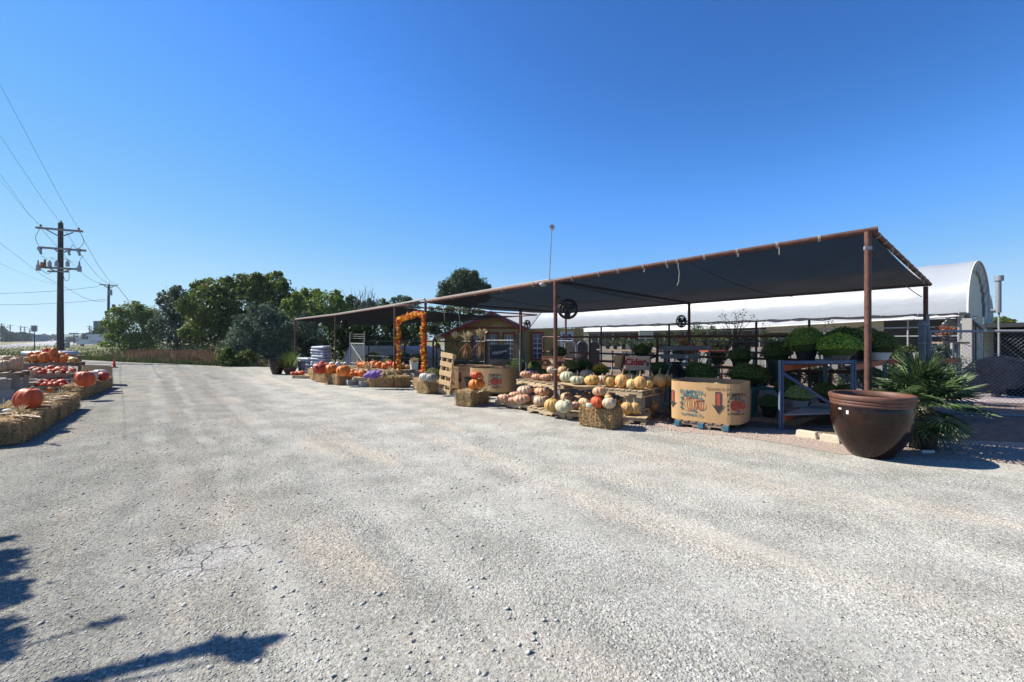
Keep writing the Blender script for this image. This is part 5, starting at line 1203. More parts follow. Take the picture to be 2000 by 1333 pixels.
# ---- the big printed bin
def bin_(name,label,c,rx,ry,h,rz,z0,prints,group='printed cardboard pumpkin bins'):
    t=thing(name,label,'cardboard bin',(c.x,c.y,z0),rz,group); n=8; R_=Matrix.Rotation(0,3,'Z')
    cut=.30; P=[(-rx,-ry*(1-cut)),(-rx*(1-cut),-ry),(rx*(1-cut),-ry),(rx,-ry*(1-cut)),(rx,ry*(1-cut)),(rx*(1-cut),ry),(-rx*(1-cut),ry),(-rx,ry*(1-cut))]
    # soften the octagon: bow each wall a little
    Q=[]
    for i in range(8):
        a=Vector(P[i]); b=Vector(P[(i+1)%8]); nn=Vector((b.y-a.y,-(b.x-a.x))).normalized()
        for k in range(5): u=k/5; Q.append(a.lerp(b,u)+nn*.035*math.sin(math.pi*u))
    K=len(Q)
    m=MB(); vs=[(q.x,q.y,0) for q in Q]+[(q.x*1.004,q.y*1.004,h*.5) for q in Q]+[(q.x*1.0,q.y*1.0,h+.004*math.sin(i*1.7)) for i,q in enumerate(Q)]
    m.add(vs,[(r*K+i,r*K+(i+1)%K,(r+1)*K+(i+1)%K,(r+1)*K+i) for r in (0,1) for i in range(K)]); m.build('wall',M['card'],t,local=True)
    m=MB(); m.add([(q.x*.975,q.y*.975,.01) for q in Q]+[(q.x*.975,q.y*.975,h) for q in Q]+[(q.x,q.y,h+.003) for q in Q],[(i,K+i,K+(i+1)%K,(i+1)%K) for i in range(K)]+[(K+i,2*K+i,2*K+(i+1)%K,K+(i+1)%K) for i in range(K)]); m.build('lining',M['cardin'],t,local=True)
    m=MB(); m.add([(q.x*.97,q.y*.97,h*.05) for q in Q],[tuple(range(K))]); m.build('bin_floor',M['cardin'],t,local=True)
    def onface(i,u,z):    # point on wall i (0..7), u 0..1
        a=Vector(P[i]); b=Vector(P[(i+1)%8]); nn=Vector((b.y-a.y,-(b.x-a.x))).normalized(); uu=min(max(u,0),1); L0=(b-a).length; p=a.lerp(b,u)+nn*(.035*math.sin(math.pi*uu)+.007); da=math.atan(.035*math.pi*math.cos(math.pi*uu)/L0)*(-1); nn=Vector((nn.x*math.cos(da)-nn.y*math.sin(da),nn.x*math.sin(da)+nn.y*math.cos(da))); return Vector((p.x,p.y,z)),math.atan2(b.y-a.y,b.x-a.x)+da,nn
    def put(o,i,u,z,tilt=0):
        p,a,nn=onface(i,u,z); o.location=p; o.rotation_euler=Vector((R(90),0,a)); return o
    def artwork(i,u,z,s,fill):
        p,a,nn=onface(i,u,z); X=Vector((math.cos(a),math.sin(a),0)); Z=Vector((0,0,1))
        def T(x,y,d=0): return p+X*x*s+Z*y*s+Vector((nn.x,nn.y,0))*d
        m=MB()
        for cx,rx_,ry_ in ((-.04,.30,.27),(.33,.20,.20)):
            for kk in ((1.0,.55,.15) if fill is None else (1.0,)):
                if fill is None: m.tube([T(cx+rx_*kk*math.cos(q),ry_*math.sin(q)) for q in [j*math.pi/12 for j in range(25)]],.0035*s/.45,4,False)
                else: m.add([T(cx+rx_*math.cos(j*math.pi/10),ry_*math.sin(j*math.pi/10),.001) for j in range(20)],[tuple(range(20))])
        m.build('pumpkin_print',M['inkred'],t,local=True)
        m=MB()
        for (x,y) in ((-.42,.22),(-.45,.0),(-.44,-.2),(.18,.32),(.42,.24),(-.33,.36),(.16,-.30)):
            r=.085; pts=[T(x+r*(1 if j%2 else .55)*math.cos(j*math.pi/5+x),y+r*(1 if j%2 else .55)*math.sin(j*math.pi/5+x),.002) for j in range(10)]; m.add(pts,[tuple(range(10))])
        m.tube([T(-.05,.27),T(-.02,.36),T(.06,.38)],.005*s/.45,4); m.tube([T(-.44,-.2,.001),T(-.45,.0,.001),T(-.42,.22,.001),T(-.33,.36,.001),T(-.05,.30,.001),T(.18,.32,.001),T(.42,.24,.001)],.004*s/.45,4); m.tube([T(.16,-.30,.001),T(-.2,-.32,.001),T(-.44,-.2,.001)],.003*s/.45,4); m.build('leaf_print',M['inkteal'],t,local=True)
    def words_(i,u,z,s,dark='inkteal'):
        k_=[]
        for tx,dz,sz in (('PUMPKIN',.44*s,.155*s*1.6),('PYLE',.27*s,.155*s*1.5),('FLOYDADA, TX',-.52*s,.13*s)):
            o=text(tx,sz,dark,t,(0,0,0),(0,0,0),.0006,curve=.0015); put(o,i,u,z+dz)
    def arrow(i,u,z,s):
        p,a,nn=onface(i,u,z); X=Vector((math.cos(a),math.sin(a),0)); Z=Vector((0,0,1)); T=lambda x,y:p+X*x*s+Z*y*s+Vector((nn.x,nn.y,0))*.001
        m=MB(); m.add([T(-.13,.5),T(.13,.5),T(.13,-.15),T(.27,-.08),T(0,-.5),T(-.27,-.08),T(-.13,-.15)],[(0,6,5,4,3,2,1)]); m.build('arrow_print',M['ink'],t,local=True)
        m=MB(); m.add([T(-.08,.44)+Vector((nn.x,nn.y,0))*.001,T(.08,.44)+Vector((nn.x,nn.y,0))*.001,T(.08,-.12)+Vector((nn.x,nn.y,0))*.001,T(-.08,-.12)+Vector((nn.x,nn.y,0))*.001],[(0,3,2,1)]); m.build('arrow_centre',M['inkred'],t,local=True)
    for pr in prints:
        kd=pr[0]
        if kd=='art': artwork(pr[1],pr[2],pr[3],pr[4],pr[5] if len(pr)>5 else None)
        if kd=='words': words_(*pr[1:])
        if kd=='arrow': arrow(*pr[1:])
        if kd=='line':
            o=text('PRODUCE OF USA',.05,'ink',t,(0,0,0),(0,0,0),.0006); put(o,pr[1],pr[2],pr[3])
    return t
pa,pb=(1318,819),(1424,831); 
cB,rB,nB=pal(pa,pb,.13,1.05,'pallet with teal painted block ends beneath the big pumpkin bin',group='pallets under the cardboard bins',ends='teal' if 'teal' in M else None,mt='woodd')
bc=cB+nB*.02; 
bt=bin_('cardboard_bin','big tan cardboard pumpkin bin with printed pumpkins, standing by the planting bed',bc,.60,.50,.70,rB,.13,
 [('art',1,.30,.31,.42),('words',1,.30,.33,.42),('arrow',1,.84,.36,.38),('line',1,.84,.60),('art',2,.60,.33,.34,1),('words',2,.60,.36,.34,'ink'),('arrow',0,.5,.36,.33)])
for i,(dx,dy,z,r,cn_) in enumerate(((-.15,-.1,.58,.12,'white'),(.05,-.2,.60,.10,'white'),(.22,.05,.58,.12,'yel'),(-.3,.1,.55,.12,'white'),(0,.15,.55,.13,'tan'),(.3,-.2,.52,.12,'white'),(-.12,.28,.52,.11,'white'),(.12,-.02,.66,.07,'green'))):
    p=bc+Vector((dx,dy,z)); q=pk('lump',1000+p.x/p.y*F,700,r*2*F/p.y,z+.02,cn_,f'{["white","pale","yellow","cream","tan","whitish","small white","greenish"][i]} gourd heaped {["beside the rim","in the middle","toward the planting bed","toward the lane","at the back","under the printed wall","by the far rim","on the very top"][i]} inside the big printed bin','gourds heaped in the big bin',D=p.y)
m=MB(); 
# ---- the two bins further along
c1=G(905,771); c1=Vector((c1.x+.42,c1.y+.55,0))
A=G(950,774); B=G(1013,776)
pallet('pallet below the further cardboard bin',(-.55,13.45,0),R(-24),1.2,1.0,group='pallets under the cardboard bins',mt='woodd')
bin_('cardboard_bin','cardboard bin with a red pumpkin print and red arrow, next to the straw bale pumpkins',Vector((-.50,13.30,0)),.62,.52,.66,R(-22),.12,[('words',0,.5,.36,.30),('art',0,.5,.30,.28,1),('arrow',1,.30,.32,.34),('art',1,.78,.30,.40,1),('words',1,.78,.32,.36,'ink')])
pallet('pallet below the rearmost cardboard bin',(-1.50,14.3,0),R(-24),1.1,1.0,group='pallets under the cardboard bins',mt='woodd')
bin_('cardboard_bin','smaller looking cardboard bin behind the leaning pallet',Vector((-1.32,14.15,0)),.60,.50,.66,R(-22),.12,[('words',0,.5,.36,.30),('art',0,.5,.30,.28,1),('arrow',1,.45,.32,.32),('line',1,.45,.58)])
# leaning pallet: stands on edge
t=pallet('fresh pine pallet leaning upright with faint red lettering on its slats',(0,0,0),0,1.15,.50,mt='woodn',group=None,slats=5,slatw=.145,name='leaning_pallet',height=.14)
pb_=G(873,773); t.location=(pb_.x+.02,pb_.y,.0); t.location.z=.60
ey=Vector((.78,-.626,0)); up_=Vector((0,0,1)); q8=R(7); exd=-(ey*math.sin(q8)+up_*math.cos(q8)); ey2=ey*math.cos(q8)-up_*math.sin(q8); ez=exd.cross(ey2)
t.rotation_euler=Matrix((exd,ey2,ez)).transposed().to_euler(); t.location=pb_+Vector((0,.35,.61))
for i,(x,s_) in enumerate(((-.52,'FRESH'),(-.31,'PUMPKINS'),(-.10,'GOURDS'),(.10,'HAY'),(.31,'MUMS'))): pass
# sunlit bale with two orange pumpkins
bl((921,796),(957,786.5),'hay bale beside the cardboard bins with two stacked orange pumpkins on it',k=1)
pk('flat',931,764.5,27,.385,'orange','ribbed orange pumpkin on the bale beside the cardboard bins','stacked pumpkins on the bale by the bins',hs=1.2,D=11.0)
pk('flat',930.5,750,19.5,.66,'redo','small red-orange pumpkin stacked on top of the ribbed one by the bins','stacked pumpkins on the bale by the bins',hs=1.0,D=11.0)
husk('dry husk tuft beside the stacked orange pumpkins',G(947,764,.39),.22,34)
t=thing('basket','dark plastic basket tucked behind the bale with two orange pumpkins','basket',G(915,766,.2)+Vector((0,.3,0))); b_=t.location
m=MB(); m.lathe([(.001,0),(.11,0),(.16,.24),(.17,.25),(.15,.24),(.10,.02),(.001,.02)],18,b_+Vector((0,0,.12))); m.build('bucket',M['black'],t,smooth=40)
# white and grey pumpkins on a bale
bl((806,760.5),(835,770.5),'sunlit end hay bale below the white and grey pumpkins',k=2,side=1)
bl((835.5,770.5),(857,767.5),'shaded hay bale adjoining the one below the white pumpkin',k=0)
pk('round',829,744.5,17.5,.38,'chalk','white ribbed pumpkin touching the grey one at the garland foot','white and grey pumpkins on the bale')
pk('round',844,747,20.5,.38,'grey','slate grey-green pumpkin touching the white one','white and grey pumpkins on the bale')
# ---- orange pumpkin display
GP2='pallets of the orange pumpkin display'
pal((686,718),(757,724.5),.50,1.0,'raised pale pallet under the long row of orange pumpkins',group=GP2)
pal((757,724.5),(812,722),.50,1.0,'raised pallet continuing behind the garland leg',group=GP2,mt='woodd')
pal((689,738),(716,738.5),.28,.9,'low short pallet on a grey block beside the big orange pumpkins',group=GP2)
pal((570,734),(603,734.5),.12,1.0,'small pallet on the gravel under the three red pumpkins',group=GP2)
pal((632,715),(686,717),.40,1.0,'pallet behind the hay bales holding white pumpkins',group=GP2)
p=G(709,757); block('cinder block holding up the low short pallet',(p.x,p.y+.2,0),R(40)); block('cinder block standing behind the low short pallet',(p.x-.6,p.y+.7,0),R(40))
for px in (700,730,750,790,805):
    p=G(px,745); 
    for q in (0,1): block(f'{"lower" if q==0 else "upper"} block under the raised orange row, column {["one","two","three","four","five"][(700,730,750,790,805).index(px)]} along',(p.x,p.y+.6,q*.19-(0.01 if q==0 else .01)),R(60))
O2='orange pumpkins on the raised row'
for i,a in enumerate(((704.5,718,12),(707.5,718.6,9.5),(714,719.2,11),(721,716.8,9),(730.5,719,13),(739,719.6,10.5),(747.5,717,9),(751.5,722,12),(755,718.5,9.5),(763.5,720.5,15),(775,721.8,15),(787,721.6,11),(796,721.7,10))):
    cols=['orange','orange','orange','deep','orange','orange','deep','orange','orange','red','orange','brown','brown']
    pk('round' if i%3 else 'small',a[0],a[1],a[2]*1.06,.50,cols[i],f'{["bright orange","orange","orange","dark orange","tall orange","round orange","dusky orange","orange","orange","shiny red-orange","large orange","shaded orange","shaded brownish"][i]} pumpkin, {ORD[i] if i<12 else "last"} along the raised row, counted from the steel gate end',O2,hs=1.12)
for i,a in enumerate(((699,713.5,8),(712,713,8),(726,713,8),(743,713.4,8),(758,713,9),(735,712.5,7))):
    pk('round',a[0],a[1],a[2],.52,['deep','orange','deep','orange','orange','deep'][i],f'small orange pumpkin in the back line of the raised row, {["one","two","three","four","five","six"][i]} from the gate end',O2)
O3='pumpkins on the low short pallet and bale end'
for a in (('round',686.5,737,12,.28,'orange','orange pumpkin between the bale end and the low short pallet'),('round',697,735.5,13,.28,'orange','orange pumpkin at the back of the low short pallet'),('small',689,730,11,.34,'orange','light orange pumpkin perched behind the low pallet'),('round',707,736.8,15.5,.28,'orange','plump orange pumpkin with a stub stem on the low short pallet'),('small',748,732.5,10,.37,'orange','orange pumpkin lying on the bale beside the purple mesh bag')):
    pk(*a,O3)
O4='giant pumpkins on the long hay bales'
pk('giant',624,731.3,24.5,.35,'red','big red pumpkin with black painted shapes on the long bales',O4,hs=1.12)
pk('giant',646.5,731,22.5,.35,'orange','big orange pumpkin with a flattened white-dusted top on the long bales',O4,hs=1.05)
pk('giant',671,735.2,23.5,.35,'orange','biggest orange pumpkin at the corner of the long bales, its base to the lane',O4,hs=1.15)
pk('small',659,730,7,.35,'orange','tiny orange pumpkin squeezed between the two giants',O4)
m=MB(); q=G(624,731.3,.35); r0=24.5*q.y/F/2
rd=[o for o in COL.objects if o.get('label','').startswith('big red pumpkin')][0]
for (a,z,w,h) in ((-1.9,.95,.16,.20),(-1.1,1.05,.17,.15),(-1.5,.75,.08,.10)):
    m=MB(); a2=a-rd.rotation_euler.z; m.ell((.93*math.cos(a2),.93*math.sin(a2),z),(.12,.12,h*.7),10,6); m.build('painted_mark',M['ink'],rd,smooth=180,local=True)
W2='pumpkins on the pallet behind the long bales'
for a in (('round',627.5,715,10,.42,'deep','dark red pumpkin on the pallet behind the long bales'),('flat',638.5,715,10.5,.42,'red','flat red pumpkin on the pallet behind the long bales'),('giant',649,716,11,.42,'white','wide cream pumpkin just before the rusty second canopy post'),('tall',660.5,717,9.5,.42,'chalk','upright white pumpkin just past the rusty second canopy post'),('round',668,714,7,.42,'chalk','small white pumpkin farther past the second post'),('round',674.5,714,7.5,.42,'chalk','small white pumpkin at the dark shrub end of that pallet'),('flat',618,718,12,.36,'chalk','whitish flat pumpkin behind the red painted giant')):
    pk(*a,W2)
pk('small',571,733.5,9,.12,'redo','red pumpkin at the outer end of the small gravel pallet','red pumpkins on the small pallet'); pk('flat',578,733.3,11,.12,'red','red-orange pumpkin in the middle of the small gravel pallet','red pumpkins on the small pallet'); pk('flat',588.5,733,13.5,.12,'redo','flat red pumpkin on the small gravel pallet near the bale','red pumpkins on the small pallet')
bl((613,745.5),(636,749.3),'long sunlit hay bale under the red painted pumpkin',k=0); bl((636.5,749.4),(660,753.5),'sunlit hay bale under the big orange corner pumpkin',k=1)
bl((661,753.3),(687,752.5),'shaded hay bale turned toward the low short pallet',k=2)
bl((601,738),(611.5,744),'hay bale seen end-on beside the small gravel pallet',k=2)
bl((722,757),(768,757.8),'hay bale under the purple mesh bag and corn husks',k=0); bl((771,758),(801,757.3),'fully shaded hay bale behind the garland leg',k=1)
bl((714.5,753),(721,756.5),'hay bale end catching sun beside the purple mesh bag',k=1)
# purple bag
M['purple']=mat('purple_mesh',(0.13,0.06,0.26),0.3,30,0.6,0.5,80)
bp=G(729,738,.37); t=thing('mesh_bag','purple mesh bag of produce slumped on the hay bale','bag',bp); m=MB()
for i,(dx,dz,r) in enumerate(((-.2,.06,.10),(-.08,.10,.14),(.06,.12,.15),(.18,.13,.14),(.0,.08,.16))): m.ell(bp+Vector((dx,.0,dz)),(r*1.1,r,r*.8),12,8,.05)
m.build('mesh',M['purple'],t,smooth=180); m=MB(); m.tube([bp+Vector((-.26,0,.05)),bp+Vector((-.34,-.02,.02))],[.05,.02],7); m.build('tied_end',M['purple'],t,smooth=60)
for i,(px,y,z,r) in enumerate(((757,733,.45,.36),(765,730,.5,.34),(748,737,.38,.25))): husk(f'{["dry corn husk bundle in the middle of the bale","tall dry corn husk bundle against the garland leg","low dry husk tuft by the small orange pumpkin"][i]}',G(px,y,z),r,46,wd=.03)
husk('dry corn stalk tuft poking up from the white box',G(722,724,.5),.4,20,dirv=(-.5,0,.8),wd=.03)
def bucket(px,yb,w,h,z,label,mt='white',D=None,group=None,contents=None):
    D=D or (CH-z)*F/(yb-HOR); p=W(px,663,D); p.z=z; r=w*D/F/2*cosx(p.x,D); hh=h*D/F; t=thing('bucket' if mt=='white' else 'planter_pot',label,'bucket' if mt=='white' else 'pot',p,0,group); m=MB(); m.lathe([(.001,0),(r*.82,0),(r*.95,hh*.93),(r*1.03,hh*.93),(r*1.03,hh),(r*.93,hh),(r*.9,hh*.9),(.001,hh*.9)],22,p); m.build('body',M[mt],t,smooth=40); return p,r,hh
M['bucketw']=M['white']
p,r,hh=bucket(809,722,18,14.5,.50,'white bucket of dried flowers at the end of the raised orange row'); husk('dried cream flower tuft in the white bucket',p+Vector((0,0,hh)),.22,60,up=1.2,wd=.02,group='dried tufts in buckets')
p,r,hh=bucket(723,732,14,9,.36,'squat white box behind the purple mesh bag')
# ---- garland arch
M['gar1']=mat('orange_silk_leaf',(0.62,0.17,0.015),0.2,8,0.6,island=.45,transl=.3); M['gar2']=mat('yellow_silk_leaf',(0.72,0.42,0.03),0.2,8,0.6,island=.3,transl=.3); M['gar3']=mat('red_silk_leaf',(0.45,0.035,0.015),0.2,8,0.6,island=.4,transl=.3)
def garland(name,label,path,r,n,leaf,rest=(0,0,0)):
    t=thing(name,label,'garland',(path[0].x,path[0].y,path[0].z)); 
    seg=[(path[i+1]-path[i]).length for i in range(len(path)-1)]; tot=sum(seg)
    m=MB(); m.tube(path,.012,5); m.build('vine',M['stem'],t)
    for k,(mt,fr) in enumerate((('gar1',.45),('gar2',.33),('gar3',.22))):
        V=[];Fc=[]; cnt=int(n*fr)
        for _ in range(cnt):
            s=random.random()*tot; i=0
            while s>seg[i] and i<len(seg)-1: s-=seg[i]; i+=1
            c=path[i].lerp(path[i+1],min(1,s/seg[i])); d=Vector((random.gauss(0,1),random.gauss(0,1),random.gauss(0,1))).normalized(); c=c+d*r*random.uniform(.25,1.1)-t.location
            nn=(d+Vector((random.gauss(0,.6),random.gauss(0,.6),random.gauss(0,.6)))).normalized(); a=nn.cross(Vector((random.gauss(0,1),random.gauss(0,1),random.gauss(0,1)))).normalized(); b=nn.cross(a); L_=leaf*random.uniform(.7,1.3)
            o=len(V)
            for q in range(10):
                rr=L_*(.55 if q%2==0 else .24)*(1.0 if q!=4 else .8); an=q*math.pi/5; V.append(c+a*rr*math.cos(an)+b*rr*math.sin(an)+nn*(.12*L_*(q%2)))
            Fc.append(tuple(range(o,o+10)))
        mb=MB(); mb.v=[tuple(v) for v in V]; mb.f=Fc; mb.m=[0]*len(Fc); mb.build('leaves',M[mt],t,local=True)
    return t
gl_b,gl_t=W(779,740,16.2),W(777,627,16.2); gr_b,gr_t=W(828,742,13.8),W(827,616,13.8)
garland('leaf_garland','orange and yellow autumn leaf garland climbing both posts and spanning between them',[gl_b]+[gl_b.lerp(gl_t,k/8)+Vector((.05*math.sin(k*2.2),0,0)) for k in range(1,8)]+[gl_t]+sagline(gl_t,gr_t+Vector((0,0,.08)),-.03,6)[1:-1]+[gr_t]+[gr_t.lerp(gr_b,k/8)+Vector((.04*math.sin(k*2.5),0,0)) for k in range(1,8)]+[gr_b],.085,1250,.115)
q=[W(1333,664,13.3),W(1338,675,13.3),W(1343,684,13.3),W(1352,686,13.2),W(1358,682,13.2)]
garland('leaf_garland','short red and orange leaf garland on the rear post above the grey boards',q+[W(1354,696,13.2),W(1356,706,13.2)],.11,330,.12)
cable([W(1087,724,9.44),W(1080,723,9.42),W(1089,721,9.44)],.012,'rope',None,'rope_tie'); tag(bpy.data.objects['rope_tie'] if False else COL.objects[-1],'pale cord knotted round the middle post holding a dry husk','cord')
husk('small dry husk tied to the rusty middle post',W(1079,712,9.40),.16,14,dirv=(-.2,-.1,1),up=1)
# ================================================================ RIGHT HAND SIDE OBJECTS
M['glaze']=mat('speckled_brown_glaze',(0.008,0.0045,0.0035),0.5,7,0.16,0.05,30,spec=0.28,col2=(0.026,0.010,0.006),coat=0.12)
M['terra']=mat('terracotta_rim',(0.105,0.046,0.031),0.2,9,0.55,0.1,30)
pc=Vector((4.90,6.27,0)); pc=Vector(((1701.5-1000)/F*6.27,6.27,0))
t=thing('planter_pot','huge glossy dark brown pot with terracotta rim before the end canopy post','pot',pc)
m=MB(); m.lathe([(.001,0),(.225,0),(.245,.015),(.275,.05),(.315,.11),(.365,.19),(.408,.28),(.440,.38),(.462,.48),(.472,.58),(.468,.66),(.458,.70)],56,pc); m.build('body',M['glaze'],t,smooth=60)
m=MB(); m.lathe([(0.4566,.695),(0.4677,.705),(0.4708,.722),(0.4645,.735),(0.4740,.745),(0.4764,.762),(0.4693,.775),(0.4819,.785),(0.4882,.80),(0.4882,.835),(0.4779,.85),(0.4463,.852),(0.4329,.84),(0.4306,.78)],56,pc); m.build('rim',M['terra'],t,smooth=60)
m=MB(); m.lathe([(0.4306,.78),(0.4187,.60),(0.3792,.35),(0.2844,.12),(0.0008,.10)],40,pc); m.build('inside',M['glaze'],t,smooth=60)
q=R(187); m=MB(); m.box(pc+Vector((.474*math.cos(q),.474*math.sin(q),.655)),(.006,.045,.022),q); m.build('price_tag',M['white'],t)
q=R(200); m=MB(); m.box(pc+Vector((.476*math.cos(q),.476*math.sin(q),.62)),(.006,.03,.05),q+.1); m.build('price_tag',M['white'],t)
# ---- fan palm in black tub
M['frond']=mat('fan_palm_leaf',(0.030,0.060,0.018),0.2,3,0.4,island=.6,transl=.15,spec=.3,col2=(0.10,0.155,0.06)); M['dryfrond']=mat('dry_palm_leaf',(0.30,0.24,0.14),0.2,3,0.8,island=.3,transl=.2)
fp=G(1826,884); fp.y+=.22; fp.x+=.03
t=thing('fan_palm','bushy fan palm with drooping spiky leaves in a black tub beside the huge brown pot','palm',fp)
m=MB(); m.lathe([(.001,0),(.155,0),(.18,.40),(.195,.41),(.195,.45),(.175,.45),(.165,.40),(.001,.40)],28,fp); m.build('tub',M['black'],t,smooth=40)
m=MB(); m.tube([fp+Vector((0,0,.38)),fp+Vector((.01,0,.62)),fp+Vector((0,.02,.74))],[.10,.09,.05],9); m.build('trunk',M['bark'],t,smooth=40)
rp=random.Random(5)
def frond(az,el,pl,fr,mt='frond'):
    m=MB(); c=fp+Vector((0,0,.66)); d=Vector((math.cos(az)*math.cos(el),math.sin(az)*math.cos(el),math.sin(el)))
    hub=c+d*pl+Vector((0,0,-.10*pl*(1-math.sin(max(el,0))))); m.tube([c,c.lerp(hub,.5)+Vector((0,0,.03)),hub],[.010,.007,.006],5)
    up=Vector((0,0,1)); s=d.cross(up); s=s.normalized() if s.length>.05 else Vector((1,0,0)); n=s.cross(d).normalized(); n=(n+Vector((0,0,.2))).normalized()
    K=24
    for k in range(K):
        a=R(-112+224*k/(K-1)); L_=fr*(1-.22*abs(a)/2)*rp.uniform(.88,1.08); e=(d*math.cos(a)+s*math.sin(a)).normalized(); w=s*math.cos(a)-d*math.sin(a); w=w*.0115*rp.uniform(.8,1.2)
        p0=hub; p1=hub+e*L_*.45+n*.02; p2=hub+e*L_*.8+Vector((0,0,-.012)); p3=hub+e*L_+Vector((0,0,-.04*rp.uniform(.3,1.6)))
        fold=n*.006
        m.add([p0,p1-w-fold,p1+fold,p1+w-fold,p2-w*.8-fold,p2+fold,p2+w*.8-fold,p3],[(0,1,2),(0,2,3),(1,4,5,2),(2,5,6,3),(4,7,5),(5,7,6)])
    for i in range(len(m.v)):
        if m.v[i][2]<.012: m.v[i]=(m.v[i][0],m.v[i][1],.012)
    m.build('frond',M[mt],t)
for i in range(38):
    az=i*2.399+.3; el=R([78,66,54,42,30,16,0,-26][i*8//38]+rp.uniform(-8,8)); frond(az,el,rp.uniform(.26,.44),rp.uniform(.38,.50))
for az in (3.6,4.6,5.6,.3): frond(az,R(-48),.34,.38,'frond' if az<5 else 'dryfrond')
st=G(1812,886); t=thing('garden_stone','small white ridged stone lying on the gravel by the black palm tub','stone',st); m=MB()
for k in range(6): m.ell(st+Vector((-.07+.028*k,0,.025)),(.022,.028+.004*math.sin(k),.026),10,6)
m.build('stone',M['white'],t,smooth=180)
# ---- cream edging stones
M['lime']=mat('cream_limestone',(0.52,0.45,0.34),0.08,9,0.9,0.4,50)
def stone(label,a,b,h,dpt):
    A=G(*a); B=G(*b); d=B-A; n=Vector((-d.y,d.x,0)).normalized()*dpt; m=MB(); up=Vector((0,0,h)); i=d.normalized()*.015
    m.hexa([A,B,B+n,A+n],[A+up+i+n*.05,B+up-i+n*.05,B+n*.95+up-i,A+n*.95+up+i]); o=m.build('edging_stone',M['lime']); bv=o.modifiers.new('b','BEVEL'); bv.width=.008; bv.segments=2
    return tag(o,label,'edging stone','cream edging stones by the huge pot')
stone('long cream limestone block in front of the blue rack frame',(1553,853),(1594,859.5),.11,.12)
stone('cream limestone block close to the huge pot, with a broken end',(1600,862),(1640,868),.11,.13)
# ---- blue pallet rack
M['blue']=mat('blue_rack_steel',(0.040,0.070,0.150),0.2,6,0.4,spec=.5); M['bluel']=mat('pale_blue_rack_face',(0.10,0.16,0.23),0.15,6,0.45); M['orr']=mat('orange_rack_beam',(0.42,0.085,0.02),0.2,6,0.5)
r1=G(1527,840); r2=Vector(((1668-1000)/F*8.25,8.25,0)); r3=Vector((7.0,10.15,0)); r4=Vector((8.45,10.3,0)); RT=1.23
t=thing('pallet_rack','blue steel pallet rack with orange beams carrying mounded mums','rack',r1)
for p in (r1,r2,r3,r4):
    m=MB(); m.box(p+Vector((0,0,RT/2)),(.048,.045,RT)); m.box(p+Vector((0,-.03,RT/2)),(.03,.012,RT)); m.build('upright',M['blue'] if p is not r1 else M['blue'],t)
    m=MB(); m.box(p+Vector((-.045,-.01,RT/2)),(.02,.05,RT)); m.build('face_plate',M['bluel'],t)
for a,b in ((r1,r2),(r3,r4)):
    m=MB(); m.beam(a+Vector((0,0,RT-.04)),b+Vector((0,0,RT-.04)),.04,.055); m.build('top_brace',M['blue'],t)
    m=MB(); m.beam(a+Vector((0,0,RT-.03-.19)),b+Vector((0,0,.16)),.03,.05); m.build('diagonal_brace',M['blue'],t)
for a,b in ((r1,r3),(r2,r4)):
    for z in (RT-.14,.20):
        m=MB(); m.beam(a+Vector((.03,.03,z)),b+Vector((-.03,-.03,z)),.045,.11); m.build('beam',M['orr'],t)
m=MB(); m.beam(r3+Vector((-.4,-.03,RT-.14)),r4+Vector((1.9,.3,RT-.14)),.045,.11); m.build('beam',M['orr'],t)
M['grate']=mat('grey_shelf_deck',(0.23,0.23,0.23),0.2,20,0.8,0.3,60)
for z,s in ((RT-.055,1),(.275,1)):
    m=MB(); m.poly([r1+Vector((.03,.03,z)),r2+Vector((-.03,.03,z)),r4+Vector((-.03,-.03,z)),r3+Vector((.03,-.03,z))],.03); m.build('shelf_deck',M['grate'] if z<1 else M['dark'],t)
# ---- mounded mums
DK=(.085,.13,.035); DK2=(.065,.10,.035); BR=(.17,.27,.05); GR=(.22,.29,.13); OL=(.10,.125,.04)
top=RT-.05
mum('yellow-green sided mum on the rack top, nearest the chain fence rail end',W(1574,668,8.9),.40,.34,(.12,.19,.04),pot=top,pots=.8)
mum('brightest light green mum on the rack top, in front',W(1636,679,8.55),.50,.31,BR,pot=top,pots=.9,potc='woodd')
mum('big dark mum with yellow edge behind the brightest one on the rack',W(1652,666,9.4),.54,.35,DK,pot=top,flowers=('fl_yel',-.9,.2))
mum('dark mum on the rack partly behind the end canopy post',W(1688,664,9.9),.42,.34,DK2,pot=top)
mum('dark mum with an arc of orange-red buds on the rack beyond the post',W(1716,674,9.3),.42,.34,DK,pot=top,potc='white',flowers=('fl_red',-.3,1.3))
mum('dark wide mum on the tier behind the blue upright',W(1517,690,10.3),.38,.32,DK2,pot=.55)
mum('rounded mum behind the bin bench, second tier',W(1446,697,11.2),.34,.28,OL,pot=.65)
mum('wide dark mum on the green bench behind the big bin rim',W(1367,729,9.9),.43,.27,DK,pot=.60)
mum('widest mum on the green bench between bin and blue upright',W(1461,733,9.9),.52,.31,DK,pot=.60)
mum('round clipped mum above the red lettered sign',W(1253,686,13.2),.28,.25,OL,pot=.95)
mum('dark mum beside the black ribbed urn',W(1289,723,11.2),.28,.25,DK2,pot=.55)
mum('round mum seen just past the middle post under the fence rail',W(1091,689,13.2),.25,.23,OL,pot=.9)
mum('large round shrub by the cottage wall behind the cardboard bins',W(1008,716,15.3),.37,.33,DK,pot=.05)
mum('low dark mum on the mulch next to the big bin',W(1503,790,9.3),.27,.23,DK2,pot=.01)
mum('dark mum behind the blue upright above the low one',W(1533,758,10.0),.26,.25,DK,pot=.3)
mum('pale variegated mum in a grey pot on the low rack shelf',W(1562,772,8.9),.31,.22,GR,pot=.28,potc='frame',pots=.8)
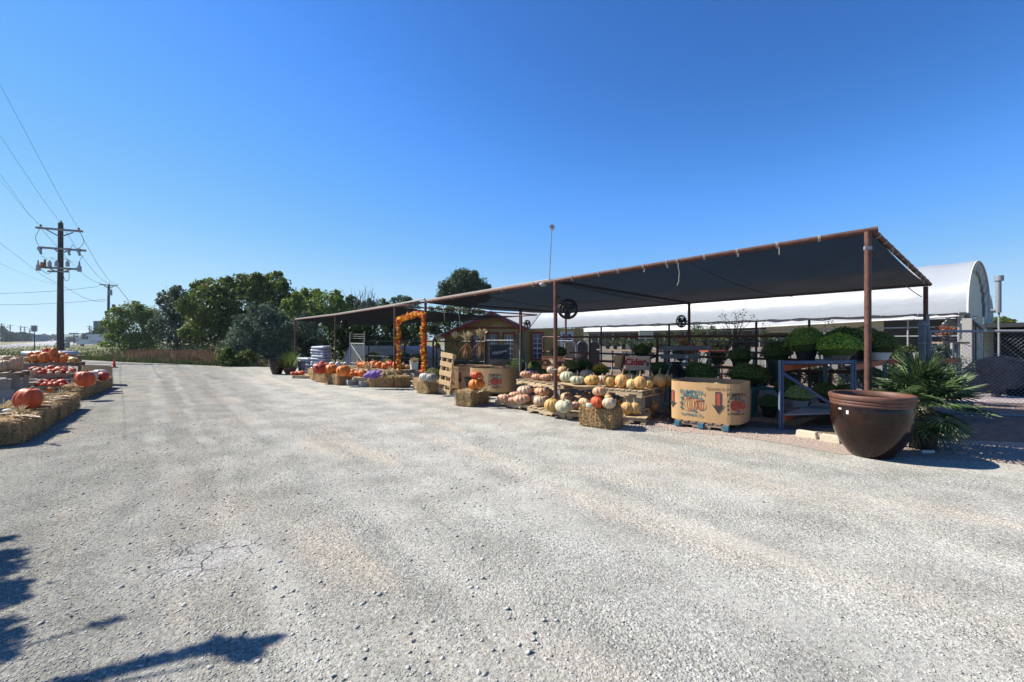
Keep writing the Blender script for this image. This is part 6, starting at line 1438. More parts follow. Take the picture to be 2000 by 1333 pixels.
mum('dark mum beside the pale variegated one on the low shelf',W(1613,766,9.5),.31,.25,DK,pot=.28)
mum('dark mum low on the rack under the diagonal brace end',W(1648,768,9.4),.24,.22,OL,pot=.28)
mum('shaded mum far inside the rack bay',W(1700,735,11.5),.4,.3,DK2,pot=.02)
mum('blue potted shrub deep in the rack bay by the second upright',W(1745,735,11.2),.28,.22,OL,pot=.02,potc='blue')
mum('straw coloured mum behind the cheese sign board',W(1115,716,12.3),.24,.2,(.20,.20,.07),pot=.35)
mum('dark mum under the pipe rail behind grey-green pumpkins',W(1140,716,12.6),.26,.22,DK2,pot=.35)
mum('yellow flecked mum behind the golden pumpkin',W(1172,724,11.6),.24,.2,DK,pot=.4,flowers=('fl_yel',3.6,5.6))
mum('dark mum directly behind the tall golden pumpkins',W(1238,728,11.0),.27,.2,DK2,pot=.4)
mum('dark little mum beside the cinder block at the bin end',W(1058,728,12.6),.22,.2,DK2,pot=.3)
mum('purple potted shrub under the thin pole by the cottage',W(1043,716,14.8),.24,.2,(.10,.14,.04),pot=.2,potc='purple')
for i,(x,y,D,r) in enumerate(((848,732,15.8,.36),(868,724,17.5,.34),(900,716,18.5,.36),(930,718,18.2,.36),(962,722,17.0,.34),(985,726,16.5,.26),(765,704,20.5,.36),(790,700,21,.36),(815,702,20,.36),(705,706,23,.4),(728,700,23,.45))):
    mum(f'dark shrub in the shaded bed, {ORD[i] if i<6 else ORD[i-6]} '+('between the leaning pallet and cottage windows' if i<6 else 'behind the raised orange pumpkins'),W(x,y,D),r,r*.8,(.07,.10,.035) if i%2 else (.09,.12,.045),pot=0.01,group='shrubs in the shaded bed')
# ---- urn on the green bench, grey boards
M['gbench']=mat('dark_green_bench_paint',(0.022,0.085,0.065),0.2,6,0.6)
b0=W(1306,757,10.0); b1=W(1500,757,9.7); zt_=.60
t=thing('plant_bench','dark green bench behind the big bin holding mums and the urn','bench',((b0.x+b1.x)/2,9.9,0))
m=MB(); m.beam(Vector((b0.x,9.95,zt_-.03)),Vector((b1.x,9.75,zt_-.03)),.75,.05); m.build('top',M['gbench'],t)
for x,y in ((b0.x+.1,9.6),(b1.x-.45,9.42),(b0.x+.1,10.2),(b1.x-.1,10.0)):
    m=MB(); m.box((x,y,zt_/2-.03),(.05,.05,zt_-.06)); m.build('leg',M['gbench'],t)
M['urn']=mat('black_ribbed_glaze',(0.012,0.011,0.013),0.3,8,0.25,spec=.6)
uc=W(1321,663,9.75); uc.z=zt_; t=thing('urn','tall black ribbed urn with a flared neck beside the golden pumpkins','urn',uc); m=MB(); pr=[(.001,0),(.10,0)]
for k in range(14):
    z=.02+.40*k/13; rr=.125+.055*math.sin(math.pi*(k/13)**.8); pr+=[(rr-.006,z),(rr,z+.015)]
pr+=[(.10,.45),(.085,.47),(.12,.50),(.13,.515),(.10,.515),(.08,.47),(.001,.45)]
m.lathe(pr,24,uc); m.build('body',M['urn'],t,smooth=50)
t=thing('plank_panel','weathered grey three-board panel standing behind the mums','board',W(1335,690,11.4)*1.0); t.location.z=0
for y0,y1,x0,x1 in ((676,684.5,1288,1383),(692,701,1290,1366),(708,716,1292,1372)):
    m=MB(); a=W(x0,(y0+y1)/2,11.5); b=W(x1,(y0+y1)/2,11.2); m.beam(a,b,.025,(y1-y0)*11.4/F); m.build('plank',M['woodg'],t)
for x in (1300,1362): m=MB(); p=W(x,680,11.5); m.box((p.x,11.55,p.z/2),(.06,.05,p.z)); m.build('post',M['woodg'],t)
t=thing('plant_tag','small white plant tag with dark print on the grey boards','tag',W(1341,700,11.2)); m=MB(); m.box(W(1341,702,11.15),(.06,.01,.17)); m.build('card',M['white'],t); m=MB(); m.box(W(1341,702,11.13),(.03,.01,.06)); m.build('print',M['ink'],t)
def cone(px,yb,h,label,z=0,D=None):
    p=G(px,yb,z) if D is None else W(px,yb,D); r=h*.2; t=thing('traffic_cone',label,'traffic cone',p); m=MB(); m.lathe([(.001,h),(r*.25,h),(r*.95,.03),(.001,.03)],14,p); m.build('cone',M['orr2'],t,smooth=40); m=MB(); m.box(p+Vector((0,0,.015)),(r*2.6,r*2.6,.03)); m.build('base',M['black'],t)
M['orr2']=mat('cone_orange',(0.62,0.05,0.02),0.1,5,0.5)
cone(223,718.5,.50,'small orange traffic cone on the gravel beyond the pine crate')
cone(1409,748,.22,'little orange cone between the mums above the bin',D=10.4)
# ================================================================ FENCES
def chain(name,A,B,z0,z1,parent,p=.075,r=.0022,mt='galv'):
    A=Vector((A[0],A[1],0)); B=Vector((B[0],B[1],0)); L_=(B-A).length; u=(B-A)/L_; H=z1-z0; V=[];Fc=[]; n=Vector((-u.y,u.x,0))
    for sg in (1,-1):
        k0=-H if sg>0 else 0; s=k0
        while s<L_+(H if sg<0 else 0):
            a0,b0=(s,0),(s+sg*H,H)
            x0,y0=a0; x1,y1=b0
            # clip to 0..L
            def cl(x0,y0,x1,y1):
                pts=[]
                for (xa,ya,xb,yb) in ((x0,y0,x1,y1),(x1,y1,x0,y0)):
                    if xa<0: 
                        if xb<=0: return None
                        tt=(0-xa)/(xb-xa); pts.append((0,ya+(yb-ya)*tt))
                    elif xa>L_:
                        if xb>=L_: return None
                        tt=(L_-xa)/(xb-xa); pts.append((L_,ya+(yb-ya)*tt))
                    else: pts.append((xa,ya))
                return pts
            q=cl(x0,y0,x1,y1)
            if q:
                P=[A+u*x+Vector((0,0,z0+y))+n*(.002*sg) for x,y in q]; d=(P[1]-P[0]).normalized(); a=n; b=d.cross(n)
                o=len(V)
                for pp in P:
                    for c in range(3): V.append(pp+(a*math.cos(c*2.094)+b*math.sin(c*2.094))*r)
                for c in range(3): c2=(c+1)%3; Fc.append((o+c,o+c2,o+3+c2,o+3+c))
            s+=p
    V=[(v.x-parent.location.x,v.y-parent.location.y,v.z-parent.location.z) for v in V]
    return npmesh(name,V,Fc,M[mt],parent)
fx=[(1061,17.5),(1152,15.5),(1284,13.2),(1455,11.25),(1560,10.4),(1700,9.9)]
FP=[Vector(((x-1000)/F*D,D,0)) for x,D in fx]
t=thing('pipe_fence','rusty three-rail pipe fence between the pumpkins and the nursery yard','fence',FP[2])
for p in FP: m=MB(); m.tube([p,p+Vector((0,0,1.68))],.036,8); m.build('post',M['rust'],t,smooth=40)
for z,r in ((1.68,.034),(1.13,.030),(.88,.038)):
    m=MB(); m.tube([p+Vector((0,0,z)) for p in FP],r,8); m.build('rail',M['rust'],t,smooth=40)
for i in (1,2): m=MB(); m.tube([FP[i]+Vector((0,0,1.12)),FP[i].lerp(FP[i-1],.22)+Vector((0,0,.9))],.026,6); m.build('brace',M['rust'],t)
off=Vector((.45,.32,0)); CP=[p+off for p in FP]
t=thing('chain_link_fence','chain link fence with a grey top rail just behind the rusty pipe fence','fence',CP[2])
for i in range(len(CP)-1): chain('mesh_panel',CP[i],CP[i+1],.08,1.52,t,.085,.0022)
m=MB(); m.tube([p+Vector((0,0,1.54)) for p in CP],.016,6); m.build('top_rail',M['greypipe'],t,smooth=40)
for i in range(len(CP)-1):
    for k in (0,.5): p=CP[i].lerp(CP[i+1],k); m=MB(); m.tube([p,p+Vector((0,0,1.62 if k else 2.05))],.028,7); m.build('post',M['galv'] if k else M['dark'],t,smooth=40)
# gate beyond the palm
ga,gb=Vector(((1816-1000)/F*9.4,9.4,0)),Vector((12.2,7.75,0))
t=thing('chain_link_gate','wide chain link gate with a pale top tube beyond the fan palm','gate',ga)
chain('mesh_panel',ga,gb,.12,1.74,t,.075,.0019)
for z in (1.76,.11): m=MB(); m.tube([ga+Vector((0,0,z)),gb+Vector((0,0,z))],.026,8); m.build('tube',M['galv'] if z>1 else M['greypipe'],t,smooth=40)
m=MB(); m.tube([ga+Vector((.05,0,1.70)),gb+Vector((0,0,.15))],.006,5); m.build('tension_rod',M['galv'],t)
m=MB(); m.tube([ga+Vector((0,0,.05)),ga+Vector((0,0,1.76))],.03,8); m.build('stile',M['greypipe'],t,smooth=40)
for x,D,y0,r,lb in ((1812,9.5,614,.03,'slim blue-grey gate post with clamps beside the rusty corner post'),(1801,9.7,627,.062,'thick rounded blue-grey post beside the slim gate post')):
    p=W(x,y0,D); t=thing('gate_post',lb,'post',(p.x,p.y,0)); m=MB(); m.tube([Vector((p.x,p.y,0)),p-Vector((0,0,.04)),p],[r,r,r*.7],12); m.build('tube',M['greypipe'],t,smooth=40)
    for z in (.6,1.1,1.5,1.9): 
        if z<p.z-.05: m=MB(); m.tube([Vector((p.x,p.y,z)),Vector((p.x,p.y,z+.03))],r*1.12,12); m.build('band',M['galv'],t,smooth=40)
# steel gate behind the sacks
sg=thing('steel_gate','galvanised frame gate with diagonal brace standing behind the orange pumpkin row','gate',W(700,680,22)*1.0); sg.location.z=0
ga,gb=W(684,663,22.4),W(712,663,20.6); ga.z=gb.z=0; za,zb=1.6-8*22.4/F,.45
for p in (ga,gb): m=MB(); m.tube([p,p+Vector((0,0,1.95))],.03,7); m.build('post',M['galv'],sg,smooth=40)
for z in (za,zb): m=MB(); m.tube([ga+Vector((0,0,z)),gb+Vector((0,0,z))],.022,6); m.build('rail',M['galv'],sg,smooth=40)
m=MB(); m.tube([ga+Vector((0,0,za)),gb+Vector((0,0,zb))],.016,6); m.build('brace',M['galv'],sg)
chain('mesh_panel',ga,gb,.3,za,sg,.09,.003)
for z in (1.75,1.85,1.65): m=MB(); m.tube([ga+Vector((0,0,z)),gb+Vector((0,0,z-.03))],.005,4); m.build('wire_strand',M['galv'],sg)
# dark low fence in front of the cottage
lf=[(720,21.5),(790,19.3),(846,17.6),(912,16.3),(948,15.7)]; LP=[Vector(((x-1000)/F*D,D,0)) for x,D in lf]
t=thing('low_fence','dark two-rail fence with fine mesh in front of the cottage garden','fence',LP[2])
for p in LP: m=MB(); m.tube([p,p+Vector((0,0,1.52))],.04,7); m.build('post',M['dark'],t,smooth=40)
for z in (1.52,.82): m=MB(); m.tube([p+Vector((0,0,z)) for p in LP],.028,7); m.build('rail',M['dark'],t,smooth=40)
for i in range(len(LP)-1): chain('mesh_panel',LP[i],LP[i+1],.05,1.5,t,.12,.0022,'dark')
wf=[(948,15.7),(1016,14.9)]; WP=[Vector(((x-1000)/F*D,D,0)) for x,D in wf]
t=thing('chain_link_fence','short chain link panel carrying the dark welcome board before the cottage windows','fence',WP[0])
chain('mesh_panel',WP[0],WP[1],.05,1.55,t,.085,.0016)
m=MB(); m.tube([p+Vector((0,0,1.56)) for p in WP],.018,6); m.build('top_rail',M['greypipe'],t,smooth=40)
for p in WP: m=MB(); m.tube([p,p+Vector((0,0,1.85))],.032,7); m.build('post',M['galv'],t,smooth=40)
wc=W(975,688,14.95); t=thing('welcome_sign','dark navy board with slanting white handwriting hung on the chain link panel','sign',wc)
M['navy']=mat('navy_board',(0.018,0.024,0.05),0.2,6,0.5); M['slate']=mat('slate_frame',(0.04,0.055,0.065),0.2,6,0.6)
m=MB(); m.box(wc,(.62,.03,.48)); m.build('frame',M['slate'],t); m=MB(); m.box(wc+Vector((0,-.02,0)),(.42,.012,.36)); m.build('board',M['navy'],t)
text('Welcome',.125,'white',t,wc+Vector((0,-.03,.0)),(R(90),R(-12),0),shear=.35,curve=.003); m=MB(); m.tube([wc+Vector((-.16,-.03,-.09)),wc+Vector((0,-.03,-.075)),wc+Vector((.12,-.03,-.02))],.004,4); m.build('flourish',M['white'],t)
for i,(x,y,D,r,mt,lb) in enumerate(((856,668,17.2,.32,'husk','thin corn stalk bundle tied to the low fence, the one closest to the garland'),(888,662,16.8,.32,'husk','small corn stalk bundle tied to the low fence, second from the garland'),(912,668,16.2,.45,'husk','bushy corn stalk bundle tied to the fence post above the cardboard bins'),(940,664,15.6,.45,'husk','pale feathery corn bundle at the end of the low fence by the welcome board'))):
    husk(lb,W(x,y,D-.12),r,60,group='corn stalk bundles on the fence',dirv=(0,-.15,1.2),name='corn_bundle',cat='corn bundle',wd=.028)
    husk(lb.replace('bundle','bundle foot').replace('tied','hanging'),W(x,y+2,D-.12),r,34,group='corn stalk bundle feet on the fence',dirv=(0,-.12,-1.3),name='corn_bundle',cat='corn bundle',mt='stemleaf',wd=.02)
t=thing('thin_pole','thin grey pole standing beside the cottage door shrubs','pole',W(1028,725,14.6)*1.0); t.location.z=0; m=MB(); p=W(1028,648,14.6); m.tube([Vector((p.x,p.y,0)),p],.022,7); m.build('tube',M['greypipe'],t,smooth=40)
# ================================================================ YARD BEHIND THE FENCE
M['archp']=mat('dark_brown_arch_panel',(0.060,0.038,0.032),0.3,6,0.7)
for i,(x,D) in enumerate(((1113,22),(1137.5,22),(1161,22))):
    p=W(x,667,D); w=.26; t=thing('arched_panel',['leaning brown arched trellis panel by the white door frame','middle brown arched trellis panel behind the fence','brown arched trellis panel closest to the corner of the hoop house'][i],'trellis',(p.x,D,0),0,'arched trellis panels'); m=MB()
    pts=[Vector((p.x-w,D,0)),Vector((p.x+w,D,0))]+[Vector((p.x+w*math.cos(a),D,p.z-w+w*math.sin(a))) for a in [k*math.pi/10 for k in range(11)]]
    m.poly([(q.x,q.y,q.z) for q in pts]); m.build('panel',M['archp'],t); m=MB(); m.tube([q+Vector((0,-.02,0)) for q in pts[2:]],.025,5); m.tube([pts[1],pts[2]],.025,5); m.tube([pts[-1],pts[0]],.025,5); m.build('rim',M['frame'],t)
def bench(label,a,b,z,w=.9,mt='woodd',group='nursery benches in the yard'):
    A=W(a[0],663,a[1]); B=W(b[0],663,b[1]); A.z=B.z=z; t=thing('nursery_bench',label,'bench',((A.x+B.x)/2,(A.y+B.y)/2,0),0,group); m=MB(); m.beam(A,B,w,.05); m.build('top',M[mt],t)
    for k in (.05,.5,.95):
        for s in (-1,1):
            q=A.lerp(B,k)+Vector((.8,.6,0)).normalized()*s*w*.45; m=MB(); m.box((q.x,q.y,z/2),(.06,.06,z)); m.build('leg',M['frame'],t)
    return A,B
M['redb']=mat('red_brown_bench_board',(0.28,0.06,0.035),0.2,5,0.8)
M['fl_or2']=mat('muted_orange_bloom',(0.22,0.075,0.025),0.2,8,0.7,island=.4)
yard=[('long yard bench with a red edge board behind the grey planks',(1335,17),(1470,12.6),1.22,'redb'),('bench of dark seedlings between the arched panels and corner posts',(1180,20),(1300,16.5),1.15,'woodd'),('yard bench inside the hoop house line below the curtain',(1480,15.5),(1640,12.8),1.30,'woodd'),('bench with orange flowering trays beyond the thick grey post',(1826,13.2),(1868,12.6),1.50,'woodd'),('dark low bench far down the yard by the cream wall',(1240,26),(1400,20),1.1,'woodg'),('shaded bench behind the rack reaching the gate',(1690,12.4),(1800,11.6),1.05,'redb')]
kk=0
for lb,a,b,z,mt in yard:
    A,B=bench(lb,a,b,z,.8,mt); n=int((B-A).length/.62)+1
    for k in range(n):
        c=A.lerp(B,(k+.5)/n); h=random.uniform(.22,.45); t=thing('potted_plant',f'{["spiky dark","leafy grey-green","thin twiggy","bushy dark"][kk%4]} potted plant, {ORD[min(k,11)]} along the {lb}'.replace('long ','').replace('with orange flowering trays ','')[:150],'potted plant',(c.x,c.y,z+.025),0,'small plants on the yard benches'); kk+=1
        t['label']=' '.join(t['label'].split()[:15]); m=MB(); m.lathe([(.001,0),(.07,0),(.10,.17),(.001,.17)],10,t.location); m.build('pot',M['black'],t)
        fl='orange flowering trays' in lb
        cr=crown([(Vector((c.x,c.y,z+.15+h*.5)),(.22,.22,h*.5),1)],220,.08,M['fl_or2' if fl else 'lf_dark' if kk%4!=1 else 'lf_blue'],t,name='foliage',shell=.2)
# saplings and dark shrubs in the yard
def sapling(px,D,y0,label,n=9,leafy=0,mt='lf_blue'):
    p=W(px,y0,D); t=thing('sapling',label,'tree',(p.x,D,0),0,'young trees in the nursery yard'); m=MB(); H=p.z; m.tube([Vector((p.x,D,0)),Vector((p.x+.03,D,H*.6))],[.025,.015],5); ends=[]
    for i in range(n):
        b=Vector((p.x+.02,D,H*random.uniform(.35,.62))); e=Vector((p.x+random.uniform(-.55,.55),D+random.uniform(-.4,.4),H*random.uniform(.8,1.0))); m.tube([b,b.lerp(e,.5)+Vector((random.uniform(-.1,.1),0,.05)),e],[.012,.008,.004],4); ends.append(e)
    m.build('trunk',M['bark'],t)
    crown([(e,(.16,.16,.14),1) for e in ends],leafy or 60,.05,M[mt],t,shell=.1)
sapling(1432,13.0,600,'bare sapling with thin branches against the white hoop house, in front of the mound',12,90); sapling(1458,13.4,606,'second bare sapling with a few hanging leaves beside the first',7,50)
sapling(1365,15,640,'leafy young tree behind the rear post garland',10,500,'lf_mid'); sapling(1395,14.5,636,'bushy young tree beside the leafy one in the yard',10,600); sapling(1600,12.2,628,'thin young tree top showing above the rack mums',8,260); sapling(1305,17,650,'dark young tree next to the pipe fence post',9,500,'lf_dark')
sapling(1850,11.5,700,'wispy shrub behind the gate and the palm',14,700,'lf_blue')
for i,(x,y,D,rx,ry) in enumerate(((1330,684,15,16,12),(1400,690,14.5,18,14),(1540,735,12.5,24,14),(1600,730,12.5,26,16),(1660,730,12.8,24,18),(1480,730,13,24,14),(1215,700,16,14,8),(1755,700,13.5,18,14),(1835,690,11.2,18,16),(1410,668,18,14,8))):
    c=W(x,y,D); s=D/F; t=thing('yard_shrub',['dark clump behind the pipe fence under the fan','dark clump beside the red bench edge','twiggy clump low in the yard left of the rack'.replace(' left of',' before'),'clump seen through the rack bay','clump behind the dark rack uprights','clump behind the widest bench mum','small clump behind the plain brown board','clump between the rack and grey post','clump seen through the gate mesh','clump at the foot of the far yard posts'][i],'shrub',(c.x,c.y,0),0,'shrubs in the nursery yard'); crown([(c,(rx*s,rx*s,ry*s),1),(c-Vector((0,0,ry*s*.8)),(rx*s,rx*s,ry*s),1)],1500,.09,M['lf_dark' if i%2 else 'lf_blue'],t,name='foliage',shell=.2)
    m=MB(); m.tube([Vector((c.x,c.y,0)),c],.03,5); m.build('stem',M['bark'],t)
# white plastic / cream things deep in the yard
for i,(x0,y0,x1,y1,D,mt,lb) in enumerate(((1262,684,1278,700,17,'white','stack of white trays on the ground behind the plain brown board'),(1213,664,1236,690,24,'cream','cream door panel of the hoop house end'),(1248,646,1276,662,27,'cream','cream board high on the yard wall'))):
    a=W(x0,y0,D); b=W(x1,y1,D); t=thing('yard_board',lb,'panel',((a.x+b.x)/2,D,0)); m=MB(); m.box(((a.x+b.x)/2,D,(a.z+max(0,b.z))/2),(b.x-a.x,.06,a.z-max(0,b.z))); m.build('panel',M[mt],t); m=MB(); m.box(((a.x+b.x)/2,D+.05,a.z/2),(.08,.06,a.z)); m.build('post',M['frame'],t)
t=thing('plastic_tunnel','low grey plastic tunnel behind the dark cottage fence','tunnel',(-7,27,0)); m=MB(); v=[];f=[]
for i in range(11):
    for j in range(9): a=math.pi*j/8; v.append(Vector((-9.6+i*.62,27.5+1.6*math.cos(a),1.2*math.sin(a)+.02*math.sin(i*3))))
for i in range(10):
    for j in range(8): k=i*9+j; f.append((k,k+9,k+10,k+1))
m.add(v,f); m.build('film',M['film2'],t,smooth=180); m=MB(); m.tube([v[j]+Vector((-.02,0,0)) for j in range(9)],.03,5); m.build('hoop',M['frame'],t)
# dark tarp machine behind the gate
M['tarp']=mat('navy_tarp',(0.006,0.007,0.013),0.4,3,0.95,0.6,8,0.0,0.05)
c=Vector((14.5,13.4,0)); t=thing('covered_machine','bulky machine under a dark navy tarp behind the chain gate','tarp',c); m=MB(); v=[];f=[]; n=28
for i,(s,z) in enumerate(((1.05,.02),(1.0,.3),(.95,.65),(.75,.9),(.45,1.02),(.2,1.07),(.02,1.08))):
    for j in range(n): q=2*math.pi*j/n; w=1+.06*math.sin(q*5+i)+.03*math.sin(q*11); v.append(c+Vector((.52*s*w*math.copysign(abs(math.cos(q))**.6,math.cos(q)),1.0*s*w*math.copysign(abs(math.sin(q))**.6,math.sin(q)),z+.03*math.sin(q*7+i))))
for i in range(6):
    for j in range(n): j2=(j+1)%n; f.append((i*n+j,i*n+j2,(i+1)*n+j2,(i+1)*n+j))
m.add(v,f); m.build('tarp',M['tarp'],t,smooth=60); m=MB(); m.tube([c+Vector((-1.2,-.9,.1)),c+Vector((-1.2,-.9,.0))],.1,6); m.build('foot',M['dark'],t)
# ================================================================ POTS AND SACKS AT THE FAR END
def glazed(px,yb,w,h,label,mt,D=None,planted=None):
    D=D or G(px,yb).y+.3; p=W(px,663,D); p.z=0; r=w*D/F/2*cosx(p.x,D); hh=h*D/F; t=thing('planter_pot',label,'pot',p); m=MB(); m.lathe([(.001,0),(r*.5,0),(r*.72,hh*.35),(r*.9,hh*.75),(r*.93,hh*.88),(r,hh*.9),(r,hh),(r*.86,hh),(r*.8,hh*.7),(.001,hh*.68)],26,p); m.build('body',M[mt],t,smooth=50); return p,r,hh
M['bluepot']=mat('blue_grey_glaze',(0.07,0.085,0.13),0.3,6,0.25,spec=.6)
glazed(541,732.5,37,29.5,'dark brown glazed pot standing empty at the far end by the cedar','glaze')
glazed(589,731,18,24,'blue-grey glazed pot just before the stacked sacks','bluepot')
p,r,hh=glazed(566,732,30,13,'shallow terracotta planter holding the fountain grass','terra')
t=thing('fountain_grass','big clump of upright fountain grass in the shallow terracotta planter','grass plant',p+Vector((0,0,hh*.7))); V=[];Fc=[]
for i in range(420):
    a=random.uniform(0,6.28); e=random.uniform(.25,1.5); L_=random.uniform(.7,1.05); d=Vector((math.cos(a)*math.cos(e),math.sin(a)*math.cos(e),math.sin(e))); s=Vector((-d.y,d.x,0)).normalized()*.006; o=len(V); b=Vector((math.cos(a)*.06,math.sin(a)*.06,0)); p1=b+d*L_*.6; p2=b+d*L_+Vector((0,0,-.12*math.cos(e)))
    V+=[b-s,b+s,p1+s,p1-s,p2]; Fc+=[(o,o+1,o+2,o+3),(o+3,o+2,o+4)]
mb=MB(); mb.v=[tuple(v) for v in V]; mb.f=Fc; mb.m=[0]*len(Fc); mb.build('blades',M['lf_mid'],t,local=True)
M['sack']=mat('glossy_white_sack',(0.30,0.33,0.39),0.2,5,0.5,0.5,14,spec=.4)
m=MB(); nn=20; v=[];f=[]
for i in range(9):
    a=math.pi*i/8
    for j in range(nn): q=2*math.pi*j/nn; cx=math.copysign(abs(math.cos(q))**.35,math.cos(q)); sy=math.copysign(abs(math.sin(q))**.35,math.sin(q)); v.append(Vector((.42*cx*math.sin(a)**.22+.012*math.sin(q*6+i),.29*sy*math.sin(a)**.22+.01*math.sin(q*9),.075-.075*math.cos(a)+.010*math.sin(q*5+i))))
for i in range(8):
    for j in range(nn): j2=(j+1)%nn; f.append((i*nn+j,i*nn+j2,(i+1)*nn+j2,(i+1)*nn+j))
m.add(v,f); SK=m.build('plastic_sack',M['sack'],smooth=70); first=True
for col_,(px,D,n,z0,lbs) in enumerate(((627,21.0,9,.06,'tall sack stack by the second canopy post'),(601,22.0,5,.03,'short sack stack behind the blue-grey pot'),(76,14.8,1,1.06,'gourd table back row, at the highway end'),(99,14.8,1,1.08,'gourd table back row, in the middle'),(123,14.8,1,1.06,'gourd table back row, at the crate end'))):
    for k in range(n):
        o=SK if first else SK.copy()
        if not first: COL.objects.link(o)
        first=False; p=W(px,663,D); o.location=(p.x+random.uniform(-.035,.035),D+random.uniform(-.02,.02),z0+k*.136); o.rotation_euler=(random.uniform(-.03,.03),random.uniform(-.04,.04),R(-18)+random.uniform(-.10,.10)); o.scale=(random.uniform(.95,1.04),1,random.uniform(.92,1.05)); tag(o,(f'{ORD[k]} sack from the ground in the ' if n>1 else 'crumpled white sack lying on the ')+lbs,'sack','plump plastic sacks')
pallet('pallet under the tall sack stack',(W(627,663,21).x,21,-.07),R(-18),1.0,.8,group='pallets under stock')
t=thing('stock_table','rough table behind the gourd tiers holding the crumpled sacks','table',(W(100,663,14.9).x,14.9,0)); m=MB(); m.box((W(100,663,14.9).x,14.9,1.03),(1.5,.8,.05)); m.build('top',M['woodd'],t)
for dx in (-.65,.65):
    for dy in (-.3,.3): m=MB(); m.box((W(100,663,14.9).x+dx,14.9+dy,.5),(.07,.07,1.0)); m.build('leg',M['woodd'],t)
# ================================================================ HAY BALE DISPLAY BY THE ROAD
lb=['closest to the camera','second in the line, under the big orange pumpkin','third in the line, strewn with corn husks','last of the long line, with ragged straw end']
a=G(46,869); b=G(158,798); 
for k in range(4):
    p,q=a.lerp(b,k/4+.006),a.lerp(b,(k+1)/4-.006); d=q-p; rz=math.atan2(d.y,d.x); n=Vector((-math.sin(rz),math.cos(rz),0)); c=(p+q)/2+n*.23; bale(['hay bale ','hay bale ','hay bale ','hay bale '][k]+'of the roadside front row, '+lb[k],(c.x,c.y,0),rz+random.uniform(-.05,.05),(d.length,1,1),k=k%3)
p,q=a.lerp(b,-.24),a.lerp(b,-.01); d=q-p; rz=math.atan2(d.y,d.x); n=Vector((-math.sin(rz),math.cos(rz),0)); c=(p+q)/2+n*.75; bale('hay bale set back at the near end of the roadside row',(c.x,c.y,0),rz,(1,1,1),k=1)
a2=G(166,781); b2=G(221,757)
for k in range(3):
    p,q=a2.lerp(b2,k/3+.006),a2.lerp(b2,(k+1)/3-.006); d=q-p; rz=math.atan2(d.y,d.x); n=Vector((-math.sin(rz),math.cos(rz),0)); c=(p+q)/2+n*.23; bale(['first hay bale of the further roadside row, its dark end facing the lane','middle hay bale of the further roadside row under the white pumpkins','end hay bale of the further roadside row against the pine crate'][k],(c.x,c.y,0),rz,(d.length,1,1),k=(k+1)%3)
Rg='big pumpkins on the roadside bales'
pk('giant',48.5,801,55,.375,'redo','very big orange-red pumpkin lying on the front roadside bales',Rg,hs=1.05)
pk('giant',163,755,35,.375,'redo','big smooth orange pumpkin at the start of the further bale row',Rg,hs=1.08)
pk('giant',177,745,24,.375,'white','smooth white pumpkin behind the big smooth orange one',Rg,hs=1.1)
pk('flat',193.5,739.5,29,.40,'chalk','white pumpkin with orange grooves near the pine crate',Rg,hs=1.0)
pk('giant',199.5,743.5,23,.375,'red','red-orange pumpkin at the lane edge near the pine crate',Rg,hs=1.0)
GL='pallet tiers of the roadside display'
pal((78,753),(124,753.5),.34,.35,'lowest tier board holding the bottom line of red turban squash',group=GL,mt='woodd')
pal((57,731),(135,731.5),.61,.35,'middle tier pallet holding the red turban squash',group=GL,mt='woodd')
pal((44,708.8),(146,708),.90,.45,'top tier pallet heaped with orange gourds',group=GL,mt='woodd')
pal((-150,733.7),(38,728),.94,.9,'high pallet holding the wide tan pumpkins, next to the brown crate',group=GL,mt='woodd')
pal((44,748),(67,747.5),.44,.6,'short dark pallet end behind the very big orange-red pumpkin',group=GL,mt='woodd')
for i,(x,D,z,n) in enumerate(((8,9.2,0,4),(30,9.4,0,4),(-22,9.3,0,4),(147,13.1,0,2),(64,13.2,0,2),(156,14.0,0,4),(60,14.0,0,4),(110,14.1,0,4),(128,12.7,0,1),(84,12.7,0,1),(64,10.4,0,1),(105,13.2,0,2))):
    for k in range(n):
        x=x-(6 if i<3 else 12); p=W(x,663,D); nm=['under the wide tan pumpkins','beside the dim pumpkins under the high pallet','at the picture edge under the high pallet','at the crate end of the middle tier','at the brown crate end of the middle tier','at the pine crate end of the top tier','at the brown crate end of the top tier','in the centre under the top tier','at the bale end of the lowest tier','at the dark end of the lowest tier','below the short dark pallet end','in the centre under the middle tier'][i]
        hgt={4:(.80/4 if i<3 else .76/4),2:.48/2,1:.21 if i!=10 else .31}[n]; block(f'{["bottom","second","third","top"][k] if n>1 else "single"} cinder block {nm}',(p.x,D+.1,z+k*min(.19,hgt)+ (0 if hgt<=.19 else 0)),R(42 if i<3 else 4)).scale=(1,1,hgt/.19)
Tg='wide tan pumpkins on the high pallet'
pk('flat',7,726,30,.94,'tan','wide green-tinged tan pumpkin at the picture edge on the high pallet',Tg,hs=1.2); pk('flat',28.5,725.5,27,.94,'peach','ribbed peach pumpkin at the corner of the high pallet',Tg,hs=1.75); pk('flat',14,719,25,.94,'peach','pale ribbed pumpkin behind the wide tan one',Tg,hs=1.6); pk('flat',-6,722,22,.94,'tan','tan pumpkin cut by the picture edge',Tg)
pk('round',24.5,771,15,.0,'brown','dim orange pumpkin under the high pallet between the block columns','pumpkins stored under the tiers',D=9.7,hs=1.2).location.z=.37; pk('round',35,769,11,.0,'brown','dim brownish pumpkin right beside the dim orange one','pumpkins stored under the tiers',D=10.2).location.z=.40
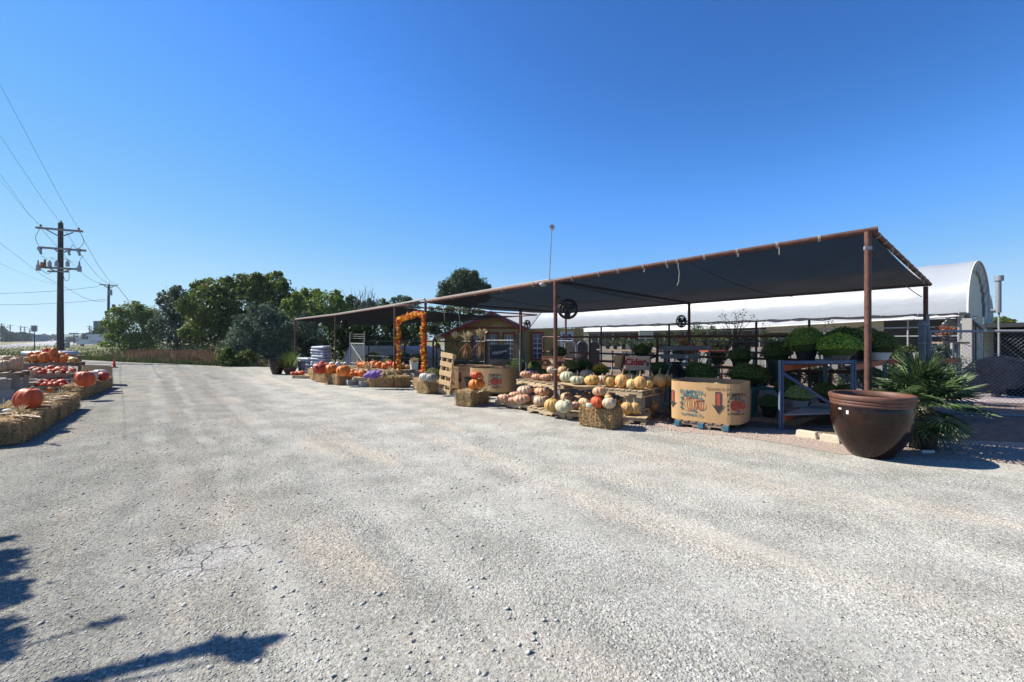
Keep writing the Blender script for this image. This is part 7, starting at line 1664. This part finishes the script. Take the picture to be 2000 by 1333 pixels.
pk('flat',76,769,17,.12,'dkgreen','dark green pumpkin beside the short pallet end','pumpkins stored under the tiers',D=11.2,hs=1.5); pk('flat',90,768,15,.12,'orange','small orange pumpkin next to the dark green one','pumpkins stored under the tiers',D=11.6); pk('round',59,737,8,.5,'tan','tan pumpkin peeping past the brown crate','pumpkins stored under the tiers',D=12.6,hs=2.2)
RS='red turban squash on the lower tiers'
def sq(x,y,w,z,c,lbl,hs=1.0,kind='turban'): pk(kind,x,y,w,z,c,lbl,RS,hs=hs*1.0,cat='squash',tilt=(random.uniform(-.5,.1),random.uniform(-.4,.4)))
for i,(x,y,w) in enumerate(((73,750,11),(87,754,13),(97.5,753.5,13),(108,753,12),(121,753,22),(132,752,9),(100,745,17),(115,744,14),(88,747,10))): sq(x,y,w,.34 if i<6 else .40,['red','red','redo','pale','red','red','red','deep','red'][i],f'{["small red","red","bright red","striped pale","widest red","last red","long red","dark red","little red"][i]} turban squash on the lowest tier, {["by the dark green pumpkin","second along","third along","before the widest one","next to the hay bale","at the bale end","in the back line","behind the widest one","in the back line, first"][i]}')
for i,(x,y,w) in enumerate(((59,728,17),(76,730,22),(96,730.5,17),(116,730,25),(129,730,11),(138,729,13),(66,724,14),(98,723.5,17),(115,720,14),(126.5,719,10),(139,724,12))): sq(x,y,w,.61 if i<6 else .69,['red','redo','red','redo','red','pale','red','red','deep','pale','red'][i],f'{["half hidden red","largest scarlet","flat red","broad scarlet","small round red","striped pale","back line red","long back line red","high dark red","upright pale","last back line red"][i]} turban squash on the middle tier, {["beside the brown crate","second along","third along","fourth along","fifth along","at the pallet end","first behind","second behind","third behind","fourth behind","fifth behind"][i]}')
for tier,(z,y0,xa,xb,nm) in enumerate(((.34,752.5,70,130,'lowest'),(.61,729,56,146,'middle'))):
    for k in range(10):
        x=xa+(xb-xa)*(k+.5)/10+random.uniform(-1.5,1.5); ln=k%2
        pk('turban' if k%3 else 'flat',x,y0,random.uniform(9,12.5),z+ln*.055,random.choice(['red','redo','red','deep','pale']),f'small filler squash in the {"upper" if ln else "lower"} line of the {nm} tier, {ORD[k]} from the camera-side end of cars'.replace('camera-side end of cars','brown crate'),RS,hs=1.0,cat='squash',D=(12.3 if tier==0 else 12.85)+ln*.18,tilt=(random.uniform(-.4,.2),random.uniform(-.4,.4)))
for k in range(9):
    x=54+k*11.5+random.uniform(-2,2); pk(['small','lump','round'][k%3],x,700,random.uniform(9,12),.90+.07*(k%2),random.choice(['orange','mix','yel','orange','deep']),f'small filler gourd at the back of the top tier, {ORD[k]} counted from the brown crate','gourds heaped on the top tier',hs=1.0,cat='gourd',D=14.0)
GG='gourds heaped on the top tier'
for i,(x,y,w,z,c,kd,hs) in enumerate(((51,711,13,.90,'yel','lump',1),(67,711.5,20,.90,'mix','lump',.9),(88,711.5,25,.90,'orange','giant',.95),(112,711,17,.90,'deep','lump',1),(123,710,16,.90,'orange','lump',1),(140,711,27,.90,'lemon','gourd',.55),(60,704,13,1.0,'orange','round',1),(75,702,15,1.02,'orange','lump',1),(102,707,16,.95,'orange','tall',1.3),(88,697,12,1.12,'redo','round',1.1),(119,703,15,1.0,'yel','lump',1),(132,704,10,1.0,'orange','round',1),(97,700,11,1.06,'mix','lump',1),(57,711,9,.90,'orange','small',1),(150,708.5,9,.92,'brown','small',1),(79,708,12,.96,'mix','lump',1))):
    pk(kd,x,y,w,z,c,f'{["yellow flecked","warty mottled orange","large egg shaped orange","dark orange","orange and yellow","long lemon yellow","small round orange","bumpy orange","tall necked orange","little red-orange","yellow patched","tiny orange","mottled","low orange","dim brown","bumpy mottled"][i]} gourd on the top tier, {["at the very end by the lane of cars","in front, second","in front in the middle","in front beside the middle one","near the crate end","across the crate end","second line first","second line second","standing in the middle","highest of the heap","second line near yellow","behind the yellow one","tucked up behind","in the gap beside the first","at the crate corner","between the two in front"][i]}',GG,hs=hs*1.15,cat='gourd',D=13.75 if y>706 else 14.05)
gp=W(97.5,690,14.0); t=thing('gourd','slim red-orange gourd neck standing up above the heap','gourd',gp-Vector((0,0,.12)),0,GG); m=MB(); m.tube([gp+Vector((0,0,-.14)),gp,gp+Vector((.01,0,.08)),gp+Vector((.0,0,.14))],[.07,.05,.035,.03],9); m.build('neck',mat('scarlet_gourd',(.55,.06,.015),.1,6,.5),t,smooth=60)
# crates
def crate(label,a,b,z0,z1,dpt,mt,group='wooden crates by the road'):
    A=W(a[0],663,a[1]); B=W(b[0],663,b[1]); A.z=B.z=0; d=B-A; n=Vector((B.x,B.y,0)).normalized(); t=thing('wooden_crate',label,'crate',((A+B)/2),0,group)
    for p,q in ((A,B),(B,B+n*dpt),(B+n*dpt,A+n*dpt),(A+n*dpt,A)):
        e=(q-p).normalized()*.012; m=MB(); m.beam(p+e+Vector((0,0,(z0+z1)/2)),q-e+Vector((0,0,(z0+z1)/2)),.02,z1-z0); m.build('side_panel',M[mt],t)
    m=MB(); m.beam((A+B)/2*1.0+n*.03+Vector((0,0,z0+.02))-d*.5+d*.02,(A+B)/2+n*.03+Vector((0,0,z0+.02))+d*.48,.05,.03); m.build('floor_board',M[mt],t)
crate('fresh pine plywood crate at the end of the further bale row',(161,15.9),(219,15.6),.0,.66,.95,'woodn')
crate('dark brown crate side standing beside the wide tan pumpkins',(42,9.95),(55,10.3),.42,1.06,.5,'woodd')
for i,(px,y,r,n) in enumerate(((8,800,.24,40),(40,807,.22,44),(96,783,.20,34),(102,795,.16,30),(118,771,.2,34),(88,775,.16,24),(140,755,.18,30),(148,763,.12,20),(20,795,.16,22))):
    p=G(px,y,.38); husk(f'{["spiky golden husk at the picture edge","spiky golden husk in front of the very big pumpkin","yellow husk in the middle of the third bale","husk hanging over the lane side of the third bale","pale husk on the last front bale","husk tuft behind the middle one","husk heap at the start of the further row","low husk on the further row end","short husk beside the white gourd"][i]}',p,r,n,wd=.013,up=.7)
for i,(px,y,a) in enumerate(((18,812,.3),(33,816,-.4),(58,816,.1),(72,818,-.3),(84,797,.6),(112,781,.2),(130,777,-.2),(122,783,.5),(94,789,-.1))):
    p=G(px,y,.385); corn(f'ear of dried corn on the roadside bales, {["beside the white gourd","second from the white gourd","below the very big pumpkin","at the second bale edge","near the bale joint","near the third bale end","at the last bale","beside the last one","by the yellow husk"][i]}',p,a)
pk('gourd',13,806,20,.385,'chalk','crooked white gourd lying at the near end of the roadside bales','loose gourds on the roadside bales',hs=.6,cat='gourd',rz=.4)
pk('small',96,768,15,.36,'orange','low orange pumpkin behind the third roadside bale','loose gourds on the roadside bales')

# ---- air: one closed box of thin haze round the camera and the whole place
m=MB(); m.box((0,1199,10.5),(5220,2822,23.0)); hz=m.build('haze',bpy.data.materials.new('thin_haze')); tag(hz,kind='stuff')
hm_=hz.data.materials[0]; hm_.use_nodes=True; N,L=nodes(hm_); N.remove(N['Principled BSDF']); pv=N.new('ShaderNodeVolumePrincipled'); pv.inputs['Color'].default_value=(.72,.84,1,1); pv.inputs['Density'].default_value=0.0002; pv.inputs['Anisotropy'].default_value=0.3
L.new(pv.outputs[0],N['Material Output'].inputs['Volume'])
C.cycles.volume_bounces=0; C.cycles.volume_max_steps=64
